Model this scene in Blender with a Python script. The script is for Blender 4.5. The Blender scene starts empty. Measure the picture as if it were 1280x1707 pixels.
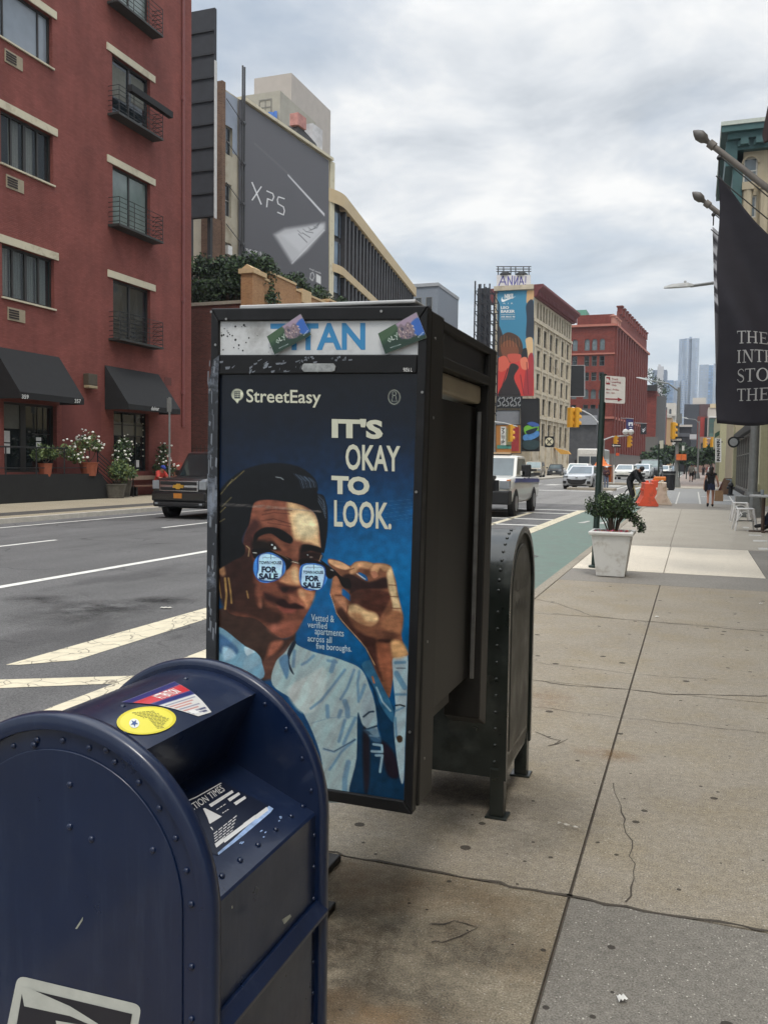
import bpy, bmesh, math, random
import numpy as np
from mathutils import Vector, Matrix, noise as mnoise
random.seed(7)
S = bpy.context.scene
COL = S.collection
R_ = math.radians
# ------------------------------------------------------------------ camera
FPX, CX, CY, CAMH = 1430.0, 640.0, 853.5, 1.75
def cam_axes():
    yaw, pitch, roll = R_(19.8), R_(3.3), R_(.8)
    f = Vector((-math.sin(yaw)*math.cos(pitch), math.cos(yaw)*math.cos(pitch), -math.sin(pitch)))
    r0 = Vector((math.cos(yaw), math.sin(yaw), 0)); u0 = r0.cross(f)
    return r0*math.cos(roll)+u0*math.sin(roll), u0*math.cos(roll)-r0*math.sin(roll), f
CR, CU, CF = cam_axes()
CC = Vector((0, 0, CAMH))
cd = bpy.data.cameras.new('camera'); cam = bpy.data.objects.new('camera', cd); COL.objects.link(cam)
cam.matrix_world = Matrix(((CR.x, CU.x, -CF.x, 0), (CR.y, CU.y, -CF.y, 0), (CR.z, CU.z, -CF.z, CAMH), (0, 0, 0, 1)))
cd.sensor_fit = 'VERTICAL'; cd.sensor_height = 24; cd.lens = FPX/1707*24
cd.clip_start = .05; cd.clip_end = 9000
S.camera = cam
# measuring helpers: where a sight line of the photograph meets a known plane of the street
def ray(px, py): return CR*((px-CX)/FPX)-CU*((py-CY)/FPX)+CF
def GZ(px, py, z=0):
    d = ray(px, py); return CC+d*((z-CAMH)/d.z)
def GX(px, py, x):
    d = ray(px, py); return CC+d*(x/d.x)
def GY(px, py, y):
    d = ray(px, py); return CC+d*(y/d.y)
# ------------------------------------------------------------------ light
SUN_EL, SUN_AZ = 62, 158        # azimuth: degrees from +Y towards +X
S.view_settings.view_transform = 'Standard'; S.view_settings.look = 'None'
S.view_settings.exposure = 0.12; S.view_settings.gamma = 1
W = bpy.data.worlds.new('World'); S.world = W; W.use_nodes = True
nt = W.node_tree; nt.nodes.clear()
def wn(t, **k):
    n = nt.nodes.new(t)
    for a, b in k.items(): setattr(n, a, b)
    return n
out = wn('ShaderNodeOutputWorld'); bg = wn('ShaderNodeBackground'); nt.links.new(bg.outputs[0], out.inputs[0])
bg.inputs[1].default_value = .1
sky = wn('ShaderNodeTexSky', sky_type='NISHITA'); sky.sun_disc = False
sky.sun_elevation = R_(SUN_EL); sky.sun_rotation = R_(SUN_AZ); sky.air_density = 1.0; sky.dust_density = 2.0
tc = wn('ShaderNodeTexCoord'); sep = wn('ShaderNodeSeparateXYZ'); nt.links.new(tc.outputs['Generated'], sep.inputs[0])
# clouds lie on a flat deck: direction / (z + c)
ad = wn('ShaderNodeMath', operation='ADD'); ad.inputs[1].default_value = .16; nt.links.new(sep.outputs[2], ad.inputs[0])
mx = wn('ShaderNodeMath', operation='MAXIMUM'); mx.inputs[1].default_value = .05; nt.links.new(ad.outputs[0], mx.inputs[0])
dv = wn('ShaderNodeVectorMath', operation='DIVIDE'); nt.links.new(tc.outputs['Generated'], dv.inputs[0])
cb = wn('ShaderNodeCombineXYZ'); [nt.links.new(mx.outputs[0], cb.inputs[i]) for i in range(3)]
nt.links.new(cb.outputs[0], dv.inputs[1])
mp = wn('ShaderNodeMapping'); mp.inputs['Location'].default_value = (3.1, 1.7, 0); mp.inputs['Scale'].default_value = (1.0, 1.0, 0.0)
nt.links.new(dv.outputs[0], mp.inputs[0])
def noise(sc, det, rough, dist=0.0):
    n = wn('ShaderNodeTexNoise'); n.inputs['Scale'].default_value = sc; n.inputs['Detail'].default_value = det
    n.inputs['Roughness'].default_value = rough; n.inputs['Distortion'].default_value = dist
    nt.links.new(mp.outputs[0], n.inputs['Vector']); return n
def ramp(src, *st):
    r = wn('ShaderNodeValToRGB'); e = r.color_ramp.elements
    while len(e) < len(st): e.new(.5)
    for el, (p, c) in zip(e, st): el.position = p; el.color = (*c, 1) if len(c) == 3 else c
    nt.links.new(src, r.inputs[0]); return r
n1 = noise(1.25, 7, .55, .25); n2 = noise(2.5, 6, .55, .3)
cover = ramp(n1.outputs[0], (.30, (0, 0, 0)), (.54, (1, 1, 1)))
shade = ramp(n2.outputs[0], (.32, (5.0, 5.4, 5.9)), (.49, (7.3, 7.55, 7.85)), (.66, (9.7, 9.6, 9.4)))
blue = wn('ShaderNodeMixRGB', blend_type='MIX'); blue.inputs[0].default_value = .45
blue.inputs[2].default_value = (5.0, 6.2, 7.5, 1); nt.links.new(sky.outputs[0], blue.inputs[1])
mxc = wn('ShaderNodeMixRGB'); nt.links.new(cover.outputs[0], mxc.inputs[0]); nt.links.new(blue.outputs[0], mxc.inputs[1]); nt.links.new(shade.outputs[0], mxc.inputs[2])
# pale band near the horizon
hz = wn('ShaderNodeMapRange'); hz.inputs[1].default_value = 0; hz.inputs[2].default_value = .30; hz.inputs[3].default_value = .75; hz.inputs[4].default_value = 0
nt.links.new(sep.outputs[2], hz.inputs[0])
mh = wn('ShaderNodeMixRGB'); nt.links.new(hz.outputs[0], mh.inputs[0]); nt.links.new(mxc.outputs[0], mh.inputs[1]); mh.inputs[2].default_value = (6.6, 7.4, 8.0, 1)
# an overcast sky is brightest overhead
zb = wn('ShaderNodeMapRange', interpolation_type='SMOOTHSTEP'); zb.inputs[1].default_value = .42; zb.inputs[2].default_value = .95; zb.inputs[3].default_value = 1; zb.inputs[4].default_value = 3.4
nt.links.new(sep.outputs[2], zb.inputs[0]); zm_ = wn('ShaderNodeVectorMath', operation='SCALE'); nt.links.new(mh.outputs[0], zm_.inputs[0]); nt.links.new(zb.outputs[0], zm_.inputs['Scale'])
nt.links.new(zm_.outputs[0], bg.inputs[0])
sl = bpy.data.lights.new('sun', 'SUN'); sl.energy = 1.5; sl.angle = R_(14); sl.color = (1, .95, .87)
so = bpy.data.objects.new('sun', sl); COL.objects.link(so)
sd = Vector((math.sin(R_(SUN_AZ))*math.cos(R_(SUN_EL)), math.cos(R_(SUN_AZ))*math.cos(R_(SUN_EL)), math.sin(R_(SUN_EL))))
so.rotation_euler = sd.to_track_quat('Z', 'Y').to_euler(); so.location = (0, 0, 60)
S.cycles.max_bounces = 8; S.cycles.use_denoising = True
# ------------------------------------------------------------------ materials
def lin(c):
    return tuple(((v/255)/12.92 if v/255 <= .04045 else ((v/255+.055)/1.055)**2.4) for v in c[:3])
MATS = {}
class NT:
    def __init__(s, name):
        s.m = bpy.data.materials.new(name); s.m.use_nodes = True; s.t = s.m.node_tree; s.p = s.t.nodes['Principled BSDF']
        MATS[name] = s.m
    def n(s, t, ins=None, **k):
        x = s.t.nodes.new(t)
        for a, b in k.items(): setattr(x, a, b)
        for a, b in (ins or {}).items():
            if hasattr(b, 'is_output') or isinstance(b, bpy.types.NodeSocket): s.t.links.new(b, x.inputs[a])
            else: x.inputs[a].default_value = b
        return x
    def pos(s): return s.n('ShaderNodeNewGeometry').outputs['Position']
    def obj(s): return s.n('ShaderNodeTexCoord').outputs['Object']
    def noise(s, v, sc, det=3, rough=.55): return s.n('ShaderNodeTexNoise', {'Vector': v, 'Scale': sc, 'Detail': det, 'Roughness': rough}).outputs[0]
    def ramp(s, src, *st):
        r = s.n('ShaderNodeValToRGB', {0: src}); e = r.color_ramp.elements
        while len(e) < len(st): e.new(.5)
        for el, (p, c) in zip(e, st): el.position = p; el.color = (*c[:3], 1)
        return r.outputs[0]
    def mix(s, f, a, b, mode='MIX'):
        x = s.n('ShaderNodeMixRGB', blend_type=mode)
        for i, v in ((0, f), (1, a), (2, b)):
            if isinstance(v, bpy.types.NodeSocket): s.t.links.new(v, x.inputs[i])
            elif i == 0: x.inputs[0].default_value = v
            else: x.inputs[i].default_value = (*v[:3], 1)
        return x.outputs[0]
    def col(s, v):
        if isinstance(v, bpy.types.NodeSocket): s.t.links.new(v, s.p.inputs['Base Color'])
        else: s.p.inputs['Base Color'].default_value = (*v[:3], 1)
    def bump(s, h, st=.3, d=.01):
        b = s.n('ShaderNodeBump', {'Height': h, 'Strength': st, 'Distance': d}); s.t.links.new(b.outputs[0], s.p.inputs['Normal'])
    def set(s, **k):
        for a, b in k.items():
            a = {'rough': 'Roughness', 'metal': 'Metallic', 'coat': 'Coat Weight', 'spec': 'Specular IOR Level', 'coatr': 'Coat Roughness', 'trans': 'Transmission Weight'}[a]
            if isinstance(b, bpy.types.NodeSocket): s.t.links.new(b, s.p.inputs[a])
            else: s.p.inputs[a].default_value = b
def g3(v): return (v, v, v)
def mat(name, c, rough=.6, metal=0, var=.12, vs=6, bump=0, bs=60, coat=0, spec=.5, dirt=None, ds=2.0):
    """plain paint / metal / cloth: c is sRGB 0-255, mottled by a noise, with optional worn patches"""
    if name in MATS: return MATS[name]
    s = NT(name); c = lin(c); v = s.pos() if vs < 0 else s.obj()
    a = tuple(x*(1-var) for x in c); b = tuple(min(1, x*(1+var)) for x in c)
    k = s.ramp(s.noise(v, abs(vs), 5, .6), (.3, a), (.7, b))
    if dirt:
        f = s.ramp(s.noise(v, ds, 7, .7), (.52, g3(0)), (.66, g3(1)))
        k = s.mix(f, k, lin(dirt))
        s.set(rough=s.ramp(s.noise(v, ds*2, 4), (.3, g3(max(0, rough-.1))), (.7, g3(min(1, rough+.15)))))
    else: s.set(rough=rough)
    s.col(k); s.set(metal=metal, coat=coat, spec=spec)
    if bump: s.bump(s.noise(v, bs, 4, .6), bump)
    return s.m
def brick(name, c1, c2, mortar, bw=.22, bh=.075, var=.15, bump=.35, msize=.012, painted=False):
    if name in MATS: return MATS[name]
    s = NT(name); p = s.pos(); q = s.n('ShaderNodeSeparateXYZ', {0: p})
    sm = s.n('ShaderNodeMath', {0: q.outputs[0], 1: q.outputs[1]}, operation='ADD')
    v = s.n('ShaderNodeCombineXYZ', {0: sm.outputs[0], 1: q.outputs[2]}).outputs[0]
    b = s.n('ShaderNodeTexBrick', {'Vector': v, 'Color1': (*lin(c1), 1), 'Color2': (*lin(c2), 1), 'Mortar': (*lin(mortar), 1), 'Scale': 1.0, 'Mortar Size': msize, 'Brick Width': bw, 'Row Height': bh, 'Bias': 0.0})
    pat = s.ramp(s.noise(p, .55, 6, .65), (.3, g3(1-var)), (.7, g3(1+var)))
    k = s.mix(1, b.outputs[0], pat, 'MULTIPLY')
    streak = s.n('ShaderNodeMapping', {0: p, 'Scale': (1.4, 1.4, .12)}).outputs[0]
    k = s.mix(1, k, s.ramp(s.noise(streak, 1.2, 5, .6), (.35, g3(.9)), (.7, g3(1.06))), 'MULTIPLY')
    s.col(k); s.set(rough=.85, spec=.3)
    inv = s.n('ShaderNodeMath', {0: 1.0, 1: b.outputs['Fac']}, operation='SUBTRACT').outputs[0]
    s.bump(inv, bump, .01)
    return s.m
def vcol(name, rough=.5, coat=0, spec=.5, bump=0):
    """artwork printed on a flat sheet: colours come from the mesh attribute 'ink'"""
    if name in MATS: return MATS[name]
    s = NT(name); a = s.n('ShaderNodeVertexColor', layer_name='ink')
    s.col(s.mix(1, a.outputs[0], s.ramp(s.noise(s.pos(), 14, 5, .7), (.3, g3(.93)), (.7, g3(1.05))), 'MULTIPLY')); s.set(rough=rough, coat=coat, spec=spec, coatr=.06)
    if bump: s.bump(s.noise(s.pos(), 5, 4), bump)
    return s.m
def glassy(name, c=(30, 36, 40), rough=.05, var=.5, vs=1.2):
    """window glass seen from outside: dark and mirror-like"""
    if name in MATS: return MATS[name]
    s = NT(name); c = lin(c)
    s.col(s.ramp(s.noise(s.pos(), vs, 3), (.3, tuple(x*(1-var) for x in c)), (.7, tuple(x*(1+var) for x in c))))
    s.set(rough=rough, spec=.9); s.bump(s.noise(s.pos(), .8, 2), .04, .05)
    return s.m
# ------------------------------------------------------------------ mesh builder
class M:
    def __init__(s): s.v = []; s.f = []; s.mi = []; s.c = 0; s.T = None
    def m(s, i): s.c = i; return s
    def add(s, vs, fs):
        o = len(s.v)
        s.v += [tuple(s.T @ Vector(p)) if s.T is not None else tuple(p) for p in vs]
        s.f += [tuple(i+o for i in f) for f in fs]; s.mi += [s.c]*len(fs); return s
    def box(s, x0, x1, y0, y1, z0, z1):
        return s.add([(x0, y0, z0), (x1, y0, z0), (x1, y1, z0), (x0, y1, z0), (x0, y0, z1), (x1, y0, z1), (x1, y1, z1), (x0, y1, z1)],
                     [(0, 3, 2, 1), (4, 5, 6, 7), (0, 1, 5, 4), (1, 2, 6, 5), (2, 3, 7, 6), (3, 0, 4, 7)])
    def cbox(s, c, d, rot=None):
        c = Vector(c); k = []
        for sz in (-.5, .5):
            for sx, sy in ((-.5, -.5), (.5, -.5), (.5, .5), (-.5, .5)):
                p = Vector((sx*d[0], sy*d[1], sz*d[2])); k.append(c+(rot @ p if rot is not None else p))
        return s.add(k, [(0, 3, 2, 1), (4, 5, 6, 7), (0, 1, 5, 4), (1, 2, 6, 5), (2, 3, 7, 6), (3, 0, 4, 7)])
    def poly(s, pts): return s.add(pts, [tuple(range(len(pts)))])
    def prism(s, pts, vec):
        n = len(pts); vec = Vector(vec); a = [Vector(p) for p in pts]
        return s.add(a+[p+vec for p in a], [tuple(range(n-1, -1, -1)), tuple(range(n, 2*n))]+[(i, (i+1) % n, n+(i+1) % n, n+i) for i in range(n)])
    def loft(s, rings, closed=True, caps=True):
        n = len(rings[0]); vs = [p for r in rings for p in r]; fs = []
        for k in range(len(rings)-1):
            for i in range(n if closed else n-1):
                j = (i+1) % n; fs.append((k*n+i, k*n+j, (k+1)*n+j, (k+1)*n+i))
        if caps and closed: fs += [tuple(range(n-1, -1, -1)), tuple((len(rings)-1)*n+i for i in range(n))]
        return s.add(vs, fs)
    def tube(s, pts, r, n=8, caps=True):
        pts = [Vector(p) for p in pts]; rr = r if isinstance(r, (list, tuple)) else [r]*len(pts); rings = []; u = None
        for i, p in enumerate(pts):
            d = (pts[min(i+1, len(pts)-1)]-pts[max(i-1, 0)]).normalized()
            if u is None: u = d.orthogonal().normalized()
            else:
                u = u-d*u.dot(d); u = u.normalized() if u.length > 1e-6 else d.orthogonal().normalized()
            w = d.cross(u)
            rings.append([p+(u*math.cos(2*math.pi*k/n)+w*math.sin(2*math.pi*k/n))*rr[i] for k in range(n)])
        return s.loft(rings, True, caps)
    def lathe(s, prof, c=(0, 0, 0), n=16, axis='z', caps=True):
        c = Vector(c); rings = []
        for r, h in prof:
            ring = []
            for k in range(n):
                a = 2*math.pi*k/n; x, y = r*math.cos(a), r*math.sin(a)
                ring.append(c+Vector({'z': (x, y, h), 'x': (h, x, y), 'y': (y, h, x)}[axis]))
            rings.append(ring)
        return s.loft(rings, True, caps)
    def ball(s, c, r, n=8, sq=(1, 1, 1)):
        c = Vector(c); k = max(4, n//2)
        pr = [(max(1e-4, math.sin(math.pi*i/k)), -math.cos(math.pi*i/k)) for i in range(k+1)]
        rings = [[c+Vector((a*r*sq[0]*math.cos(2*math.pi*j/n), a*r*sq[1]*math.sin(2*math.pi*j/n), h*r*sq[2])) for j in range(n)] for a, h in pr]
        return s.loft(rings)
    def mesh(s, name, mats):
        me = bpy.data.meshes.new(name); me.from_pydata(s.v, [], s.f)
        for m in (mats if isinstance(mats, (list, tuple)) else [mats]): me.materials.append(m)
        me.polygons.foreach_set('material_index', s.mi); me.update()
        bm = bmesh.new(); bm.from_mesh(me); bmesh.ops.recalc_face_normals(bm, faces=bm.faces); bm.to_mesh(me); bm.free()
        return me
    def build(s, name, mats, parent=None, smooth=False, bevel=0, seg=2, fix=True):
        o = bpy.data.objects.new(name, s.mesh(name, mats)); COL.objects.link(o)
        if smooth: smooth_by_angle(o.data, R_(smooth if smooth is not True else 35))
        if bevel:
            b = o.modifiers.new('bevel', 'BEVEL'); b.width = bevel; b.segments = seg; b.limit_method = 'ANGLE'; b.angle_limit = R_(40)
        if parent is not None: adopt(o, parent)
        return o
def smooth_by_angle(me, ang):
    me.polygons.foreach_set('use_smooth', [True]*len(me.polygons))
    try: me.set_sharp_from_angle(angle=ang)
    except Exception: pass
def world_mat(p):
    m = p.matrix_basis.copy()
    return world_mat(p.parent) @ p.matrix_parent_inverse @ m if p.parent else m
def adopt(o, parent):
    o.parent = parent; o.matrix_parent_inverse = world_mat(parent).inverted(); return o
def tag(o, label=None, cat=None, group=None, kind=None):
    for k, v in (('label', label), ('category', cat), ('group', group), ('kind', kind)):
        if v: o[k] = v
    return o
def thing(name, label, cat, loc=(0, 0, 0), group=None):
    o = bpy.data.objects.new(name, None); COL.objects.link(o); o.location = loc; o.empty_display_size = .2
    return tag(o, label, cat, group)
def move(root, loc, rz=0, sc=1):
    root.location = loc; root.rotation_euler = (0, 0, rz); root.scale = (sc, sc, sc)
def dup(root, loc=None, rz=None, label=None, sc=None):
    r = root.copy(); COL.objects.link(r)
    def rec(a, b):
        for ch in list(a.children):
            c = ch.copy(); COL.objects.link(c); c.parent = b; rec(ch, c)
    rec(root, r)
    if loc is not None: r.location = loc
    if rz is not None: r.rotation_euler = (0, 0, rz)
    if sc is not None: r.scale = (sc, sc, sc)
    if label: r['label'] = label
    return r
def struct(o): o['kind'] = 'structure'; return o
# lettering: a text outline fitted to a quad (top-left, top-right, bottom-right, bottom-left)
_txt = {}
def text_geo(body, bold=0.0):
    if (body, bold) in _txt: return _txt[(body, bold)]
    cu = bpy.data.curves.new('t', 'FONT'); cu.body = body; cu.offset = bold; cu.resolution_u = 3
    ob = bpy.data.objects.new('t', cu); me = bpy.data.meshes.new_from_object(ob)
    vs = [(v.co.x, v.co.y) for v in me.vertices]; fs = [tuple(p.vertices) for p in me.polygons]
    bpy.data.objects.remove(ob); bpy.data.meshes.remove(me); bpy.data.curves.remove(cu)
    _txt[(body, bold)] = (vs, fs); return vs, fs
def lettering(mb, body, q, bold=0.0, lift=0.0, tight=True):
    vs, fs = text_geo(body, bold)
    xs = [v[0] for v in vs]; ys = [v[1] for v in vs]; x0, x1, y0, y1 = min(xs), max(xs), min(ys), max(ys)
    if not tight: y0, y1 = 0.0, .73
    q = [Vector(p) for p in q]; nrm = (q[1]-q[0]).cross(q[3]-q[0]).normalized()*-lift
    o = []
    for x, y in vs:
        u, w = (x-x0)/(x1-x0), (y1-y)/(y1-y0)
        o.append(q[0]*(1-u)*(1-w)+q[1]*u*(1-w)+q[2]*u*w+q[3]*(1-u)*w+nrm)
    mb.add(o, fs); return mb
def qpx(fn, x0, y0, x1, y1, dy=0.0):
    """rectangle in photo pixels (dy: drop of the right end) -> quad on plane fn(px,py)"""
    return [fn(x0, y0), fn(x1, y0+dy), fn(x1, y1+dy), fn(x0, y1)]
# ------------------------------------------------------------------ printed artwork (numpy rasteriser)
def spline(pts, n=6):
    P = [np.array(p, float) for p in pts]; N = len(P); o = []
    for i in range(N):
        a, b, c, d = P[i-1], P[i], P[(i+1) % N], P[(i+2) % N]
        for k in range(n):
            t = k/n; o.append(.5*(2*b+(c-a)*t+(2*a-5*b+4*c-d)*t*t+(3*b-a-3*c+d)*t**3))
    return np.array(o)
class Canvas:
    def __init__(s, x0, y0, x1, y1, step=1.0):
        s.x0, s.y0 = x0, y0; s.nx = int(round((x1-x0)/step))+1; s.ny = int(round((y1-y0)/step))+1
        s.X, s.Y = np.meshgrid(np.linspace(x0, x1, s.nx), np.linspace(y0, y1, s.ny)); s.step = step
        s.a = np.zeros((s.ny, s.nx, 3))
    def _blend(s, sl, al, c): s.a[sl] = s.a[sl]*(1-al[..., None])+np.array(c, float)*al[..., None]
    def _box(s, x0, y0, x1, y1):
        i0 = max(0, int((y0-s.y0)/s.step)-1); i1 = min(s.ny, int((y1-s.y0)/s.step)+2)
        j0 = max(0, int((x0-s.x0)/s.step)-1); j1 = min(s.nx, int((x1-s.x0)/s.step)+2)
        return (slice(i0, i1), slice(j0, j1)) if i1 > i0 and j1 > j0 else None
    def poly(s, pts, c, feather=1.0, smooth=True, op=1.0):
        p = spline(pts, 5) if smooth else np.array(pts, float)
        sl = s._box(p[:, 0].min()-feather, p[:, 1].min()-feather, p[:, 0].max()+feather, p[:, 1].max()+feather)
        if sl is None: return
        x, y = s.X[sl], s.Y[sl]; ins = np.zeros(x.shape, bool); d2 = np.full(x.shape, 1e9)
        for (ax, ay), (bx, by) in zip(p, np.roll(p, -1, 0)):
            if ay != by: ins ^= ((ay > y) != (by > y)) & (x < (bx-ax)*(y-ay)/(by-ay)+ax)
            L = (bx-ax)**2+(by-ay)**2
            t = np.clip(((x-ax)*(bx-ax)+(y-ay)*(by-ay))/L, 0, 1) if L > 1e-9 else 0
            d2 = np.minimum(d2, (x-ax-t*(bx-ax))**2+(y-ay-t*(by-ay))**2)
        d = np.sqrt(d2)*np.where(ins, 1, -1); s._blend(sl, np.clip(d/feather+.5, 0, 1)*op, c)
    def line(s, pts, w, c, feather=1.0, op=1.0):
        p = np.array(pts, float); sl = s._box(p[:, 0].min()-w-2, p[:, 1].min()-w-2, p[:, 0].max()+w+2, p[:, 1].max()+w+2)
        if sl is None: return
        x, y = s.X[sl], s.Y[sl]; d2 = np.full(x.shape, 1e9)
        for (ax, ay), (bx, by) in zip(p[:-1], p[1:]):
            L = max(1e-9, (bx-ax)**2+(by-ay)**2); t = np.clip(((x-ax)*(bx-ax)+(y-ay)*(by-ay))/L, 0, 1)
            d2 = np.minimum(d2, (x-ax-t*(bx-ax))**2+(y-ay-t*(by-ay))**2)
        s._blend(sl, np.clip((w/2-np.sqrt(d2))/feather+.5, 0, 1)*op, c)
    def grain(s, amp, seed=1):
        r = np.random.RandomState(seed); s.a *= 1+amp*(r.rand(s.ny, s.nx, 1)-.5)
    def sheet(s, name, fn, material, parent, gain=1.0):
        vs = [tuple(fn(float(x), float(y))) for x, y in zip(s.X.ravel(), s.Y.ravel())]
        k = np.arange(s.nx*s.ny).reshape(s.ny, s.nx)
        f = np.stack([k[:-1, :-1], k[1:, :-1], k[1:, 1:], k[:-1, 1:]], -1).reshape(-1, 4)
        me = bpy.data.meshes.new(name); me.from_pydata(vs, [], f.tolist()); me.materials.append(material)
        a = np.clip(s.a, 0, 255)/255; l = np.where(a <= .04045, a/12.92, ((a+.055)/1.055)**2.4)*gain
        at = me.color_attributes.new('ink', 'FLOAT_COLOR', 'POINT')
        at.data.foreach_set('color', np.concatenate([np.clip(l, 0, .95).reshape(-1, 3), np.ones((s.nx*s.ny, 1))], 1).astype('f').ravel())
        me.update(); o = bpy.data.objects.new(name, me); COL.objects.link(o)
        if parent is not None: adopt(o, parent)
        return o
# ================================================================== SETTING: ground, road, pavements
def concrete(name, c, var=.12, light=.5, gum=.5, warm=None, fine=.2):
    s = NT(name); p = s.pos(); c = lin(c)
    k = s.ramp(s.noise(p, .9, 6, .65), (.28, tuple(x*(1-var) for x in c)), (.72, tuple(x*(1+var) for x in c)))
    if warm: k = s.mix(s.ramp(s.noise(p, 1.7, 5, .7), (.45, g3(0)), (.68, g3(.75))), k, lin(warm))
    k = s.mix(1, k, s.ramp(s.noise(p, 26, 5, .7), (.3, g3(1-fine)), (.7, g3(1+fine))), 'MULTIPLY')
    k = s.mix(1, k, s.ramp(s.noise(p, 140, 2, .6), (.32, g3(.62)), (.68, g3(1.36))), 'MULTIPLY')
    if light:   # exposed aggregate: pale and dark grains
        vo = s.n('ShaderNodeTexVoronoi', {'Vector': p, 'Scale': 84.0}); rnd = s.n('ShaderNodeSeparateXYZ', {0: vo.outputs['Color']})
        th = s.n('ShaderNodeMath', {0: rnd.outputs[0], 1: .34}, operation='MULTIPLY'); th2 = s.n('ShaderNodeMath', {0: th.outputs[0], 1: .05}, operation='SUBTRACT')
        f = s.n('ShaderNodeMath', {0: vo.outputs['Distance'], 1: th2.outputs[0]}, operation='LESS_THAN').outputs[0]
        k = s.mix(s.n('ShaderNodeMath', {0: f, 1: light}, operation='MULTIPLY').outputs[0], k, s.mix(rnd.outputs[1], lin((72, 66, 60)), lin((215, 208, 196))))
    if gum:     # old chewing gum
        for sc, lim in ((5.5, .16), (11.0, .12)):
            wv = s.n('ShaderNodeVectorMath', {0: p, 1: s.n('ShaderNodeTexNoise', {'Vector': p, 'Scale': 30.0}).outputs['Color']}, operation='ADD')
            vo = s.n('ShaderNodeTexVoronoi', {'Vector': s.n('ShaderNodeMapping', {0: p, 'Scale': (1, 1, 0)}).outputs[0], 'Scale': sc}); rnd = s.n('ShaderNodeSeparateXYZ', {0: vo.outputs['Color']})
            a = s.n('ShaderNodeMapRange', {0: rnd.outputs[0], 1: .42, 2: 1.0, 3: 0.0, 4: lim}).outputs[0]
            f = s.n('ShaderNodeMath', {0: vo.outputs['Distance'], 1: a}, operation='LESS_THAN').outputs[0]
            k = s.mix(s.n('ShaderNodeMath', {0: f, 1: gum}, operation='MULTIPLY').outputs[0], k, lin((52, 47, 42)))
    s.col(k); s.set(rough=.9, spec=.25); s.bump(s.noise(p, 120, 4, .7), .35, .004)
    return s.m
conA = concrete('concrete_tan', (138, 128, 110), .16, .5, .85, (118, 100, 76))
conB = concrete('concrete_grey', (126, 121, 112), .13, .9, .85)  # near grey slabs, base toned darker to imitate vignetting
conC = concrete('concrete_worn', (147, 138, 123), .12, .7, .85, (144, 132, 110))
conW = concrete('concrete_new', (212, 202, 184), .05, 0, .12, None, .06)
conD = concrete('concrete_dark', (134, 129, 121), .10, .2, .4)
conF = concrete('concrete_far', (164, 157, 144), .08, 0, .3)
kerbm = concrete('kerb_stone', (150, 142, 128), .12, 0, .3)
jointm = mat('joint_dirt', (98, 90, 79), .95, var=.2)
crackm = mat('crack_dirt', (78, 71, 62), .95, var=.2)
def asphalt(name, c, var=.14, patch=True):
    s = NT(name); p = s.pos(); c = lin(c)
    k = s.ramp(s.noise(p, .35, 7, .68), (.3, tuple(x*(1-var) for x in c)), (.7, tuple(x*(1+var) for x in c)))
    if patch: k = s.mix(s.ramp(s.noise(s.n('ShaderNodeMapping', {0: p, 'Scale': (.9, .35, 1)}).outputs[0], .55, 4, .6), (.53, g3(0)), (.62, g3(.55))), k, lin((66, 65, 65)))
    k = s.mix(1, k, s.ramp(s.noise(p, 75, 3, .7), (.3, g3(.5)), (.7, g3(1.5))), 'MULTIPLY')
    lane = s.n('ShaderNodeMapping', {0: p, 'Scale': (.55, .012, 1)}).outputs[0]
    k = s.mix(1, k, s.ramp(s.noise(lane, 1.6, 3), (.35, g3(.88)), (.65, g3(1.1))), 'MULTIPLY')
    w = s.n('ShaderNodeVectorMath', {0: p, 1: s.n('ShaderNodeVectorMath', {0: s.n('ShaderNodeTexNoise', {'Vector': p, 'Scale': 1.3}).outputs['Color'], 'Scale': 1.2}, operation='SCALE').outputs[0]}, operation='ADD').outputs[0]
    vo = s.n('ShaderNodeTexVoronoi', {'Vector': w, 'Scale': .34}, feature='DISTANCE_TO_EDGE')
    k = s.mix(s.mix(1, s.ramp(vo.outputs['Distance'], (.004, g3(.7)), (.012, g3(0))), s.ramp(s.noise(p, .4, 3), (.45, g3(0)), (.6, g3(1))), 'MULTIPLY'), k, lin((48, 47, 47)))
    s.col(k); s.set(rough=.88, spec=.3); s.bump(s.noise(p, 90, 3, .7), .45, .006); return s.m
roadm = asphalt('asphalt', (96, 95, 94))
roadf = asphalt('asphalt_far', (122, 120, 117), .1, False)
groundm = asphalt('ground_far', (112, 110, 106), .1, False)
def paint(name, c, wear=.5, under=(92, 91, 90), crack=True):
    s = NT(name); p = s.pos(); k = s.mix(1, lin(c), s.ramp(s.noise(p, 6, 5, .65), (.3, g3(.86)), (.7, g3(1.06))), 'MULTIPLY')
    f = s.ramp(s.noise(p, 3.2, 8, .75), (.62-.25*wear, g3(0)), (.80-.15*wear, g3(.75)))
    k = s.mix(f, k, lin(under))
    if crack:
        w = s.n('ShaderNodeVectorMath', {0: p, 1: s.n('ShaderNodeVectorMath', {0: s.n('ShaderNodeTexNoise', {'Vector': p, 'Scale': 4.0}).outputs['Color'], 'Scale': .25}, operation='SCALE').outputs[0]}, operation='ADD').outputs[0]
        vo = s.n('ShaderNodeTexVoronoi', {'Vector': w, 'Scale': 3.6}, feature='DISTANCE_TO_EDGE')
        k = s.mix(s.ramp(vo.outputs['Distance'], (.008, g3(.8)), (.022, g3(0))), k, lin((96, 88, 78)))
    s.col(k); s.set(rough=.75); return s.m
lineW = paint('road_paint_white', (216, 214, 206), .25, crack=False)
lineC = paint('road_paint_cream', (208, 198, 172), .3)
lineF = paint('road_paint_worn', (198, 196, 188), .75, crack=False)
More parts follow.
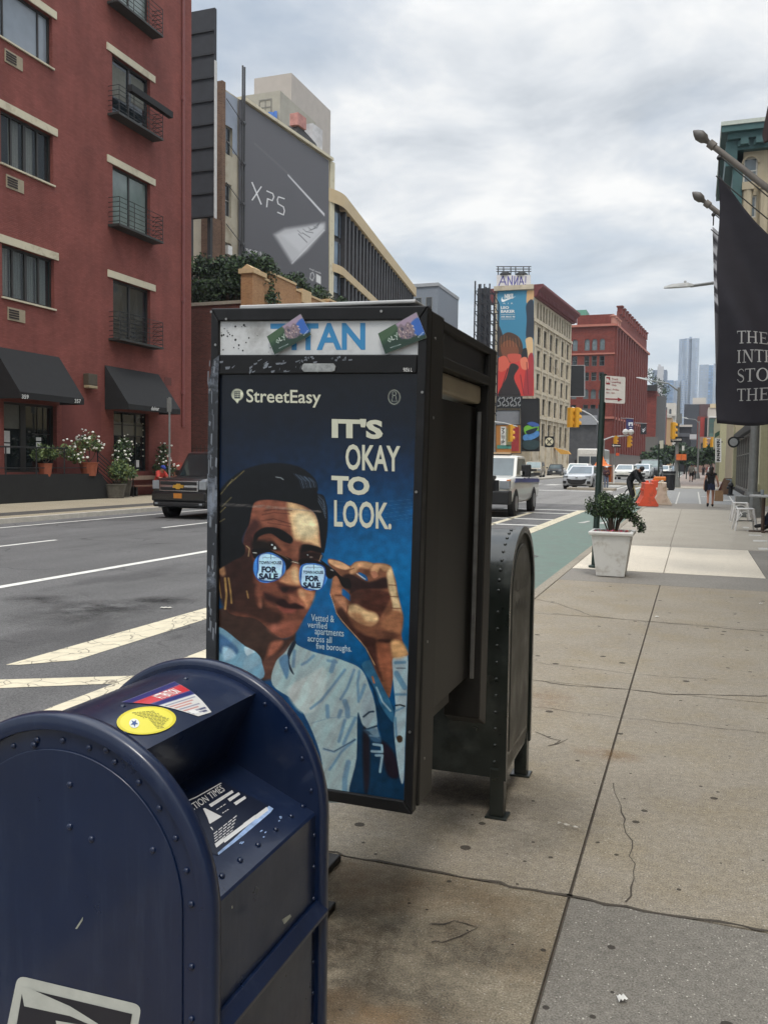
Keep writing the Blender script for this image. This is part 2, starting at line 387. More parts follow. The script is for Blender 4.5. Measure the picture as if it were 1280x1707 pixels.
greenm = paint('bike_lane_green', (104, 124, 113), .85, (104, 108, 103), crack=False)
# ground sheet to the horizon
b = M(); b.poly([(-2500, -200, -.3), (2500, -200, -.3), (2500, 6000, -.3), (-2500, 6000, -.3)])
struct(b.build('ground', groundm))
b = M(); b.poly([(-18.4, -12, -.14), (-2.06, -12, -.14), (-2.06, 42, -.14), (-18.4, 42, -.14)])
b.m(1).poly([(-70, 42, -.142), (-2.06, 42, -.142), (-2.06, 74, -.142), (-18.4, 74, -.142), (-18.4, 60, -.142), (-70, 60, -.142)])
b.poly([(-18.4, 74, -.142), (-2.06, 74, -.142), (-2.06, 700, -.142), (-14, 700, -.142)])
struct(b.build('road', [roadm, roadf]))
# right pavement: slabs with open joints over a dark bed
b = M(); b.m(1).box(-1.9, 3.4, -6, 330, -.13, -.014)
rows = [(-6, -1.2), (-1.2, 1.0), (1.0, 3.45), (3.45, 6.9), (6.9, 10.07), (10.07, 13.2)]
for i, (y0, y1) in enumerate(rows):
    for j, (x0, x1) in enumerate(((-1.9, -.42), (-.42, 1.12), (1.12, 3.4))):
        m = 2 if (j == 0 and y1 <= 3.5) else 3 if y1 <= 5 else 4
        b.m(m).box(x0+.0045, x1-.0045, y0+.006, y1-.006, -.03, 0)
b.m(5).box(-1.9, 3.4, 13.212, 14.76, -.03, -.001)
b.m(6).box(-1.9, -.426, 14.772, 19.6, -.03, .002).box(-.414, 1.12, 14.772, 19.6, -.03, .002)
b.m(5).box(1.132, 3.4, 14.772, 19.6, -.03, 0)
for y0, y1 in ((19.62, 24.2), (24.21, 28.8), (28.81, 33.4), (33.41, 37.6)):
    for x0, x1 in ((-1.9, -.45), (-.44, 3.4)): b.m(7).box(x0, x1, y0, y1, -.03, 0)
b.m(5).box(-1.9, 3.4, 37.62, 43.4, -.03, -.001)
b.m(8).box(-1.9, 3.4, 43.42, 73.4, -.03, 0)
b.m(7).box(-2.2, 3.4, 73.42, 80, -.03, .02)
b.m(9).box(-2.2, 3.4, 80.02, 330, -.03, .02)
walkF = concrete('concrete_brownish', (142, 130, 122), .08, 0, .1)
struct(b.build('sidewalk', [conB, jointm, conA, conB, conC, conD, conW, conF, concrete('concrete_bluish', (138, 138, 136), .06, 0, .2), walkF]))
b = M()
for i in range(26):
    y0 = -6+3.05*i; b.box(-2.06, -1.91, y0, y0+3.04, -.3, .004)
for i in range(60): b.box(-2.06, -1.91, 73.5+4*i, 77.49+4*i, -.3, .01)
struct(b.build('kerb', kerbm, bevel=.012))
# cracks in the slabs
def crack(pts, w=.008, z=.0025):
    p = []
    for (ax, ay), (bx, by) in zip(pts[:-1], pts[1:]):
        n = max(2, int(math.hypot(bx-ax, by-ay)/.07))
        for k in range(n): p.append((ax+(bx-ax)*k/n, ay+(by-ay)*k/n))
    p.append(pts[-1]); L = []; Rr = []
    for i, (x, y) in enumerate(p):
        x += random.uniform(-.016, .016); y += random.uniform(-.016, .016); ww = w*random.uniform(.25, 1)
        q = p[min(i+1, len(p)-1)]; r = p[max(i-1, 0)]; dx, dy = q[0]-r[0], q[1]-r[1]; l = math.hypot(dx, dy) or 1
        L.append((x-dy/l*ww, y+dx/l*ww, z)); Rr.append((x+dy/l*ww, y-dx/l*ww, z))
    for i in range(len(L)-1): cr.add([L[i], L[i+1], Rr[i+1], Rr[i]], [(0, 1, 2, 3)])
cr = M()
g = lambda x, y: tuple(GZ(x, y)[:2])
crack([g(1024, 1305), g(1035, 1345), g(1050, 1400), g(1056, 1440), g(1050, 1480), g(1047, 1505)], .0042)
crack([g(888, 998), g(935, 1008), g(960, 1017), g(985, 1026), g(1003, 1029)], .007)
crack([g(920, 1023), g(1003, 1029), g(1075, 1036), g(1160, 1043), g(1279, 1054)], .011)
crack([g(889, 1134), g(950, 1143), g(1045, 1149), g(1100, 1157), g(1165, 1158), g(1279, 1161)], .009)
crack([g(889, 1105), g(1000, 1117), g(1100, 1128), g(1200, 1133)], .004)
crack([g(889, 1178), g(1020, 1195), g(1180, 1212), g(1279, 1222)], .004)
crack([g(720, 1545), g(760, 1535), g(800, 1548), g(745, 1570), g(715, 1572)], .006)
crack([g(890, 1220), g(930, 1235), g(912, 1245), g(950, 1232)], .005)
crack([(-.42, 3.45), (.5, 3.47), (1.3, 3.44), (2.4, 3.46)], .011)
crack([(-1.9, 3.45), (-1.1, 3.46), (-.42, 3.45)], .010)
cr.box(-.427, -.4235, 1.0, 13.2, .0, .0022).box(-.417, -.4135, 1.0, 13.2, .0, .0022)
struct(cr.build('sidewalk_cracks', crackm))
# stains: rust, spilled drinks, damp marks, and painted shade by the kiosk
def stain(name, c, edge, op):
    s = NT(name); a = s.n('ShaderNodeVertexColor', layer_name='ink')
    f = s.n('ShaderNodeSeparateXYZ', {0: a.outputs[0]}).outputs[0]
    n = s.ramp(s.noise(s.pos(), edge, 6, .7), (.35, g3(0)), (.7, g3(1)))
    k = s.n('ShaderNodeMath', {0: f, 1: n}, operation='MULTIPLY'); k = s.n('ShaderNodeMath', {0: k.outputs[0], 1: op}, operation='MULTIPLY')
    s.col(lin(c)); s.set(rough=.8); s.t.links.new(k.outputs[0], s.p.inputs['Alpha']); return s.m
def blot(b, ink, x, y, rx, ry, z, n=20, rings=6):
    vs = [(x, y, z)]; al = [1.0]
    for r in range(1, rings+1):
        for k in range(n):
            a = 2*math.pi*k/n; rr = r/rings*(1+.25*mnoise.noise(Vector((x*3+math.cos(a), y*3+math.sin(a), 0))))
            vs.append((x+rx*rr*math.cos(a), y+ry*rr*math.sin(a), z)); al.append(1-(r/rings)**1.5)
    fs = [(0, 1+k, 1+(k+1) % n) for k in range(n)]
    for r in range(rings-1):
        for k in range(n): fs.append((1+r*n+k, 1+(r+1)*n+k, 1+(r+1)*n+(k+1) % n, 1+r*n+(k+1) % n))
    b.add(vs, fs); ink += al
def stains(name, material, spots, z):
    b = M(); ink = []
    for sp in spots: blot(b, ink, *sp, z)
    o = b.build(name, material); at = o.data.color_attributes.new('ink', 'FLOAT_COLOR', 'POINT')
    for i, a in enumerate(ink): at.data[i].color = (a, a, a, 1)
    return struct(o)
def G2(x, y, rx, ry, z=0): q = GZ(x, y, z); return (q.x, q.y, rx, ry)
stains('sidewalk_stain_and_shade', stain('stain_and_shade_dark', (50, 43, 37), 2.6, .62), [G2(620, 1530, .55, .55), G2(760, 1330, .75, .7), G2(640, 1660, .5, .3), G2(790, 1600, .35, .3), G2(560, 1600, .3, .5)], .0035)  # dark stains; blots under and right of the kiosk also paint its shade
stains('sidewalk_rust', stain('stain_rust', (160, 120, 74), 5, .4), [G2(1000, 1258, .22, .16), G2(1035, 1262, .16, .14), G2(620, 1480, .4, .22), G2(600, 1690, .35, .12), G2(905, 1165, .3, .35)], .0045)
stains('road_stain', stain('stain_oil', (40, 39, 38), 1.6, .8), [G2(130, 1020, .9, 1.0, -.14), G2(200, 1010, .7, .8, -.14), G2(60, 1000, .5, .5, -.14), G2(280, 1000, .5, .4, -.14)], -.1355)
# road markings
b = M(); z = -.136
def strip(x, w, y0, y1, m, skew=0): b.m(m).poly([(x-w/2, y0, z), (x+w/2, y0+skew, z), (x+w/2, y1+skew, z), (x-w/2, y1, z)])
def qz(m, *px): b.m(m).poly([tuple(GZ(x, y, z)) for x, y in px])
strip(-17.4, .13, -10, 62, 0)
for y in (9.5, 20.2, 31, 42): strip(-13.78, .13, y, y+6.5, 0)
strip(-9.44, .18, -10, 41, 0)
b.m(1).poly([(-5.83, 6.1, z), (-5.72, 6.15, z), (-5.38, 6.5, z), (-5.42, 13, z), (-5.42, 20, z), (-5.78, 22, z), (-5.9, 34, z), (-6.1, 34, z), (-6.0, 22, z), (-5.78, 14, z)])
strip(-4.34, .36, -6, 36.5, 1)
b.m(1).poly([(-4.53, 5.93, z), (-4.53, 6.22, z), (-5.4, 5.72, z), (-7.4, 4.55, z), (-7.2, 4.25, z)])
for y in (23.2, 26.5, 29.6, 33.6, 36.2): b.m(0).poly([(-4.52, y, z), (-4.52, y+.32, z), (-7.6, y+.2, z), (-7.6, y-.1, z)])
strip(-11.5, .4, 36.3, 36.8, 0)
b.m(0).poly([(-17, 63.6, z), (-5.5, 63.6, z), (-5.5, 64.4, z), (-17, 64.4, z)])
for i in range(6): b.m(2).poly([(-17+1.9*i, 80, z), (-15.9+1.9*i, 80, z), (-15.9+1.9*i, 85.5, z), (-17+1.9*i, 85.5, z)])
for i in range(4): b.m(2).poly([(-17+1.9*i, 58, z), (-16.2+1.9*i, 58, z), (-16.2+1.9*i, 61, z), (-17+1.9*i, 61, z)])
strip(-4.5, .3, 52, 110, 2); strip(-5.9, .25, 58, 105, 2); strip(-4.9, .3, 112, 260, 2); strip(-2.6, .2, 80, 260, 2); strip(-3.6, .2, 84, 260, 2)
for yy in (28.5, 62.0):   # bicycle-lane arrow
    for dx in (-.35, .25): b.m(2).poly([(-3.2+dx, yy, z+.004), (-3.0+dx, yy+1.2, z+.004), (-2.9+dx, yy+1.2, z+.004), (-2.95+dx, yy, z+.004)])
struct(b.build('road_markings', [lineW, lineC, lineF]))
b = M(); b.poly([(-4.14, 8, -.1385), (-2.2, 8, -.1385), (-2.2, 72, -.1385), (-4.14, 72, -.1385)]); b.poly([(-4.4, 78, -.1385), (-3.7, 78, -.1385), (-3.4, 300, -.1385), (-4.4, 300, -.1385)])
struct(b.build('bike_lane', greenm))
b = M(); b.lathe([(.34, 0), (.34, .006), (.30, .006), (.30, .003)], (-3.3, 17.6, -.1385), 24); struct(b.build('manhole_cover', mat('cast_iron', (88, 90, 86), .7, var=.3, vs=20)))
# traffic island beyond the crossing
b = M(); b.box(-9.2, -5.6, 66.9, 68.6, -.3, .03).box(-10.8, -5.2, 88, 92, -.3, .03); struct(b.build('traffic_island', kerbm, bevel=.03))
# left pavement
b = M(); b.box(-25.5, -18.55, -12, 42, -.3, 0); b.m(1).box(-18.55, -18.4, -12, 42, -.3, .004)
b.m(2)
for i in range(18): b.box(-20.4, -19.3, -8+2.6*i, -5.45+2.6*i, -.02, .004)
struct(b.build('far_sidewalk', [concrete('concrete_left', (150, 140, 120), .08, .1, .3), mat('kerb_pale', (188, 182, 170), .8), mat('grating', (72, 69, 64), .8, var=.3, vs=30)]))
b = M(); b.box(-34, -18.4, 84, 205, -.3, 0); b.box(-40, -18.4, 60, 83.9, -.3, 0); b.box(-19.5, -13.5, 203, 420, -.3, .02); b.box(-40, -25.5, 42, 60, -.3, -.02)
struct(b.build('side_pavement', conF))
# scraps on the ground
def scrap(label, px, py, w, l, zz, c, rz):
    q = GZ(px, py, zz); b = M(); n = 5
    b.add([(-w/2+w*i/n, -l/2*(1 if j == 0 else -1), .004+.012*abs(math.sin(i*1.7+j))) for j in (0, 1) for i in range(n+1)], [(i, i+1, n+2+i, n+1+i) for i in range(n)])
    o = b.build('paper_scrap', mat('scrap_%d' % px, c, .8)); o.location = q; o.rotation_euler = (0, 0, rz); tag(o, label, 'litter', 'scraps of litter on the ground')
scrap('pale paper scrap lying on the asphalt beside the kiosk', 277, 1014, .14, .08, -.136, (190, 185, 175), .3)
scrap('thin white straw lying on the sidewalk right of the green box legs', 947, 1379, .11, .006, .004, (196, 190, 178), -.25)
scrap('white crumpled scrap on the grey slab at the bottom of the photo', 1036, 1668, .03, .025, .004, (225, 222, 215), .5)
scrap('white scrap on the far grey crossing left of the walking woman', 1174, 828, .35, .2, .004, (228, 226, 222), 0)
scrap('small white scrap at the right edge of the middle sidewalk', 1268, 1007, .05, .03, .004, (222, 220, 214), .2)
scrap('tiny pale scrap on the crack line in the middle sidewalk', 1095, 1029, .04, .03, .004, (222, 220, 214), .2)
# ================================================================== KIOSK, MAILBOXES
KY = 2.64
kf = lambda lift=0.0: (lambda x, y: GY(x, y, KY-lift))
blackm = mat('black_paint', (20, 20, 21), .42, var=.2, vs=9, bump=.04, bs=40, dirt=(34, 34, 36), ds=3, spec=.3)
worn = mat('worn_black_paint', (40, 43, 48), .42, var=.3, vs=20, bump=.08, bs=60, dirt=(120, 128, 140), ds=9)
brownm = mat('dark_bronze_metal', (27, 25, 22), .5, metal=0, spec=.35, var=.15, vs=6)
darkin = mat('interior_dark', (15, 14, 13), .6)
steel = mat('steel', (150, 148, 144), .35, metal=.9, var=.2, vs=20)
kiosk = thing('phone_kiosk', 'tall black pay phone kiosk with a blue movie-style poster of a man in sunglasses', 'phone kiosk', (-1.4, 3.1, 0))
def kprism(b, px, y0, y1):
    q = [GY(x, y, KY) for x, y in px]; b.prism([(p.x, y0, p.z) for p in q], (0, y1-y0, 0)); return b
A, B, C_, D_ = (352, 514), (713, 509.5), (686, 1359), (342, 1301)
def kl(a, b_, t): return (a[0]+(b_[0]-a[0])*t, a[1]+(b_[1]-a[1])*t)
b = M()
kprism(b, [A, B, (697, 533), (364, 535)], KY, KY+.05)                   # top rail
kprism(b, [A, (364, 535), (362, 1288), D_], KY, KY+.05)                  # left stile
kprism(b, [(364.2, 591), (695, 590.5), (693, 622), (364, 624)], KY+.003, KY+.05)
kprism(b, [D_, (362, 1288), (671.5, 1336), C_], KY+.001, KY+.05)
kprism(b, [B, C_, (672, 1336), (697, 533)], KY+.002, KY+.05)
b.build('poster_frame', [blackm], kiosk, bevel=.004)
# scraped paint, bare metal along the left edge and rail
b = M(); rs = random.Random(5)
for i in range(40):
    x = 346+rs.random()*14+(rs.random() < .3)*3; y = 600+rs.random()*560; w = .6+rs.random()*2.2; h = 4+rs.random()*26
    b.poly([GY(x, y, KY-.0012), GY(x+w, y+rs.random()*3, KY-.0012), GY(x+w*.6, y+h, KY-.0012), GY(x-w*.3, y+h*.8, KY-.0012)])
for i in range(30):
    x = 366+rs.random()*170; y = 600+rs.random()*20; w = 1+rs.random()*10; h = 1+rs.random()*4; t = rs.random()*5
    b.poly([GY(x, y, KY+.0015), GY(x+w, y-t, KY+.0015), GY(x+w*.8, y-t+h, KY+.0015), GY(x+w*.1, y+h, KY+.0015)])
for i in range(22):
    x = 500+rs.random()*85; y = 594+rs.random()*8; w = 1+rs.random()*4
    b.poly([GY(x, y, KY+.0015), GY(x+w, y-1, KY+.0015), GY(x+w, y+2.5*rs.random()+1, KY+.0015), GY(x, y+2, KY+.0015)])
b.build('paint_scratches', mat('bare_metal_scratch', (112, 117, 124), .4, var=.3), kiosk)
b = M(); kprism(b, [(348, 640), (356, 600), (366, 592), (364, 640), (360, 1100), (344, 1100)], KY-.0011, KY-.0002)
b.build('worn_stile', worn, kiosk)
# header sign
b = M(); kprism(b, [(364.5, 534.5), (697, 533), (696, 590.8), (364.5, 591)], KY+.012, KY+.03)
sg = b.build('header_sign', mat('sign_white', (196, 198, 198), .3, var=.06, vs=12, dirt=(150, 150, 148), ds=3), kiosk)
b = M(); lettering(b, 'TITAN', qpx(kf(-.0115), 451, 539, 609, 584, -1), .03); b.build('lettering', mat('sign_blue', (52, 128, 176), .5, var=.05), sg)
b = M()
for i in range(26):
    x = 368+abs(rs.gauss(0, 38)); y = 540+rs.random()*48; b.lathe([(.0001, 0), (.0016+.003*rs.random(), .0003), (.0001, .0006)], tuple(GY(x, y, KY+.0112)), 6, 'y')
b.build('grime', mat('grime', (50, 50, 50), .8), sg)
# handle plate and number
b = M(); kprism(b, [(504, 609), (507, 606), (556, 606), (560, 611), (558, 618), (553, 620), (507, 620), (503, 615)], KY-.002, KY+.003)
b.build('lock_plate', mat('scuffed_plate', (150, 152, 150), .45, metal=.5, var=.35, vs=60), kiosk, bevel=.001)
b = M(); lettering(b, '9056 L', qpx(kf(-.0025), 672, 613, 687, 619.5, .3)); b.build('number', mat('white_ink', (225, 225, 220), .6), kiosk)
# body behind the poster
XL, XR = -1.60, -.823
b = M(); b.prism([GY(356, 530, KY)+Vector((0, .05, 0)), GY(708, 530, KY)+Vector((0, .05, 0)), GY(682, 1352, KY)+Vector((0, .05, 0)), GY(347, 1296, KY)+Vector((0, .05, 0))], (0, .14, 0))
b.build('poster_cabinet', brownm, kiosk)
def sd_(y, z): return XR+.008*(z-1.4)/.8                                    # the kiosk leans a little
def sbox(b, x0, y0, y1, z0, z1, zz=None):
    zz = zz or (z0, z0)
    b.add([(sd_(0, zz[0])+x0, y0, zz[0]), (sd_(0, zz[0]), y0, zz[0]), (sd_(0, zz[1]), y1, zz[1]), (sd_(0, zz[1])+x0, y1, zz[1]),
           (sd_(0, z1)+x0, y0, z1), (sd_(0, z1), y0, z1), (sd_(0, z1), y1, z1), (sd_(0, z1)+x0, y1, z1)],
          [(0, 3, 2, 1), (4, 5, 6, 7), (0, 1, 5, 4), (1, 2, 6, 5), (2, 3, 7, 6), (3, 0, 4, 7)])
b = M(); sbox(b, -.10, KY+.052, KY+.205, .60, 2.245); b.build('post', brownm, kiosk, bevel=.006)
b = M(); sbox(b, -.16, 3.545, 3.67, .64, 2.236, (.66, .60)); b.build('post', brownm, kiosk, bevel=.006)
b = M(); sbox(b, -.06, KY+.2, 3.55, 2.205, 2.235); sbox(b, -.06, KY+.2, 3.55, 2.078, 2.115)
b.build('cross_rail', brownm, kiosk, bevel=.004)
b = M(); sbox(b, -.012, KY+.2, 3.55, 2.115, 2.205); o = b.build('header_glass', glassy('kiosk_dark_glass', (6, 7, 9), .3), kiosk); o.location.x -= .02
b = M(); b.box(-1.58, -.86, KY+.19, 3.66, 2.20, 2.252); b.build('roof', blackm, kiosk, bevel=.01)
b = M(); b.prism([(-1.5, KY+.02, 2.272), (-.86, KY+.02, 2.264), (-.86, KY+.02, 2.276), (-1.5, KY+.02, 2.288)], (0, .1, 0)); b.build('roof_cap', mat('pale_aluminium', (176, 176, 174), .4, metal=.3), kiosk, bevel=.004)
b = M(); b.box(-1.45, -.850, KY+.21, 3.54, 2.0, 2.076); b.build('light_fixture', mat('fixture_cover', (158, 146, 124), .5), kiosk, bevel=.012)
b = M(); sbox(b, -.012, KY+.2, 3.53, .845, 1.985); o = b.build('phone_partition', mat('partition', (23, 21, 18), .42, spec=.25, var=.25, vs=5), kiosk, bevel=.003); o.location.x -= .05
b = M(); sbox(b, -.015, 3.49, 3.5, .845, 1.965); o = b.build('partition_trim', steel, kiosk); o.location.x -= .019
b = M(); b.box(-1.45, -.90, KY+.19, 3.3, .79, .84); b.build('phone_shelf', brownm, kiosk)
b = M(); b.box(-1.56, -1.45, KY+.19, 3.66, .62, 2.2); b.build('back_panel', darkin, kiosk)
b = M(); b.box(-1.40, -1.22, 3.0, 3.16, 1.15, 1.62); b.m(1).tube([(-1.2, 3.02, 1.3), (-1.16, 3.02, 1.42), (-1.2, 3.02, 1.55)], .022); b.build('telephone', [steel, darkin], kiosk, bevel=.01)
b = M(); b.box(-1.66, -1.42, 2.98, 3.3, .01, .7); b.build('pedestal', brownm, kiosk, bevel=.01)
b = M(); b.box(-1.7, -1.262, 2.86, 3.02, 0, .03).box(-1.7, -1.40, 3.021, 3.4, 0, .03).box(-1.33, -1.275, 2.9, 2.96, .031, .085); b.build('base_plate', blackm, kiosk, bevel=.006)
for x, y in [(353, 520), (378, 532), (360, 575), (704, 654), (683, 1220), (351, 650), (636, 519), (694, 820)]: b = M(); b.lathe([(.0045, -.004), (.0045, -.001), (.0025, .001), (.0001, .0015)], tuple(GY(x, y, KY-.001)), 8, 'y'); b.build('bolt', steel, kiosk)
for z in (.75, 1.15, 1.9, 2.16): b = M(); b.lathe([(.005, -.003), (.005, .002), (.0001, .003)], (sd_(0, z), KY+.1, z), 8, 'x'); b.build('bolt', steel, kiosk)
# ---------------- the poster
cv = Canvas(361, 620, 698, 1338, 1.15)
X, Y = cv.X, cv.Y
ys = [620, 700, 780, 860, 940, 1020, 1100, 1340]
lf = np.array([(11, 16, 25), (10, 18, 31), (11, 28, 50), (12, 42, 78), (12, 62, 108), (10, 66, 114), (10, 58, 100), (10, 44, 78)], float)
rt = np.array([(13, 16, 22), (11, 20, 33), (12, 40, 70), (10, 76, 124), (8, 98, 152), (8, 92, 144), (10, 74, 118), (10, 50, 84)], float)
tt = np.clip((X-380)/220, 0, 1)
for k in range(3): cv.a[..., k] = np.interp(Y, ys, lf[:, k])*(1-tt)+np.interp(Y, ys, rt[:, k])*tt
Zs = {'a': (355, 760, .16406), 'b': (355, 900, .16406), 'h': (530, 910, .125), 's': (440, 1060, .19531)}
def zp(k, pts): x, y, s_ = Zs[k]; return [(x+px*s_, y+py*s_) for px, py in pts]
P = lambda k, pts, c, f=1.2, op=1, sm=True: cv.poly(zp(k, pts), tuple(v*(1.05, 1.12, 1.16)[i] for i, v in enumerate(c)) if k in 'abh' else c, f if f < 1.8 else f*(2.3 if k in 'abh' else 1.7), sm, op)
Ln = lambda k, pts, w, c, f=1.0, op=1: cv.line(zp(k, pts), w, c, f, op)
# neck, collar, shirt
P('b', [(60, 700), (400, 760), (700, 1000), (830, 940), (820, 1050), (700, 1150), (560, 1400), (480, 1400), (300, 1100), (60, 900)], (52, 34, 28), 2)
P('b', [(600, 1040), (710, 1030), (640, 1150), (540, 1230), (560, 1120)], (142, 80, 60), 3)
P('b', [(500, 1230), (700, 1130), (800, 1030), (760, 1200), (640, 1400), (500, 1400)], (84, 52, 42), 3)
P('b', [(10, 905), (100, 900), (330, 1080), (440, 1140), (500, 1250), (480, 1420), (-20, 1420), (0, 1000)], (106, 136, 150), 1.2)
P('b', [(30, 960), (120, 980), (260, 1120), (190, 1180), (60, 1130)], (60, 90, 120), 2)
P('b', [(100, 1090), (190, 1110), (230, 1180), (120, 1220)], (150, 172, 182), 2)
P('b', [(320, 1085), (430, 1140), (350, 1180)], (168, 182, 184), 1.5)
P('b', [(350, 1180), (440, 1150), (490, 1240), (330, 1330), (310, 1260)], (122, 146, 156), 1.5)
SH = (148, 168, 170)
P('s', [(75, 420), (100, 230), (180, 140), (250, 45), (290, 80), (420, 135), (600, 183), (690, 215), (800, 262), (860, 330), (905, 450), (950, 600), (962, 760), (1010, 960), (1020, 1200), (985, 1260), (750, 1420), (540, 1420), (480, 1000), (300, 600)], SH, 1.2)
P('s', [(200, 460), (380, 340), (520, 270), (525, 470), (420, 640), (300, 640)], (172, 184, 182), 3)
P('s', [(200, 150), (245, 50), (275, 62), (218, 205), (258, 330), (215, 275)], (26, 36, 50), 1)
P('s', [(130, 200), (200, 160), (215, 290), (195, 370), (160, 300)], (84, 118, 146), 2)
for pts, w in (([(690, 290), (600, 410), (490, 550), (400, 620)], 4), ([(770, 290), (710, 450), (655, 540)], 4), ([(690, 560), (712, 620), (715, 685)], 8), ([(655, 640), (640, 690)], 6), ([(815, 300), (800, 400), (808, 560)], 4),
               ([(425, 170), (370, 220), (325, 245)], 4), ([(600, 215), (575, 300)], 7), ([(545, 210), (620, 225)], 4), ([(510, 965), (600, 990), (700, 930), (780, 885)], 3), ([(770, 890), (660, 990), (590, 1100), (560, 1140)], 4), ([(690, 720), (660, 830), (640, 900)], 5),
               ([(540, 600), (545, 690)], 6), ([(720, 1080), (690, 1220), (690, 1330)], 8), ([(860, 420), (820, 530)], 5), ([(260, 130), (250, 260)], 5), ([(780, 700), (720, 830), (680, 920)], 5)):
    Ln('s', pts, w*1.1, (92, 124, 148), 2.5, .85)
Ln('s', [(600, 985), (700, 930), (780, 885)], 1.4, (34, 52, 70), 1); Ln('s', [(510, 962), (590, 985)], 1.2, (50, 70, 90), 1); Ln('s', [(410, 745), (560, 700), (760, 686)], .9, (110, 136, 150), 1)
# sleeve opening and cuff
DK = (16, 48, 74)
P('s', [(800, 660), (850, 770), (990, 880), (965, 700), (930, 470), (855, 300), (830, 250), (930, 208), (1000, 350), (1080, 560), (1112, 640), (1112, 820), (1140, 1080), (1170, 1240), (1195, 1420), (745, 1420), (790, 1040)], DK, 1.3)
P('s', [(832, 252), (930, 210), (985, 330), (1070, 540), (1110, 660), (1100, 740), (1000, 600), (940, 440)], (44, 92, 122), 1.2)
P('s', [(850, 780), (900, 830), (900, 1250), (860, 1340), (840, 1000)], (28, 26, 34), 3)
P('s', [(1000, 900), (1110, 1000), (1150, 1200), (1050, 1180)], (30, 24, 34), 3)
P('s', [(840, 560), (900, 450), (945, 590), (962, 770), (870, 785), (832, 660)], (140, 160, 166), 1.5)
for pts, w in (([(850, 690), (900, 650), (935, 645)], 3), ([(870, 800), (960, 770)], 3), ([(900, 855), (985, 870)], 3), ([(930, 910), (1000, 900)], 2.5), ([(960, 600), (990, 660)], 2)): Ln('s', pts, w, (20, 40, 60), 1)
for pts, w in (([(880, 805), (965, 810)], 2), ([(905, 850), (970, 860)], 3), ([(935, 925), (1005, 935), (1010, 990), (920, 985)], 4), ([(955, 1020), (1010, 1020), (990, 1160)], 4), ([(960, 440), (1010, 560), (1080, 640)], 3)): Ln('s', pts, w, (132, 158, 170), 1.2)
P('s', [(850, 800), (960, 790), (1000, 900), (930, 900), (880, 840)], (70, 100, 124), 2, .6)
Ln('s', [(925, 350), (940, 400)], 3, (150, 96, 66), 1)
P('s', [(1095, 190), (1222, 165), (1216, 590), (1204, 900), (1192, 1225), (1165, 1235), (1128, 1000), (1108, 760), (1122, 590)], (150, 170, 176), 1.2)
for pts, w in (([(1120, 230), (1200, 225)], 5), ([(1130, 320), (1200, 440)], 9), ([(1125, 500), (1210, 500)], 4), ([(1120, 700), (1130, 860)], 4), ([(1125, 640), (1190, 610)], 3)): Ln('s', pts, w, (92, 128, 150), 2)
Ln('s', [(1122, 595), (1160, 588), (1200, 600)], 2.5, (20, 22, 26), 1); Ln('s', [(1130, 275), (1205, 275)], 1.6, (50, 60, 70), 1)
P('s', [(1130, 865), (1160, 848), (1182, 870), (1175, 905), (1145, 908)], (66, 50, 36), 1)
# hand and forearm
P('h', [(130, 200), (160, 170), (300, 205), (425, 262), (500, 212), (620, 203), (725, 228), (800, 228), (900, 238), (972, 275), (1005, 370), (1042, 480), (1062, 620), (1085, 720), (1112, 830), (1135, 950), (1128, 1050), (1112, 1150), (1130, 1280), (1180, 1390), (1196, 1460), (1000, 1500), (1000, 1750), (960, 2000), (930, 2000), (820, 1780), (700, 1500), (640, 1360), (560, 1270), (480, 1180), (380, 1080), (310, 990), (245, 900), (208, 760), (163, 640), (188, 520), (200, 440), (230, 380), (290, 430), (250, 350), (150, 260)], (112, 68, 48), 1.1)
P('h', [(330, 570), (425, 650), (440, 740), (370, 690), (315, 640)], (14, 74, 118), 1); P('h', [(540, 350), (640, 395), (660, 470), (575, 420)], (14, 74, 118), 1)
P('h', [(300, 430), (420, 370), (500, 400), (680, 480), (900, 420), (930, 560), (600, 590), (440, 640), (420, 600), (350, 560)], (40, 24, 22), 2)
P('h', [(440, 650), (600, 570), (880, 600), (970, 680), (860, 900), (800, 1000), (780, 900), (640, 840), (450, 780)], (66, 36, 28), 2)
P('h', [(410, 800), (520, 785), (640, 860), (770, 905), (805, 985), (720, 1055), (600, 1030), (480, 970), (405, 890)], (192, 150, 106), 2.5)
P('h', [(430, 900), (560, 900), (640, 1000), (760, 1020), (700, 1060), (560, 1030)], (160, 110, 76), 2.5)
P('h', [(970, 280), (1010, 400), (1035, 520), (1062, 660), (1112, 880), (1090, 1000), (1010, 980), (990, 760), (940, 560), (920, 360)], (196, 160, 118), 1.8)
P('h', [(1000, 850), (1110, 880), (1130, 1000), (1100, 1160), (950, 1160), (840, 1040), (900, 960)], (140, 88, 60), 3)
P('h', [(150, 185), (300, 212), (425, 285), (370, 318), (260, 290), (160, 232)], (196, 142, 102), 1.5)
P('h', [(430, 300), (500, 225), (620, 212), (725, 238), (680, 300), (560, 290), (500, 360), (430, 370)], (186, 132, 92), 1.8)
P('h', [(750, 245), (900, 245), (965, 290), (890, 335), (830, 300), (790, 360), (740, 380), (700, 320)], (186, 132, 92), 1.8)
P('h', [(700, 350), (770, 340), (800, 400), (740, 430)], (160, 100, 74), 1.5)
P('h', [(195, 440), (240, 395), (300, 520), (315, 640), (210, 660), (172, 615)], (150, 94, 66), 2)
P('h', [(210, 680), (330, 690), (400, 790), (380, 890), (300, 800)], (164, 106, 76), 2.5)
P('h', [(250, 880), (330, 830), (480, 1080), (620, 1180), (780, 1240), (760, 1330), (660, 1370), (560, 1270), (380, 1080), (300, 985)], (56, 32, 26), 2.5)
P('h', [(800, 1250), (900, 1225), (1010, 1250), (950, 1290), (820, 1300)], (44, 26, 22), 2)
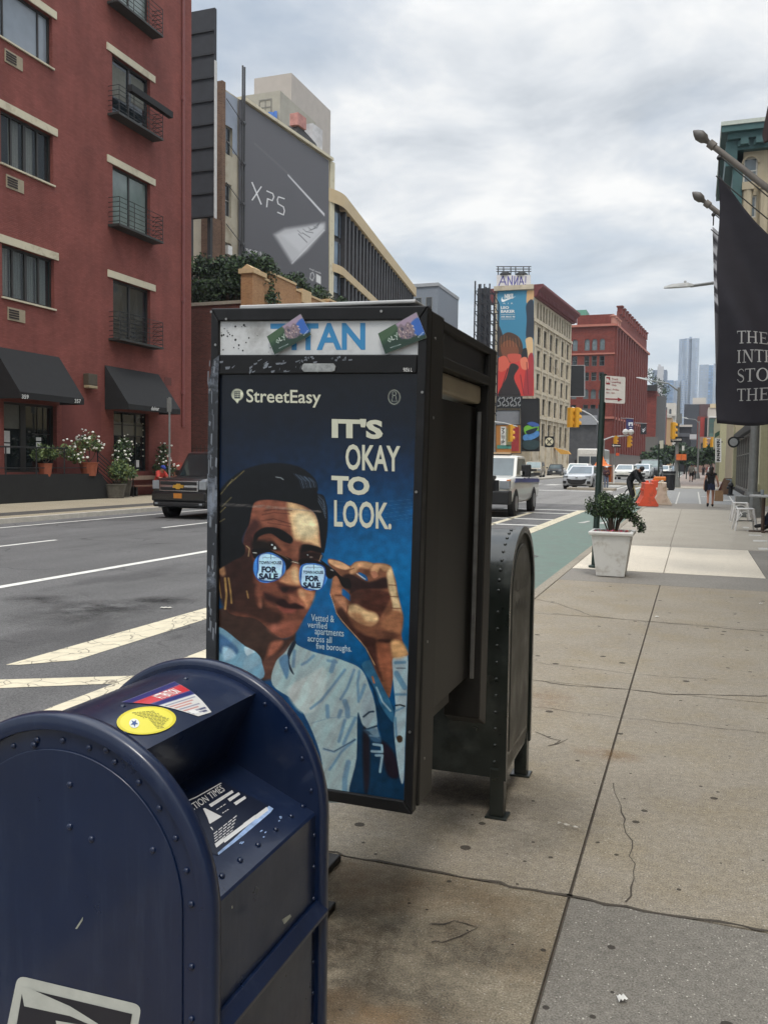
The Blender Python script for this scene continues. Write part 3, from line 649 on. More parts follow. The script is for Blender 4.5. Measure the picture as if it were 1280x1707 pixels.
P('h', [(780, 1130), (1040, 1160), (1060, 1240), (830, 1220)], (90, 54, 40), 3)
P('h', [(980, 1270), (1125, 1290), (1192, 1450), (1000, 1490)], (178, 128, 84), 2.5)
P('h', [(780, 1310), (940, 1330), (980, 1600), (950, 1900), (900, 1800), (800, 1560)], (128, 72, 50), 3)
P('h', [(650, 1370), (760, 1320), (800, 1560), (860, 1800), (760, 1640), (690, 1480)], (60, 34, 28), 2.5)
for pts in ([(945, 520), (1040, 525)], [(920, 670), (1070, 680)], [(980, 830), (1100, 835)], [(400, 800), (385, 900)], [(230, 655), (310, 660)], [(420, 320), (480, 300)]): Ln('h', pts, 1.2, (84, 44, 32), 1.2)
Ln('h', [(520, 370), (630, 445)], 1.6, (200, 196, 190), 1); Ln('h', [(165, 640), (250, 900), (330, 1010), (560, 1265), (640, 1365), (760, 1590)], .8, (190, 160, 120), .9)
# head
P('b', [(400, -380), (600, -410), (820, -385), (960, -330), (1045, -250), (1082, -110), (1100, 30), (1110, 100), (1075, 250), (1052, 480), (1032, 560), (985, 690), (905, 830), (830, 950), (700, 1000), (560, 900), (430, 800), (200, 760), (120, 650), (60, 300), (200, 180), (300, 60), (330, -60), (370, -180)], (98, 54, 40), 1.3)
P('b', [(40, 150), (350, 110), (430, 250), (420, 420), (500, 520), (470, 680), (300, 740), (90, 660)], (46, 26, 22), 4)
P('b', [(300, 500), (430, 470), (520, 650), (700, 760), (640, 880), (430, 790), (240, 700)], (52, 30, 24), 4)
P('a', [(410, 480), (560, 455), (830, 465), (870, 600), (800, 730), (640, 720), (480, 700), (390, 640)], (128, 72, 54), 4)
P('a', [(760, 470), (860, 490), (980, 560), (1040, 610), (1065, 720), (1085, 880), (1090, 930), (980, 890), (900, 880), (830, 860), (800, 740), (770, 600)], (196, 152, 108), 3)
P('a', [(830, 600), (960, 580), (1040, 640), (1060, 770), (980, 830), (860, 800)], (216, 186, 142), 5)
for pts in ([(500, 600), (620, 575), (780, 590)], [(520, 560), (640, 540), (800, 555)], [(500, 660), (620, 640), (790, 690)], [(560, 680), (700, 700), (790, 720)]): Ln('a', pts, 1.6, (78, 42, 34), 1.6, .8)
P('a', [(330, 760), (420, 640), (480, 700), (430, 850), (500, 930), (400, 960), (300, 880)], (64, 34, 30), 4)
P('a', [(420, 800), (520, 728), (660, 735), (770, 795), (815, 852), (790, 892), (700, 860), (590, 790), (480, 815), (440, 870), (420, 900)], (13, 12, 13), 1.6)
P('a', [(400, 870), (520, 860), (590, 900), (600, 960), (420, 970)], (24, 18, 16), 3)
P('a', [(600, 830), (700, 880), (740, 960), (690, 950), (640, 880)], (124, 72, 52), 3)
P('a', [(560, 880), (610, 870), (660, 920), (690, 960), (600, 950)], (26, 18, 16), 2)
P('a', [(615, 945), (630, 915), (645, 945)], (190, 186, 178), 1); P('a', [(590, 905), (605, 895), (610, 912)], (200, 200, 196), .8)
P('a', [(870, 950), (900, 905), (980, 902), (1095, 935), (1100, 990), (1000, 965), (930, 985), (880, 1010)], (13, 12, 12), 1.6)
P('a', [(870, 990), (960, 970), (1095, 990), (1090, 1050), (900, 1060)], (34, 20, 18), 2.5); P('a', [(955, 1000), (968, 1004), (965, 1015)], (190, 190, 186), .8); P('a', [(990, 1020), (1020, 1030), (985, 1036)], (120, 100, 90), 1)
P('a', [(830, 860), (900, 880), (880, 960), (860, 1040), (800, 1000), (790, 920)], (120, 70, 52), 3)
P('b', [(700, 380), (780, 280), (850, 260), (880, 350), (885, 460), (760, 455), (690, 430)], (176, 118, 82), 3); P('b', [(800, 310), (850, 290), (868, 380), (860, 440), (810, 400)], (208, 162, 118), 3)
P('b', [(640, 430), (700, 440), (790, 470), (885, 478), (850, 510), (800, 540), (720, 540), (660, 490)], (54, 28, 24), 2.5); P('b', [(700, 480), (770, 490), (740, 530), (700, 515)], (22, 14, 14), 2)
P('b', [(470, 440), (630, 440), (640, 500), (560, 560), (490, 600), (470, 680), (440, 560)], (116, 64, 48), 4)
P('b', [(480, 590), (500, 640), (490, 690), (465, 660)], (150, 90, 68), 2.5)
P('b', [(520, 530), (620, 570), (700, 600), (640, 640), (540, 610)], (44, 24, 22), 3)
P('b', [(880, 500), (1000, 515), (1035, 560), (1000, 650), (950, 700), (920, 640), (870, 570)], (166, 106, 74), 3); P('b', [(880, 510), (930, 530), (930, 600), (885, 570)], (188, 134, 96), 2.5)
P('b', [(770, 560), (850, 580), (920, 660), (860, 670), (800, 620)], (136, 78, 58), 2.5)
P('b', [(640, 620), (720, 602), (780, 650), (840, 642), (925, 690), (850, 702), (740, 692), (655, 655)], (34, 16, 16), 1.8)
P('b', [(660, 680), (740, 700), (845, 712), (815, 738), (720, 738)], (126, 62, 52), 2)
P('b', [(560, 900), (640, 850), (760, 830), (860, 835), (900, 830), (830, 945), (740, 985), (640, 965)], (122, 66, 50), 4); P('b', [(600, 880), (680, 860), (680, 910), (610, 920)], (150, 84, 66), 3)
# ear and sideburn strands
P('b', [(50, 260), (100, 240), (130, 340), (100, 370), (60, 330)], (140, 96, 66), 2)
for pts, w in (([(125, 390), (140, 560), (125, 700)], 3.5), ([(160, 390), (180, 520), (190, 640)], 3), ([(60, 400), (85, 590)], 1.6), ([(345, 520), (360, 590)], 2)): Ln('b', pts, w, (150, 118, 70), 1.6)
# hair
P('a', [(45, 440), (110, 300), (250, 175), (400, 108), (560, 75), (720, 75), (860, 105), (960, 160), (1040, 240), (1068, 330), (1062, 380), (1120, 400), (1152, 480), (1168, 600), (1165, 750), (1150, 880), (1128, 985), (1102, 960), (1092, 850), (1075, 700), (1040, 590), (960, 525), (870, 490), (760, 468), (560, 445), (430, 470), (395, 560), (370, 690), (330, 760), (295, 860), (330, 930), (310, 1010), (200, 1070), (70, 1150), (40, 1200), (38, 800)], (13, 15, 18), 1.4)
for i in range(9): Ln('a', [(820+i*22, 180+i*6), (880+i*20, 240+i*4), (905+i*18, 330-i*2)], 1.0+.25*(i % 3), (86, 104, 124) if i % 2 else (50, 62, 78), 1.0, .9)
for i in range(6): Ln('a', [(1070, 390+i*14), (1120, 430+i*24), (1145, 520+i*22)], 1.0, (96, 112, 128) if i % 2 else (50, 60, 74), 1, .85)
Ln('a', [(640, 215), (690, 222), (715, 240)], 1.6, (120, 128, 130), 1)
for pts in ([(95, 515), (190, 420)], [(75, 575), (130, 520)], [(70, 670), (120, 640)], [(80, 390), (200, 240)], [(150, 300), (320, 150)]): Ln('a', pts, .9, (140, 128, 84), .9)
# sunglasses
P('b', [(395, 100), (480, 85), (560, 90), (680, 150), (790, 190), (805, 240), (745, 310), (735, 250), (640, 165), (520, 130), (440, 190), (410, 170)], (16, 13, 14), 1.2)
LB, LI = (66, 122, 186), (178, 200, 216)
P('b', [(470, 155), (580, 128), (700, 188), (738, 265), (722, 345), (640, 412), (540, 436), (462, 412), (414, 320), (420, 225)], LB, 1.1)
P('b', [(462, 160), (580, 138), (708, 198), (718, 290), (690, 380), (590, 428), (452, 402), (452, 300)], (24, 60, 120), 1); P('b', [(478, 165), (580, 145), (700, 205), (702, 300), (685, 376), (590, 414), (458, 390), (466, 300)], LI, 1, 1, True)
P('b', [(870, 205), (960, 188), (1100, 228), (1205, 290), (1235, 345), (1190, 385), (1160, 330), (1100, 268), (960, 238), (890, 262)], (18, 14, 14), 1.2)
P('b', [(905, 255), (1020, 238), (1130, 272), (1165, 380), (1112, 480), (1040, 512), (940, 502), (888, 440), (878, 340)], LB, 1.1)
P('b', [(912, 260), (1025, 246), (1142, 290), (1112, 490), (1000, 508), (900, 470), (890, 350)], (24, 60, 120), 1); P('b', [(924, 266), (1025, 252), (1130, 296), (1100, 486), (1000, 498), (905, 460), (904, 350)], LI, 1)
Ln('b', [(800, 225), (835, 218), (875, 240)], 3.2, (70, 56, 48), 1); Ln('b', [(810, 222), (865, 235)], 1.2, (190, 180, 160), .9)
for c_ in ((590, 175), (1025, 275)):
    Ln('b', [(c_[0], c_[1]-25), (c_[0], c_[1]+20)], 1, (60, 80, 100), 1)
    for s_ in (-1, 1): Ln('b', [(c_[0], c_[1]), (c_[0]+s_*35, c_[1]+8), (c_[0]+s_*60, c_[1]), (c_[0]+s_*85, c_[1]+10)], 1.1, (120, 140, 156), 1)
Ln('b', [(340, 60), (372, 88), (362, 165)], 1.6, (160, 136, 100), 1); Ln('b', [(410, 130), (445, 134)], 1.4, (190, 190, 180), 1); Ln('b', [(600, 105), (690, 150), (770, 195)], 1.1, (110, 84, 64), 1)
P('h', [(-20, 150), (60, 200), (140, 262), (230, 330), (330, 420), (420, 440), (440, 560), (330, 540), (250, 400), (170, 440), (110, 400), (90, 270)], (20, 16, 16), 1.2)
Ln('h', [(20, 200), (45, 130)], 1.5, (170, 140, 110), 1); Ln('h', [(172, 318), (202, 328)], 1.4, (190, 190, 186), 1)
# wrinkles in the film over the print
for i in range(9): Ln('a', [(0+20*i, 480+9*(i % 4)), (500, 500+8*(i % 5)), (1100, 560+6*(i % 3))], .55, (150, 140, 130), .8, .35)
for i in range(6): cv.line([(560, 836+6*i), (620, 838+7*i), (690, 832+6*i)], .5, (150, 170, 190), .8, .3)
# icon and seal
cv.poly([(396+10*math.cos(t), 658+10*math.sin(t)) for t in np.linspace(0, 6.28, 13)[:-1]], (188, 190, 168), 1); cv.poly([(391, 666), (399, 667), (396, 673)], (188, 190, 168), 1, False)
cv.poly([(391, 652), (400.5, 652), (400.5, 664), (391, 664)], (20, 30, 42), .8, False)
for i in range(3):
    for j in range(3): cv.poly([(392+3*i, 653+3.3*j), (393.9+3*i, 653+3.3*j), (393.9+3*i, 655+3.3*j), (392+3*i, 655+3.3*j)], (188, 190, 168), .6, False)
el = lambda cx, cy, rx, ry, n=24: [(cx+rx*math.cos(2*math.pi*k/n), cy+ry*math.sin(2*math.pi*k/n)) for k in range(n+1)]
cv.line(el(657, 662, 9.6, 11.8), 1.6, (140, 142, 130), .8); cv.line(el(657, 656, 3.2, 3.4), 1.2, (140, 142, 130), .8); cv.line([(654.5, 660), (653, 669), (661, 669), (659.5, 660)], 1.2, (140, 142, 130), .8)
def soft(a, n, ax):
    for _ in range(2): a = sum(np.roll(a, k, ax) for k in range(-n, n+1))/(2*n+1)
    return a
rg = np.random.RandomState(5); f1 = soft(soft(rg.rand(cv.ny, cv.nx), 3, 0), 3, 1); f2 = np.stack([np.roll(row, -int(i*.6)) for i, row in enumerate(soft(soft(rg.rand(cv.ny, cv.nx), 9, 0), 2, 1))]); f3 = soft(soft(rg.rand(cv.ny, cv.nx), 1, 0), 4, 1)
nz = lambda f: (f-f.mean())/f.std(); Rr_, Bb_ = cv.a[..., 0], cv.a[..., 2]; skin_ = np.clip((Rr_-Bb_)/25, 0, 1); cloth_ = np.clip((Rr_-60)/40, 0, 1)*(1-skin_)
cv.a *= (1+skin_*(.06*nz(f1)+.04*nz(f3))+cloth_*(.035*nz(f2)+.02*nz(f1))+(1-skin_)*(1-cloth_)*.05*nz(f1))[..., None]; cv.a[..., 0] *= 1-cloth_*np.clip(.02*nz(f2), -.03, .05)
cv.grain(.10)
poster = cv.sheet('poster', lambda x, y: GY(min(x, 697-21*(y-620)/718), y, KY+.012), vcol('poster_ink', .3, .12, .3, bump=.015), kiosk, 1.03)
PW = mat('poster_lettering', (198, 198, 178), .4, var=.05)
pf = kf(-.011)
for t_, q, bo in (('StreetEasy', (411, 648.5, 535, 677.5, 2), .012), ("IT'S", (553, 697, 638, 730, 2.2), .045), ('OKAY', (576, 740, 667, 783.5, 3.2), .022), ('TO', (552.5, 792.5, 616, 823.5, 2.6), .05), ('LOOK.', (557, 833, 652.5, 878, 5), .022)):
    b = M(); lettering(b, t_, qpx(pf, *q), bo); b.build('headline', PW, poster)
for t_, q in (('Vetted &', (519, 1023.5, 557, 1035, 2.6)), ('verified', (513, 1035.5, 545, 1046, 2.6)), ('apartments', (525, 1048, 573, 1061, 4)), ('across all', (513, 1058.5, 553, 1069, 3.2)), ('five boroughs.', (527, 1071, 586, 1085, 5))): b = M(); lettering(b, t_, qpx(pf, *q), .004); b.build('caption', mat('caption_lettering', (170, 190, 198), .5), poster)
for t_, q, bo in (('TOWN HOUSE', (470, 214, 698, 246), .02), ('FOR', (495, 268, 652, 332), .05), ('SALE', (468, 338, 662, 402), .05), ('TOWN HOUSE', (917, 312, 1122, 344), .02), ('FOR', (940, 362, 1080, 420), .05), ('SALE', (915, 430, 1094, 488), .05)):
    (xa, ya), (xb, yb) = zp('b', [(q[0], q[1]), (q[2], q[3])]); b = M(); lettering(b, t_, qpx(pf, xa, ya, xb, yb, .3), bo); b.build('lens_lettering', mat('ink_navy', (18, 34, 64), .5), poster)
# two postcards stuck on the header
def postcard(label, pts):
    c2 = Canvas(0, 0, 60, 36, 1.0)
    c2.a[:] = (34, 66, 42)
    c2.poly([(0, 22), (20, 18), (40, 26), (60, 30), (60, 36), (0, 36)], (20, 48, 34), 4); c2.poly([(0, 0), (28, 0), (24, 10), (0, 14)], (58, 84, 56), 4)
    c2.poly([(27, 0), (60, 0), (60, 14), (44, 12), (30, 10)], (150, 132, 150), 2, False); c2.poly([(44, 12), (60, 8), (60, 30), (46, 26)], (44, 92, 168), 2)
    c2.poly([(28, 8), (34, 4), (38, 9), (44, 6), (48, 14), (46, 26), (36, 28), (26, 20)], (120, 104, 112), 2)
    r = random.Random(3)
    for i in range(46):
        x = 26+r.random()*22; y = 8+r.random()*18; c2.poly([(x, y), (x+1.4, y), (x+1.4, y+2+3*r.random()), (x, y+2)], r.choice([(196, 180, 176), (90, 70, 84), (170, 150, 140), (60, 60, 80)]), .8, False)
    c2.line([(10, 18), (12, 15), (14, 18), (12, 21), (10, 18)], 1, (200, 210, 200), 1); c2.line([(16, 14), (16, 20), (19, 20)], 1, (200, 210, 200), 1); c2.line([(21, 15), (23, 18), (25, 13), (23, 18), (22, 22)], 1, (200, 210, 200), 1); c2.line([(10, 30), (24, 31)], .8, (180, 190, 190), 1); c2.line([(50, 31), (58, 28)], .8, (210, 216, 220), 1)
    q = [GY(x, y, KY-.0022) for x, y in pts]
    fn = lambda x, y: q[0]*(1-x/60)*(1-y/36)+q[1]*(x/60)*(1-y/36)+q[2]*(x/60)*(y/36)+q[3]*(1-x/60)*(y/36)
    root = thing('postcard', label, 'postcard', (q[0]+q[2])/2, 'postcards stuck on the kiosk header')
    b = M(); b.prism([p+Vector((0, .0003, 0)) for p in q], (0, .0012, 0)); b.build('card', mat('card_edge', (220, 214, 206), .6), root)
    c2.sheet('picture', fn, vcol('postcard_ink', .35, .2), root, 1.1)
postcard('green and blue postcard stuck over the first letters of the header sign', [(445, 561), (501, 523), (519, 558), (458, 591)])
postcard('green and blue postcard stuck at the right end of the header sign', [(630, 556), (694, 520), (711, 563), (642, 590)])
# ---------------- dark green relay mailbox beyond the kiosk
gbox = thing('relay_mailbox', 'dark green round-topped storage mailbox on four legs behind the phone kiosk', 'mailbox', (-1.12, 4.44, 0))
greenp = mat('dark_green_paint', (25, 30, 26), .34, var=.25, vs=3, bump=.05, bs=30, coat=.3, dirt=(48, 52, 47), ds=4)
greenf = mat('green_face_paint', (58, 58, 52), .45, var=.2, vs=5, bump=.06, bs=30, dirt=(74, 72, 64), ds=3)
GYc, GH, GZb, GZt = 4.44, .345, .20, 1.425; GZs = GZt-GH
def arch(c, h, zb, zs, n=20): return [(c-h, zb)]+[(c-h*math.cos(math.pi*k/n), zs+h*math.sin(math.pi*k/n)) for k in range(n+1)]+[(c+h, zb)]
b = M(); b.prism([(-1.44, y, z) for y, z in arch(GYc, GH-.012, GZb, GZs)], (.60, 0, 0)); b.build('shell', greenp, gbox, smooth=40)
b = M()
for x0, w in ((-.855, .035), (-1.46, .035)):
    o_ = arch(GYc, GH+.004, GZb-.005, GZs); i_ = arch(GYc, GH-.03, GZb-.005, GZs)
    b.loft([[(x0, y, z) for y, z in o_], [(x0+w, y, z) for y, z in o_], [(x0+w, y, z) for y, z in i_], [(x0, y, z) for y, z in i_], [(x0, y, z) for y, z in o_]], closed=False, caps=False)
b.build('rim', greenp, gbox, smooth=40)
b = M(); b.prism([(-.842, y, z) for y, z in arch(GYc, GH-.03, GZb+.02, GZs)], (.006, 0, 0)); b.m(1)
b.prism([(-.836, y, z) for y, z in arch(GYc, GH-.085, GZb+.09, GZs)], (.006, 0, 0)); b.m(0).prism([(-.8305, y, z) for y, z in arch(GYc, GH-.10, GZb+.11, GZs)], (.004, 0, 0))
door = b.build('door', [greenf, greenp], gbox, smooth=40, bevel=.002)
b = M(); q = lambda y0, y1, z0, z1: [(-.825, y0, z1), (-.825, y1, z1), (-.825, y1, z0), (-.825, y0, z0)]
lettering(b, 'U.S.', q(4.27, 4.60, 1.10, 1.17)); lettering(b, 'MAIL', q(4.27, 4.60, .98, 1.06)); b.build('embossed_lettering', mat('embossed', (46, 46, 40), .5), door)
for x in (-.865, -1.42):
    for y in (GYc-GH+.035, GYc+GH-.035):
        b = M(); b.box(x-.035, x+.035, y-.035, y+.035, .012, GZb+.05).box(x-.055, x+.055, y-.05, y+.05, 0, .012); b.build('leg', greenp, gbox, bevel=.004)
# ---------------- blue collection mailbox in the foreground
ub = thing('collection_mailbox', 'dark blue collection mailbox with open letter chute and stickers in the foreground', 'mailbox', (-1.1, 1.54, 0))
def bluepaint():
    s = NT('blue_enamel'); p = s.pos(); c = lin((10, 27, 56)); 
    k = s.ramp(s.noise(p, 3, 5, .6), (.3, tuple(x*.82 for x in c)), (.7, tuple(x*1.15 for x in c)))
    sp = s.ramp(s.noise(p, 90, 3, .8), (.72, g3(0)), (.78, g3(.55))); k = s.mix(sp, k, lin((70, 84, 110)))
    dr = s.n('ShaderNodeMapping', {0: p, 'Scale': (14, 14, 1.1)}).outputs[0]; k = s.mix(s.ramp(s.noise(dr, 1.6, 6, .75), (.52, g3(0)), (.74, g3(.30))), k, lin((58, 68, 88))); k = s.mix(s.ramp(s.noise(p, 5, 8, .8), (.56, g3(0)), (.72, g3(.35))), k, lin((10, 16, 30)))
    s.col(k); s.set(coat=.3, coatr=.1, spec=.45, rough=s.ramp(s.noise(p, 9, 5, .7), (.3, g3(.26)), (.7, g3(.42)))); s.bump(s.noise(p, 45, 3), .025, .01); return s.m
blue = bluepaint()
UX, UH, UT = -1.103, .325, 1.262; UZ = UT-UH; UB = .16; Y0, Y1 = 1.295, 1.785
RB = UH-.014       # barrel radius, a little inside the end rims
a1 = math.acos(.155/RB)   # barrel ends where the chute begins
sec = [(UX-RB, UB)]+[(UX-RB*math.cos(t), UZ+RB*math.sin(t)) for t in np.linspace(0, math.pi-a1, 22)]
outer = sec+[(UX+.155-.004, sec[-1][1]-.010), (UX+.075, 1.045), (UX+RB-.004, .945), (UX+RB, .94), (UX+RB, UB)]
b = M(); rings = [[(x, y, z) for x, z in outer] for y in (Y0+.01, Y1-.01)]
b.loft(rings, closed=True, caps=True); b.build('body', blue, ub, smooth=28)
for ya, yb in ((Y0, Y0+.02), (Y1-.02, Y1)):
    b = M(); b.prism([(x, ya, z) for x, z in arch(UX, UH-.004, UB, UZ, 36)], (0, yb-ya, 0)); b.build('end_panel', blue, ub, smooth=30)
b = M()
prof = [(-.024, -.010), (-.022, -.015), (.002, -.017), (.008, -.011), (.009, 0), (.008, .010), (.002, .015), (-.012, .015), (-.012, .0)]
for yc in (Y0+.004, Y1-.004):
    rings = []
    base = [(UX-UH, UB, -1, 0)]+[(UX-UH*math.cos(t), UZ+UH*math.sin(t), -math.cos(t), math.sin(t)) for t in np.linspace(0, math.pi, 48)]+[(UX+UH, UB, 1, 0)]
    for x, z, nx, nz in base: rings.append([(x+nx*r, yc+(dy if yc < 1.5 else -dy), z+nz*r) for r, dy in prof])
    b.loft(rings)
b.build('rim', blue, ub, smooth=50)
# slightly raised inner arch panel of the near face
b = M(); b.prism([(x, Y0-.0035, z) for x, z in arch(UX, UH-.062, UB+.05, UZ, 36)], (0, .004, 0)); b.build('face_panel', blue, ub, smooth=30, bevel=.0015)
b = M(); b.lathe([(1, -.1), (.95, .25), (.7, .5), (.3, .62), (.02, .64)], (0, 0, 0), 8); rivet_me = {}
def rivet(x, y, z, n, r=.0062, m=None, root=None):
    m = m or blue; root = root or ub
    if m.name not in rivet_me: rivet_me[m.name] = b.mesh('rivet', m); smooth_by_angle(rivet_me[m.name], 1.2)
    o = bpy.data.objects.new('rivet', rivet_me[m.name]); COL.objects.link(o); q = Vector(n).normalized().to_track_quat('Z', 'Y')
    o.matrix_basis = Matrix.Translation((x, y, z)) @ q.to_matrix().to_4x4() @ Matrix.Scale(r, 4); adopt(o, root)
for t in np.linspace(.06, math.pi-.06, 15):
    rivet(UX-(UH-.044)*math.cos(t), Y0-.001, UZ+(UH-.044)*math.sin(t), (0, -1, 0))
for z in np.arange(.25, .93, .098):
    for s_ in (-1, 1): rivet(UX+s_*(UH-.044), Y0-.001, z, (0, -1, 0))
for px, py in ((117, 1308), (117, 1378), (153, 1399), (255, 1417), (178, 1250), (57, 1242)): q = GY(px, py, Y0-.004); rivet(q.x, q.y, q.z, (0, -1, 0), .0065)
for px, py in ((140, 1202), (208, 1224), (205, 1178), (310, 1132), (408, 1127), (355, 1111), (300, 1113)):
    d = ray(px, py); t = 1.0
    for i in range(400):
        p = CC+d*(.8+i*.004)
        if (p.x-UX)**2+(p.z-UZ)**2 < RB*RB: break
    rivet(p.x, p.y, p.z, (p.x-UX, 0, p.z-UZ), .007)
slope = Vector((.1, 0, .235)).normalized()
for y in (1.40, 1.47, 1.545, 1.625, 1.70, 1.76): rivet(UX+RB-.03, y, .9575, slope, .0065)
for z in np.arange(.22, .94, .075):
    for y in (Y0+.028, Y1-.028): rivet(UX+RB+.001, y, z, (1, 0, 0), .005)
for t in (2.2, 2.45, 2.7, 2.95): rivet(UX-(UH-.02)*math.cos(t), Y1-.0215, UZ+(UH-.02)*math.sin(t), (0, -1, 0), .005)
for i in range(10): rivet(-.88, GYc-GH+.011, .28+.083*i, (0, -1, 0), .009, greenp, gbox)
for k in range(1, 10): t = math.pi*k/20; rivet(-.88, GYc-(GH-.012)*math.cos(t), GZs+(GH-.012)*math.sin(t), (0, -math.cos(t), math.sin(t)), .009, greenp, gbox)
# door below the chute with its projecting lip
b = M(); b.box(UX+RB, UX+RB+.006, Y0+.045, Y1-.045, UB+.03, .69); b.build('door', blue, ub, bevel=.002)
b = M(); b.prism([(UX+RB, Y0+.02, .737), (UX+RB+.008, Y0+.02, .738), (UX+RB+.030, Y0+.02, .716), (UX+RB+.029, Y0+.02, .706), (UX+RB+.022, Y0+.02, .706), (UX+RB, Y0+.02, .722)], (0, Y1-Y0-.03, 0)); b.build('door_lip', blue, ub, bevel=.002)
b = M(); b.box(UX+RB+.004, UX+RB+.04, Y0+.022, Y0+.05, .672, .70); b.build('hinge', blue, ub, bevel=.003)
for x in (UX-RB+.03, UX+RB-.03):
    for y in (Y0+.04, Y1-.04): b = M(); b.box(x-.03, x+.03, y-.03, y+.03, 0, UB+.02); b.build('leg', blue, ub, bevel=.004)
# decals follow the barrel
def dome(px, py, lift=.0012):
    d = ray(px, py); r = RB+lift; a = d.x*d.x+d.z*d.z; k = (CC.x-UX)*d.x+(CC.z-UZ)*d.z; c = (CC.x-UX)**2+(CC.z-UZ)**2-r*r
    t = (-k-math.sqrt(max(0, k*k-a*c)))/a; return CC+d*t
c3 = Canvas(0, 0, 120, 60, 1.0); c3.a[:] = (206, 204, 198)
c3.poly([(0, 0), (120, 0), (120, 8), (0, 9)], (34, 40, 104), 1, False); c3.poly([(0, 9), (120, 8), (120, 22), (0, 22)], (196, 44, 52), 1, False); c3.poly([(0, 22), (120, 22), (120, 29), (0, 29)], (34, 40, 104), 1, False)
for i in range(7): c3.line([(6, 33+3.7*i), (112-(i*17) % 40, 33+3.7*i)], 1.3, (178, 92, 84) if i in (1, 2, 4) else (96, 100, 130), 1)
c3.poly([(14, 50), (50, 50), (50, 56), (14, 56)], (222, 222, 218), 1, False); c3.line([(70, 52), (108, 52)], 2, (50, 54, 90), 1); c3.line([(70, 56), (100, 56)], 2, (50, 54, 90), 1)
Aq, Bq, Cq, Dq = (203, 1170.5), (291, 1136), (353, 1187), (331, 1194)
def att(x, y):
    u, v = x/120, y/60; bow = 4*math.sin(math.pi*v)
    t0 = (Aq[0]*(1-u)+Bq[0]*u, Aq[1]*(1-u)+Bq[1]*u); t1 = (Dq[0]*(1-u)+Cq[0]*u, Dq[1]*(1-u)+Cq[1]*u)
    return dome(t0[0]*(1-v)+t1[0]*v+bow*.8*u*1.2, t0[1]*(1-v)+t1[1]*v-bow*(.5+.5*u)+(1-u)*bow*-1.0)
sk = c3.sheet('attention_sticker', att, vcol('sticker_ink', .3, .3), ub, 1.0)
vs, fs = text_geo('ATTENTION', .02); xs = [v[0] for v in vs]; ysv = [v[1] for v in vs]
def lift_toward(p, h=.0006): n = Vector((p.x-UX, 0, p.z-UZ)).normalized(); return p+n*h
b = M(); b.add([lift_toward(att(42+56*(x/max(xs)), 20.5-11*(y/max(ysv)))) for x, y in vs], fs); b.build('lettering', mat('sticker_white', (216, 214, 208), .4), sk)
# round yellow sticker
b = M(); ec, ea, eb = (244.5, 1201), 49.5, 23.0
def yel(r, t): return dome(ec[0]+ea*r*math.cos(t)+2.5*r*math.sin(t), ec[1]+eb*r*math.sin(t)-4.5*r*math.cos(t), .0016)
nr, nn = 9, 40
vs = [yel(0, 0)]+[yel((i+1)/nr, 2*math.pi*k/nn) for i in range(nr) for k in range(nn)]
b.add(vs, [(0, 1+k, 1+(k+1) % nn) for k in range(nn)]); b.m(0)
for i in range(nr-1): b.m(1 if i == nr-2 else 0).add([vs[1+i*nn+k] for k in range(nn)]+[vs[1+(i+1)*nn+k] for k in range(nn)], [(k, nn+k, nn+(k+1) % nn, (k+1) % nn) for k in range(nn)])
ys_ = b.build('round_sticker', [mat('sticker_yellow', (222, 212, 74), .35, var=.04, coat=.2), mat('sticker_yellow_rim', (206, 192, 50), .35)], ub)
b = M()
def ybar(x0, x1, y, w):
    n = 8; top = []; bot = []
    for i in range(n+1):
        x = x0+(x1-x0)*i/n
        for L, dy in ((top, -w), (bot, w)):
            L.append(lift_toward(dome(ec[0]+x*ea+2.5*(y+dy), ec[1]+(y+dy)*eb-4.5*x, .0016), .0006))
    b.add(top+bot, [(i, i+1, n+2+i, n+1+i) for i in range(n)])
rr = random.Random(2)
for i in range(13):
    y = -.62+.105*i; x0 = -.1+.035*i+(.0 if i > 4 else -.35+.05*i); x1 = min(.85-.03*abs(i-4), x0+.75)*(.8+.2*rr.random())
    x = x0
    while x < x1-.03:
        L = .05+.09*rr.random(); ybar(x, min(x+L, x1), y, .020); x += L+.025
b.build('small_print', mat('sticker_print', (120, 112, 60), .6), ys_)
b = M(); cx_, cy_, rs_ = -.42, .15, .17
def yp(x, y): return lift_toward(dome(ec[0]+(cx_+x*rs_)*ea+2.5*(cy_+y*rs_*2), ec[1]+(cy_+y*rs_*2.0)*eb-4.5*(cx_+x*rs_), .0016), .0009)
b.add([yp(math.cos(t), math.sin(t)) for t in np.linspace(0, 6.283, 20)[:-1]], [tuple(range(19))])
b.m(1); st = [(yp(math.cos(t)*(.8 if i % 2 == 0 else .33), math.sin(t)*(.8 if i % 2 == 0 else .33))) for i, t in enumerate(np.linspace(.3, 6.583, 11)[:-1])]
o = [lift_toward(p, .0004) for p in st]; c0 = lift_toward(yp(0, 0), .0004); b.add([c0]+o, [(0, 1+i, 1+(i+1) % 10) for i in range(10)])
b.build('star_badge', [mat('badge_white', (210, 214, 206), .5), mat('badge_blue', (50, 76, 130), .5)], ys_)
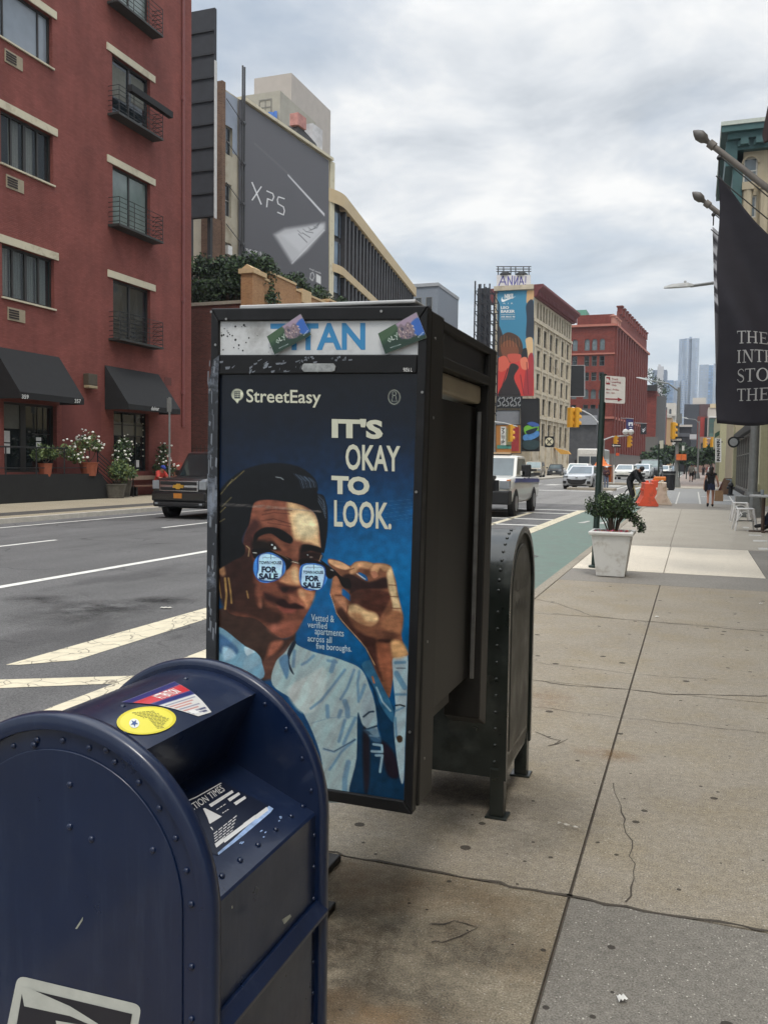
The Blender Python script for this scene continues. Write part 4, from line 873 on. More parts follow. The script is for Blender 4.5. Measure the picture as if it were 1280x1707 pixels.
# label on the chute floor
def tray(px, py, lift=.001):   # plane of the chute floor
    p0 = Vector((UX+.075, 0, 1.045)); n = Vector((.1, 0, RB-.004-.075)).normalized(); n = Vector((1.045-.945, 0, RB-.004-.075)).normalized(); d = ray(px, py)
    return CC+d*((p0+n*lift-CC).dot(n)/d.dot(n))
Zs['t'] = (180, 1120, .29688)
def tq(pts, lift=.001): return [tray(x, y, lift) for x, y in zp('t', pts)]
b = M(); b.poly(tq([(430, 700), (640, 616), (660, 626), (935, 768), (905, 800), (620, 1030), (560, 1010)])); lab = b.build('collection_times_label', mat('label_black', (16, 24, 44), .35), ub)
b = M(); W_ = mat('label_white', (206, 206, 204), .5, var=.05)
b.poly(tq([(430, 728), (497, 700), (636, 622), (640, 626), (498, 706), (430, 736)], .0014))
lettering(b, 'COLLECTION TIMES', [tray(*zp('t', [p])[0], .0016) for p in ((340, 822), (634, 634), (660, 666), (366, 854))])
for x, y, l in ((567, 745, 130), (672, 714, 62), (706, 735, 62)):
    b.poly(tq([(x, y), (x+l, y-l*.62), (x+l+10, y-l*.62+12), (x+14, y+14)], .0014))
for x, y, l in ((600, 965, 46), (646, 938, 120), (760, 852, 68), (826, 806, 66)): b.poly(tq([(x, y), (x+l, y-l*.73), (x+l+10, y-l*.73+18), (x+10, y+22)], .0014))
for i in range(5):
    x, y = 594+2*i, 908+14*i; L = 135-8*i
    for k in range(5): b.poly(tq([(x+k*L/5, y-k*L/5*.8), (x+k*L/5+L/6.5, y-(k*L/5+L/6.5)*.8), (x+k*L/5+L/6.5+2, y-(k*L/5+L/6.5)*.8+4), (x+k*L/5+2, y+4-k*L/5*.8)], .0014))
for x, y, l in ((610, 772, 55), (642, 792, 38), (585, 742, 90)):
    for k in range(3): b.poly(tq([(x+k*l/3, y-k*l/3*.63), (x+k*l/3+l/4, y-(k*l/3+l/4)*.63), (x+k*l/3+l/4+2, y-(k*l/3+l/4)*.63+3), (x+k*l/3+2, y+3-k*l/3*.63)], .0014))
b.poly(tq([(575, 872), (583, 870), (592, 886), (590, 890)], .0014)); b.poly(tq([(535, 768), (545, 764), (640, 812), (575, 852), (570, 850), (560, 820)], .0014))
b.build('label_print', W_, lab)
b = M(); b.poly(tq([(618, 1015), (700, 945), (905, 752), (930, 768), (912, 790), (760, 920), (622, 1028)], .0012)); r6 = random.Random(9)
for i in range(16):
    x, y = (720+r6.random()*40, 955+r6.random()*16) if i < 5 else (850+r6.random()*40, 880+r6.random()*50) if i < 11 else (955+r6.random()*14, 812+r6.random()*40)
    b.poly(tq([(x, y), (x+6+6*r6.random(), y-4), (x+8, y+3), (x+2, y+5)], .0012))
b.build('torn_sticker_edge', mat('torn_paper', (140, 164, 200), .6, var=.3, vs=40), ub)
b = M(); q = [tray(*zp('t', [p])[0], .06) for p in ((308, 484), (398, 455), (360, 478), (340, 505), (296, 505))]
q = [Vector((UX+.05, p.y, p.z)) for p in q]
fr = lambda px, py: CC+ray(px, py)*((UX+.1-CC.x)/ray(px, py).x)
b.poly([fr(*p) for p in zp('t', [(300, 482), (345, 476), (402, 455), (362, 482), (345, 508), (290, 508)])]); o = b.build('mail_decal', mat('decal_grey', (130, 138, 148), .5), ub)
# chips in the enamel
b = M()
for pts in ([(126, 1548), (139, 1528), (138.5, 1534), (129, 1548.5)], [(386, 1511), (388, 1509), (388.5, 1514), (386.5, 1515)], [(470, 1533), (484, 1524), (486, 1528), (474, 1541)]):
    yy = Y0-.005 if pts[0][0] < 300 else None
    b.poly([GY(x, y, yy) if yy else GX(x, y, UX+RB+(.0015 if pts[0][0] < 400 else .052)) for x, y in pts])
b.build('enamel_chips', mat('chip', (150, 152, 140), .6, var=.4, vs=50), ub)
# eagle emblem on the near face
ef = lambda px, py, l=0: GY(px, py, Y0-.0042-l)
Zs['e'] = (0, 1600, .234375)
def rq(pts): return zp('e', pts)
def rnd(pts, r):   # rounded corners
    o = []; n = len(pts)
    for i in range(n):
        p0, p, p1 = Vector(pts[i-1]), Vector(pts[i]), Vector(pts[(i+1) % n]); a = p+(p0-p).normalized()*r; c = p+(p1-p).normalized()*r
        for k in range(6): t = k/5; o.append(tuple(a*(1-t)**2+p*2*t*(1-t)+c*t*t))
    return o
b = M(); q0 = rnd([(128, 110), (1010, 322), (890, 1000), (-10, 770)], 62); q1 = [(205, 200), (940, 385), (838, 930), (70, 728)]
b.m(0).poly([ef(*p) for p in rq(q0)]); b.m(1).poly([ef(*p, .0008) for p in rq([(165, 200), (942, 386), (846, 905), (80, 700)])]); b.m(0)
b.poly([ef(*p, .0014) for p in rq([(150, 195), (205, 200), (500, 330), (700, 455), (760, 560), (660, 470), (500, 400), (175, 330)])])
b.poly([ef(*p, .0014) for p in rq([(398, 432), (620, 470), (760, 560), (700, 600), (640, 560), (420, 520)])]); b.poly([ef(*p, .0014) for p in rq([(120, 600), (520, 640), (600, 700), (110, 690)])])
b.build('eagle_emblem', [mat('emblem_white', (176, 178, 170), .5, var=.08, vs=30), mat('emblem_dark', (30, 30, 38), .5)], ub)
# ================================================================== BUILDINGS
class Fac:
    """a facade plane: origin, heading (degrees from +Y towards +X); d is depth into the building (building on the left of the heading)"""
    def __init__(s, x, y, ang=0, side=-1):
        a = R_(ang); s.o = Vector((x, y, 0)); s.d = Vector((math.sin(a), math.cos(a), 0)); s.n = Vector((s.d.y, -s.d.x, 0))*side
    def p(s, a, z, d=0): return s.o+s.d*a+s.n*d+Vector((0, 0, z))
    def hit(s, px, py, d=0):
        r = ray(px, py); t = s.n.dot(s.o+s.n*d-CC)/s.n.dot(r); return CC+r*t
    def az(s, px, py):
        q = s.hit(px, py); return (q-s.o).dot(s.d), q.z
    def box(s, b, a0, a1, z0, z1, d0, d1):
        P = s.p
        return b.add([P(a0, z0, d0), P(a1, z0, d0), P(a1, z0, d1), P(a0, z0, d1), P(a0, z1, d0), P(a1, z1, d0), P(a1, z1, d1), P(a0, z1, d1)],
                     [(0, 3, 2, 1), (4, 5, 6, 7), (0, 1, 5, 4), (1, 2, 6, 5), (2, 3, 7, 6), (3, 0, 4, 7)])
    def quad(s, b, a0, a1, z0, z1, d=0): return b.poly([s.p(a0, z0, d), s.p(a1, z0, d), s.p(a1, z1, d), s.p(a0, z1, d)])
    def wall(s, b, a0, a1, z0, z1, holes, dep=.25):
        A = sorted({a0, a1, *[h[0] for h in holes], *[h[1] for h in holes]}); Z = sorted({z0, z1, *[h[2] for h in holes], *[h[3] for h in holes]})
        A = [a for a in A if a0 <= a <= a1]; Z = [z for z in Z if z0 <= z <= z1]
        for i in range(len(A)-1):
            run = None
            for j in range(len(Z)-1):
                ca, cz = (A[i]+A[i+1])/2, (Z[j]+Z[j+1])/2; hole = any(h[0] < ca < h[1] and h[2] < cz < h[3] for h in holes)
                if not hole and run is None: run = Z[j]
                if run is not None and (hole or j == len(Z)-2): s.quad(b, A[i], A[i+1], run, Z[j] if hole else Z[j+1]); run = None
        for h in holes:
            P = s.p
            for (x0, zz0, x1, zz1) in ((h[0], h[2], h[1], h[2]), (h[1], h[2], h[1], h[3]), (h[1], h[3], h[0], h[3]), (h[0], h[3], h[0], h[2])): b.poly([P(x0, zz0), P(x1, zz1), P(x1, zz1, dep), P(x0, zz0, dep)])
        return b
# front facing walls (towards the camera): heading +X with depth along +Y
def front(y, x0=0): return Fac(x0, y, 90, -1)
def window(F, par, a0, a1, z0, z1, fm, gm, dep=.2, fw=.06, mull=(), rails=(), sill=None, name='window'):
    b = M(); F.box(b, a0, a0+fw, z0, z1, dep-.05, dep+.03); F.box(b, a1-fw, a1, z0, z1, dep-.05, dep+.03)
    F.box(b, a0+fw, a1-fw, z1-fw, z1, dep-.05, dep+.03); F.box(b, a0+fw, a1-fw, z0, z0+fw, dep-.05, dep+.03)
    for t, w in mull: F.box(b, a0+(a1-a0)*t-w/2, a0+(a1-a0)*t+w/2, z0+fw, z1-fw, dep-.04, dep+.03)
    for t, w in rails: F.box(b, a0+fw, a1-fw, z0+(z1-z0)*t-w/2, z0+(z1-z0)*t+w/2, dep-.035, dep+.03)
    w = b.build(name, fm, par)
    b = M(); F.quad(b, a0+fw*.5, a1-fw*.5, z0+fw*.5, z1-fw*.5, dep+.01); b.build('pane', gm, w)
    if sill: b = M(); F.box(b, a0-.05, a1+.05, z0-.07, z0-.002, -.08, dep); b.build('sill', sill, w)
    return w
def shell(b, F, a0, a1, z0, z1, back):
    """sides, back and roof behind a facade"""
    P = F.p
    b.poly([P(a0, z0), P(a0, z0, back), P(a0, z1, back), P(a0, z1)]); b.poly([P(a1, z0), P(a1, z1), P(a1, z1, back), P(a1, z0, back)])
    b.poly([P(a0, z1), P(a0, z1, back), P(a1, z1, back), P(a1, z1)]); b.poly([P(a0, z0, back), P(a1, z0, back), P(a1, z1, back), P(a0, z1, back)])
gl = glassy('glass_dark', (34, 40, 44)); glL = glassy('glass_pale', (96, 108, 112), .08, .25); glS = glassy('glass_shop', (26, 32, 34), .03)
cream = mat('cream_stone', (196, 188, 164), .8, var=.08, vs=3, dirt=(170, 160, 138), ds=1.5)
alum = mat('dark_window_frame', (44, 42, 40), .5, var=.1)
blackrail = mat('black_iron', (24, 24, 25), .5, var=.15)
# ---------------- red painted brick apartment building
redb = brick('red_painted_brick', (132, 76, 68), (121, 67, 60), (118, 68, 61), .22, .072, .2, .6, .010)
F = Fac(-25.5, 0)
RB_ = thing('apartment_building', 'red painted brick apartment building with cream lintels and black awnings', 'building', (-25.5, 30, 0))
holes = []; WZ = [8.0, 13.1, 17.85, 22.7]; BZ = [7.35, 12.5, 17.45, 22.35]
for z in WZ: holes += [(26.73, 29.62, z, z+2.05), (18.6, 21.5, z, z+2.05)]
for z in BZ: holes.append((33.5, 36.4, z, z+2.72))
holes += [(26.73, 29.7, 1.15, 3.95), (33.5, 36.25, 1.15, 4.0)]
b = M(); F.wall(b, 8, 40.05, 0, 27.5, holes, .3); shell(b, F, 8, 40.05, 0, 27.5, 14); b.build('wall', redb, RB_)
curt = mat('curtain', (176, 178, 168), .9, var=.12, vs=14); curtG = mat('curtain_green', (142, 152, 146), .9, var=.12, vs=14)
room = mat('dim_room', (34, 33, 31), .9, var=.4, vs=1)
clear = NT('window_film'); clear.col(lin((60, 66, 68))); clear.set(rough=.04, spec=.8); clear.p.inputs['Alpha'].default_value = .45; clear = clear.m
for i, z in enumerate(WZ):
    for a in (26.73, 18.6):
        w = window(F, RB_, a, a+2.89, z, z+2.05, alum, clear if i != 2 else glassy('glass_sky', (130, 138, 146), .04, .1), .22, .1, ((.25, .09), (.5, .13), (.75, .09)) if i != 2 else ((.12, .08), (.78, .07)), (), cream)
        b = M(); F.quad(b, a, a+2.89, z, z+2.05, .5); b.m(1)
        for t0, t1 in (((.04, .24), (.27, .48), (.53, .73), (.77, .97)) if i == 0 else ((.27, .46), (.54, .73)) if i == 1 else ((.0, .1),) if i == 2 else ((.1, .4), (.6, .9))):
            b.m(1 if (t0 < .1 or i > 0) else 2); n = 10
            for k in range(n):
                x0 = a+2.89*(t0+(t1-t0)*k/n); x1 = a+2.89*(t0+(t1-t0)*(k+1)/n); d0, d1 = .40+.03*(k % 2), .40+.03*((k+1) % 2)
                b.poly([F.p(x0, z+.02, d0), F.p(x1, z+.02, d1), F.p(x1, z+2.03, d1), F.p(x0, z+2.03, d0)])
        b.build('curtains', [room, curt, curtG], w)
        b = M(); F.box(b, a-.28, a+3.12, z+2.055, z+2.36, -.05, .12); b.build('lintel', cream, w)
    b = M(); F.box(b, 26.97, 27.9, z-.86, z-.36, -.03, .05); F.box(b, 27.0, 27.55, z-.80, z-.42, -.034, -.031)
    ac = b.build('air_conditioner_grille', mat('ac_cream', (150, 138, 116), .7), RB_)
    b = M()
    for k in range(4): F.box(b, 27.02, 27.55, z-.78+.095*k, z-.72+.095*k, -.05, -.035)
    b.build('slats', mat('ac_dark', (40, 30, 27), .7), ac)
for i, z in enumerate(BZ):
    w = window(F, RB_, 33.5, 36.4, z, z+2.72, alum, gl if i in (0, 2) else glassy('glass_blind', (112, 124, 120), .1, .2), .22, .1, ((.5, .1),), (), None)
    if i == 2: b = M(); F.quad(b, 33.7, 34.8, z+1.0, z+2.4, .226); F.quad(b, 35.2, 36.2, z+1.2, z+2.5, .226); b.build('blind', mat('blind', (92, 92, 82), .6), w)
    b = M(); F.box(b, 33.1, 36.78, z+2.725, z+3.04, -.05, .12); b.build('lintel', cream, w)
    b = M(); F.box(b, 33.15, 36.62, z-.16, z-.06, -.62, -.005)
    bal = b.build('balcony', mat('balcony_slab', (46, 47, 44), .6, var=.2), RB_)
    b = M()
    for k in range(6):
        zz = z+.06+.215*k; b.tube([F.p(33.2, zz, 0), F.p(33.2, zz, -.6), F.p(36.58, zz, -.6), F.p(36.58, zz, 0)], .016, 5)
    for a in (33.2, 34.3, 35.45, 36.58): b.tube([F.p(a, z-.06, -.6), F.p(a, z+1.14, -.6)], .018, 5)
    for k in range(5): b.tube([F.p(36.58, z+.06+.215*k, -.6), F.p(36.58, z+.27+.215*k, -.3), F.p(36.58, z+.06+.215*k, 0)], .012, 4)
    b.build('railing', blackrail, bal)
b = M(); F.box(b, 33.9, 37.2, BZ[2]+1.12, BZ[2]+1.42, -.78, -.52); b.build('planter_box', mat('black_canvas', (30, 30, 31), .9), RB_)
b = M(); b.tube([F.p(39.2, 3.5, -.07), F.p(39.2, 27.4, -.07)], .075, 8); F.box(b, 39.08, 39.32, 10.0, 10.25, -.12, 0); F.box(b, 39.08, 39.32, 5.2, 5.4, -.12, 0); F.box(b, 39.08, 39.32, 20.3, 20.5, -.12, 0)
b.build('drainpipe', mat('red_pipe', (116, 64, 62), .6), RB_, smooth=40)
awn = mat('black_awning', (21, 21, 22), .85, var=.2, vs=4)
AW = mat('awning_lettering', (196, 196, 192), .7)
def awning(a0, a1, letters):
    b = M(); P = F.p
    tl, tr, fl, fr_, vl, vr = P(a0, 6.02, -.02), P(a1, 6.02, -.02), P(a0, 4.25, -1.3), P(a1, 4.25, -1.3), P(a0, 4.0, -1.3), P(a1, 4.0, -1.3)
    b.poly([tl, tr, fr_, fl]); b.poly([fl, fr_, vr, vl]); b.poly([tl, fl, vl, P(a0, 4.0, -.02)]); b.poly([tr, P(a1, 4.0, -.02), vr, fr_])
    aw = b.build('awning', awn, RB_)
    for t_, q in letters:
        b = M(); lettering(b, t_, qpx(lambda x, y: F.hit(x, y, -1.305), *q), .02); b.build('lettering', AW, aw)
awning(26.2, 29.85, [('359', (37, 657.5, 48.5, 664.5, .6)), ('357', (125, 665, 135.5, 671.5, .6))]); awning(32.85, 37.05, [('dekar', (252.5, 677.5, 266, 684, .6))])
b = M(); F.box(b, 31.4, 32.0, 5.0, 5.5, -.3, 0); b.m(1); F.box(b, 31.4, 32.0, 4.86, 4.99, -.3, -.02); b.build('wall_lamp', [mat('lamp_grey', (74, 66, 54), .6), mat('lamp_lens', (150, 136, 108), .4)], RB_, bevel=.02)
# door with side light, shop window
d = window(F, RB_, 26.73, 29.7, 1.15, 3.95, alum, glS, .25, .1, ((.42, .3),), (), None, 'door')
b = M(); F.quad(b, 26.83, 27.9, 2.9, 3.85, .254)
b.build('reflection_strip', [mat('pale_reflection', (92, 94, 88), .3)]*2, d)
for q in ((26.98, 27.3, 2.35, 2.8), (26.98, 27.3, 1.9, 2.3), (28.75, 29.05, 2.1, 2.4), (28.75, 29.05, 2.45, 2.6), (28.75, 29.05, 1.85, 2.05)): b = M(); F.quad(b, *q, .25); b.build('door_notice', mat('paper', (214, 214, 210), .8), d)
b = M()
for a in (28.82, 29.16): F.box(b, a-.012, a+.012, 2.75, 3.85, .235, .25)
F.box(b, 28.5, 29.55, 2.72, 2.75, .235, .25); b.build('glazing_bars', alum, d)
s_ = window(F, RB_, 33.5, 36.25, 1.15, 4.0, alum, glS, .25, .07, ((.35, .04), (.72, .04)), ((.78, .04), (.60, .04)))
b = M(); F.quad(b, 33.6, 36.1, 2.85, 3.5, .256); b.m(1); F.quad(b, 34.75, 35.15, 2.15, 2.33, .25); F.quad(b, 35.45, 35.8, 1.35, 1.7, .25); b.m(2); F.quad(b, 34.5, 35.5, 1.35, 1.75, .262); b.build('shop_display_and_reflection', [mat('pale_reflection2', (104, 102, 90), .3), mat('paper', (214, 214, 210), .8), mat('display_orange', (130, 82, 56), .7, var=.4, vs=6)], s_)  # pale reflection painted on the shop glass, with papers and display
b = M()
for k in range(7): b.ball(F.p(36.05, 1.9+.32*k, .2), .035, 6)
b.build('string_lights', mat('bulb', (230, 226, 206), .4), s_)
b = M(); F.quad(b, 30.0, 32.6, .5, 4.3, -.004); b.build('painted_patch', mat('patch_red', (112, 58, 52), .85, var=.1), RB_)
b = M(); F.quad(b, 37.0, 39.6, .2, 1.6, -.004); b.build('painted_patch', mat('patch_bright', (140, 58, 46), .85, var=.2), RB_)
b = M(); F.box(b, 37.6, 38.2, 5.55, 5.95, -.01, 0); b.build('wall_vent', mat('vent_dark', (92, 50, 45), .8, var=.3, vs=30), RB_)
# ---------------- low brick building with corner pier and stepped parapet
dkb = brick('dark_brick', (106, 58, 50), (82, 44, 38), (92, 74, 66), .22, .075, .18); tanb = brick('tan_brick', (172, 126, 86), (152, 106, 70), (156, 130, 100), .22, .075, .16)
LB_ = thing('brick_building', 'low dark and tan brick building with stepped parapet behind the red building', 'building', (-27, 50, 0))
b = M(); b.box(-40, -26.3, 47.5, 60, 0, 11.45); b.build('side_wall', dkb, LB_)
b = M(); b.box(-40, -26.3, 47.42, 47.62, 11.451, 11.65); b.build('coping', mat('coping_grey', (150, 142, 128), .8), LB_)
b = M(); b.box(-26.299, -25.5, 46.8, 48.3, 0, 13.1); b.build('corner_pier', tanb, LB_)
b = M(); b.box(-26.42, -25.38, 46.68, 48.42, 13.1, 13.38); b.prism([(-26.3, 46.8, 13.38), (-25.5, 46.8, 13.38), (-25.9, 46.8, 13.66)], (0, 1.5, 0)); b.build('pier_cap', mat('cap_stone', (186, 160, 122), .8), LB_)
b = M(); b.box(-26.1, -25.55, 48.31, 67, 0, 12.6)
for a0, a1, z in ((48.31, 49.1, 13.0), (49.1, 52.9, 13.55), (52.9, 53.7, 13.2), (55.2, 58.5, 13.2), (58.5, 67, 13.55)): b.box(-26.1, -25.55, a0+.01, a1-.01, 12.601, z)
b.build('parapet', tanb, LB_)
b = M()
for a0, a1, z in ((48.31, 49.1, 13.0), (49.1, 52.9, 13.55), (52.9, 53.7, 13.2), (55.2, 58.5, 13.2), (58.5, 67, 13.55)): b.box(-26.16, -25.49, a0, a1, z+.001, z+.14)
b.box(-26.2, -25.45, 53.72, 55.18, 12.601, 13.5); b.build('parapet_coping', mat('cap_stone', (186, 160, 122), .8), LB_)
b = M(); F2 = front(41.6); fl = M()
for k in range(22): fl.tube([(-31+.27*k, 42.5, 0), (-31+.27*k, 42.5, 2.6)], .025, 4)
fl.tube([(-31.1, 42.5, 2.4), (-25.2, 42.5, 2.4)], .03, 4); fl.tube([(-31.1, 42.5, .3), (-25.2, 42.5, .3)], .03, 4)
tag(fl.build('iron_fence', mat('rusty_iron', (62, 46, 40), .8)), 'rusty vertical bar fence closing the gap beside the red building', 'fence')
# ---------------- billboard wall building
XF = Fac(-33, 58.5, 5)
XB = thing('billboard_building', 'cream walled building carrying a huge grey laptop advertisement', 'building', (-36, 66, 0))
crw = mat('cream_render', (172, 164, 146), .85, var=.12, vs=.6, dirt=(150, 140, 120), ds=.5); bluw = mat('blue_grey_render', (142, 150, 162), .85, var=.1, vs=.8)
hl = [(-2.1, -1.02, 22.3, 26.3), (-2.1, -1.1, 15.5, 22.0-.01), (-2.1, -1.1, 12.0, 17.8-2.4)]
hl = [(-2.15, -1.02, 24.4-2.2, 26.35), (-2.15, -1.12, 19.75-1.6, 22.2-.1)]
hl = [(-2.15, -1.0, 24.3, 26.36), (-2.15, -1.12, 19.8, 22.2), (-2.15, -1.1, 15.9, 17.9)]
b = M(); XF.wall(b, -2.6, 15, 10, 28.85, hl, .3); XF.quad(b, -2.6, 15, 0, 10); shell(b, XF, -2.6, 15, 0, 28.85, 22); b.build('wall', crw, XB)
b = M(); XF.wall(b, -2.25, -.35, 24.6, 28.75, [hl[0]], .05)
for v in range(len(b.v)): b.v[v] = tuple(Vector(b.v[v])-XF.n*.012)
b.build('painted_upper_wall', bluw, XB)
wfm = mat('grey_window_frame', (120, 118, 112), .6)
for h in hl: window(XF, XB, *h, wfm, gl, .2, .1, ((.45, .08),), ((.5, .08),))
b = M(); XF.box(b, -2.0, -1.45, 16.95, 17.6, -.35, .1); b.build('window_air_conditioner', mat('ac_white', (206, 206, 202), .6), XB)
b = M(); XF.box(b, -2.62, -2.22, 0, 29.2, -.25, .35); XF.box(b, -4.3, -2.62, 0, 19.2, -.2, .35); b.build('brick_pier', brick('brown_brick', (122, 92, 74), (96, 70, 56), (118, 100, 84), .22, .075, .2), XB)
b = M()
for da in (-.2, .06): b.tube([XF.p(da, 14, -.35), XF.p(da, 31.2, -.35)], .07, 6)
for z in range(15, 29, 3): b.tube([XF.p(-.2, z, -.35), XF.p(.06, z+.1, -.35)], .16, 6); b.tube([XF.p(-.1, z, -.35), XF.p(-1.9, z+1.2, -.1)], .03, 4)
b.build('standpipes', mat('pipe_grey', (58, 58, 60), .6), XB)
xc = Canvas(398, 160, 548, 486, 1.25); xc.a[:] = (88, 87, 91)
xc.a *= (1.05-.00035*(xc.Y-160))[..., None]
xc.poly([(425, 238), (486, 293), (486, 296), (424, 240)], (120, 120, 122), 3, False, .4); xc.poly([(480, 290), (541, 356), (541, 361), (480, 293)], (206, 206, 208), 1.2, False)
xc.poly([(457, 391), (475, 381), (510, 376), (541, 371), (541, 384), (512, 418), (487, 439)], (184, 184, 186), 7, False); xc.poly([(470, 392), (520, 378), (541, 374), (541, 380), (500, 420)], (200, 200, 202), 6, False, .8)
for i in range(6): xc.line([(498+6*i, 390-2*i), (512+5*i, 404-8*i)], 1.2, (96, 96, 98), 1)
for i in range(4): xc.line([(496+9*i, 384-2.4*i), (503+8.4*i, 390-3.2*i)], .9, (110, 110, 112), 1)
xc.line([(487, 439), (541, 383)], 1.2, (220, 220, 222), 1)
xc.poly([(527, 456), (535, 461), (535, 474), (527, 470)], (206, 206, 204), 1, False); xc.line([(522, 454), (524, 461), (521, 468), (517, 464), (518, 456), (522, 454)], 1.2, (206, 206, 206), 1)
xa = xc.sheet('billboard', lambda x, y: XF.hit(x, max(y, 166+(x-400)*.69), -.12), vcol('billboard_ink', .6), XB, 1.0)
b = M(); nt0, nt1 = XF.az(400, 164), XF.az(546, 266); XF.box(b, .02, 14.3, 28.86, 29.1, -.3, .3); XF.box(b, 14.05, 14.9, 9, 28.86, -.1, .2); b.build('cornice', cream, XB)
def stroke(b, pts, w, fn):
    for (ax, ay), (bx, by) in zip(pts[:-1], pts[1:]):
        l = math.hypot(bx-ax, by-ay); nx, ny = -(by-ay)/l*w/2, (bx-ax)/l*w/2; ex, ey = (bx-ax)/l*w*.4, (by-ay)/l*w*.4
        b.poly([fn(ax-ex+nx, ay-ey+ny), fn(bx+ex+nx, by+ey+ny), fn(bx+ex-nx, by+ey-ny), fn(ax-ex-nx, ay-ey-ny)])
wl = mat('billboard_white', (214, 214, 214), .6); xq = lambda d: (lambda x, y: XF.hit(x, y, -.12-d)); zx = lambda pts: [(310+x*.3203, 100+y*.3203) for x, y in pts]
b = M(); stroke(b, zx([(345, 638), (392, 750)]), 2.2, xq(.01)); stroke(b, zx([(392, 660), (346, 728)]), 2.2, xq(.014)); b.build('letter', wl, xa)
b = M(); stroke(b, zx([(422, 682), (452, 695), (458, 712), (450, 732), (425, 722), (421, 764)]), 2.0, xq(.01)); b.build('letter', wl, xa)
b = M(); stroke(b, zx([(512, 722), (482, 712), (476, 728), (480, 748), (508, 765), (513, 785), (508, 806), (478, 793)]), 2.0, xq(.01)); b.build('letter', wl, xa)
b = M(); lettering(b, 'THE XPS 13', qpx(xq(.01), 410, 414, 436, 420, 6), .01); b.build('caption', wl, xa)
b = M(); lettering(b, 'intel inside', qpx(xq(.01), 516, 446, 535, 449, 8)); b.build('caption', wl, xa)
# rooftop structures of the billboard building
b = M(); pent = mat('penthouse_render', (158, 154, 142), .85, var=.1, vs=1)
P1 = [XF.hit(408, 166, 2), XF.hit(466, 156, 2)]
def roofbox(b, px0, px1, pyt, z0, y, dep):
    p0, p1 = GY(px0, pyt, y), GY(px1, pyt, y); b.box(p0.x, p1.x, y, y+dep, z0, p0.z); return p0, p1
p0, p1 = roofbox(b, 404, 467, 160, 28, 69, 7.5); b.build('penthouse', pent, XB)
w0, w1 = GY(432, 167, 68.98), GY(453, 191, 68.98); window(front(69), XB, w0.x, w1.x, w1.z, w0.z, wfm, gl, .0, .1, ((.5, .08),), ((.5, .08),))
q0, q1 = GY(442, 188, 68.8), GY(462, 203, 68.8); b = M(); b.add([(q0.x+(q1.x-q0.x)*i/6, 68.8+.12*math.sin(i*2.1), z) for z in (q1.z, q0.z) for i in range(7)], [(i, i+1, 8+i, 7+i) for i in range(6)]); b.build('tarpaulin', mat('tarp_blue', (70, 112, 180), .6, var=.3, vs=2), XB)
b = M(); p0, p1 = roofbox(b, 424, 486, 131, 28, 77, 9.5); b.build('bulkhead', mat('bulkhead_beige', (172, 164, 156), .85, var=.06, vs=1), XB)
b = M(); XF.box(b, 12.0, 13.8, 28.9, 31.5, .6, 4); b.build('tent_frame', mat('white_sheet', (190, 188, 188), .7, var=.2, vs=1.5), XB)
b = M(); g0 = XF.p(9, 29.1, .2); b.prism([XF.p(8.6, 29.1, .4), XF.p(13.4, 29.1, .4), XF.p(12.2, 29.8, .4), XF.p(9.2, 30.4, .4)], XF.n*3); b.build('round_roof', mat('roof_dark', (60, 58, 60), .6), XB)
b = M(); XF.box(b, 8.8, 10.2, 30.2, 31.2, .2, 1.0); b.build('red_tarpaulin', mat('tarp_red', (170, 120, 112), .7, var=.3, vs=2), XB)
# dark rear of a big hoarding beside it
hx0, hx1, hz0, hz1 = GY(300, 40, 52).x, GY(357.5, 360, 52).x, GY(345, 362, 52).z, GY(340, 16, 52).z
HB = thing('hoarding', 'tall black rear of an advertising hoarding beside the red building', 'billboard', (hx1, 52, 11.6))
b = M(); b.box(hx0, hx1, 52, 52.25, hz0, hz1); b.build('panel', mat('hoarding_black', (36, 37, 42), .7, var=.25, vs=1.5), HB)
for k in range(9): b = M(); b.box(hx0, hx1-.05, 51.9, 51.998, hz0+(hz1-hz0)*k/9, hz0+(hz1-hz0)*k/9+.12); b.build('batten', mat('hoarding_batten', (28, 28, 31), .7), HB)
b = M(); b.box(hx1+.002, hx1+.05, 51.95, 52.25, hz0-.1, hz0+(hz1-hz0)*.75); b.build('edge_trim', mat('trim_white', (186, 184, 180), .6), HB)
b = M()
for x in (hx0+.6, hx1-.6): b.box(x-.12, x+.12, 52.3, 52.6, 11.65, hz1-1)
b.build('posts', blackrail, HB)
b = M(); q = GY(346, 415, 49.5); b.lathe([(.55, 0), (.55, 1.9), (.45, 2.2), (.01, 2.35)], (q.x-.3, 51.3, 11.5), 12); tag(b.build('roof_vent', mat('vent_white', (206, 202, 196), .6), smooth=True), 'white round topped vent pipe standing in the roof hedge', 'vent')
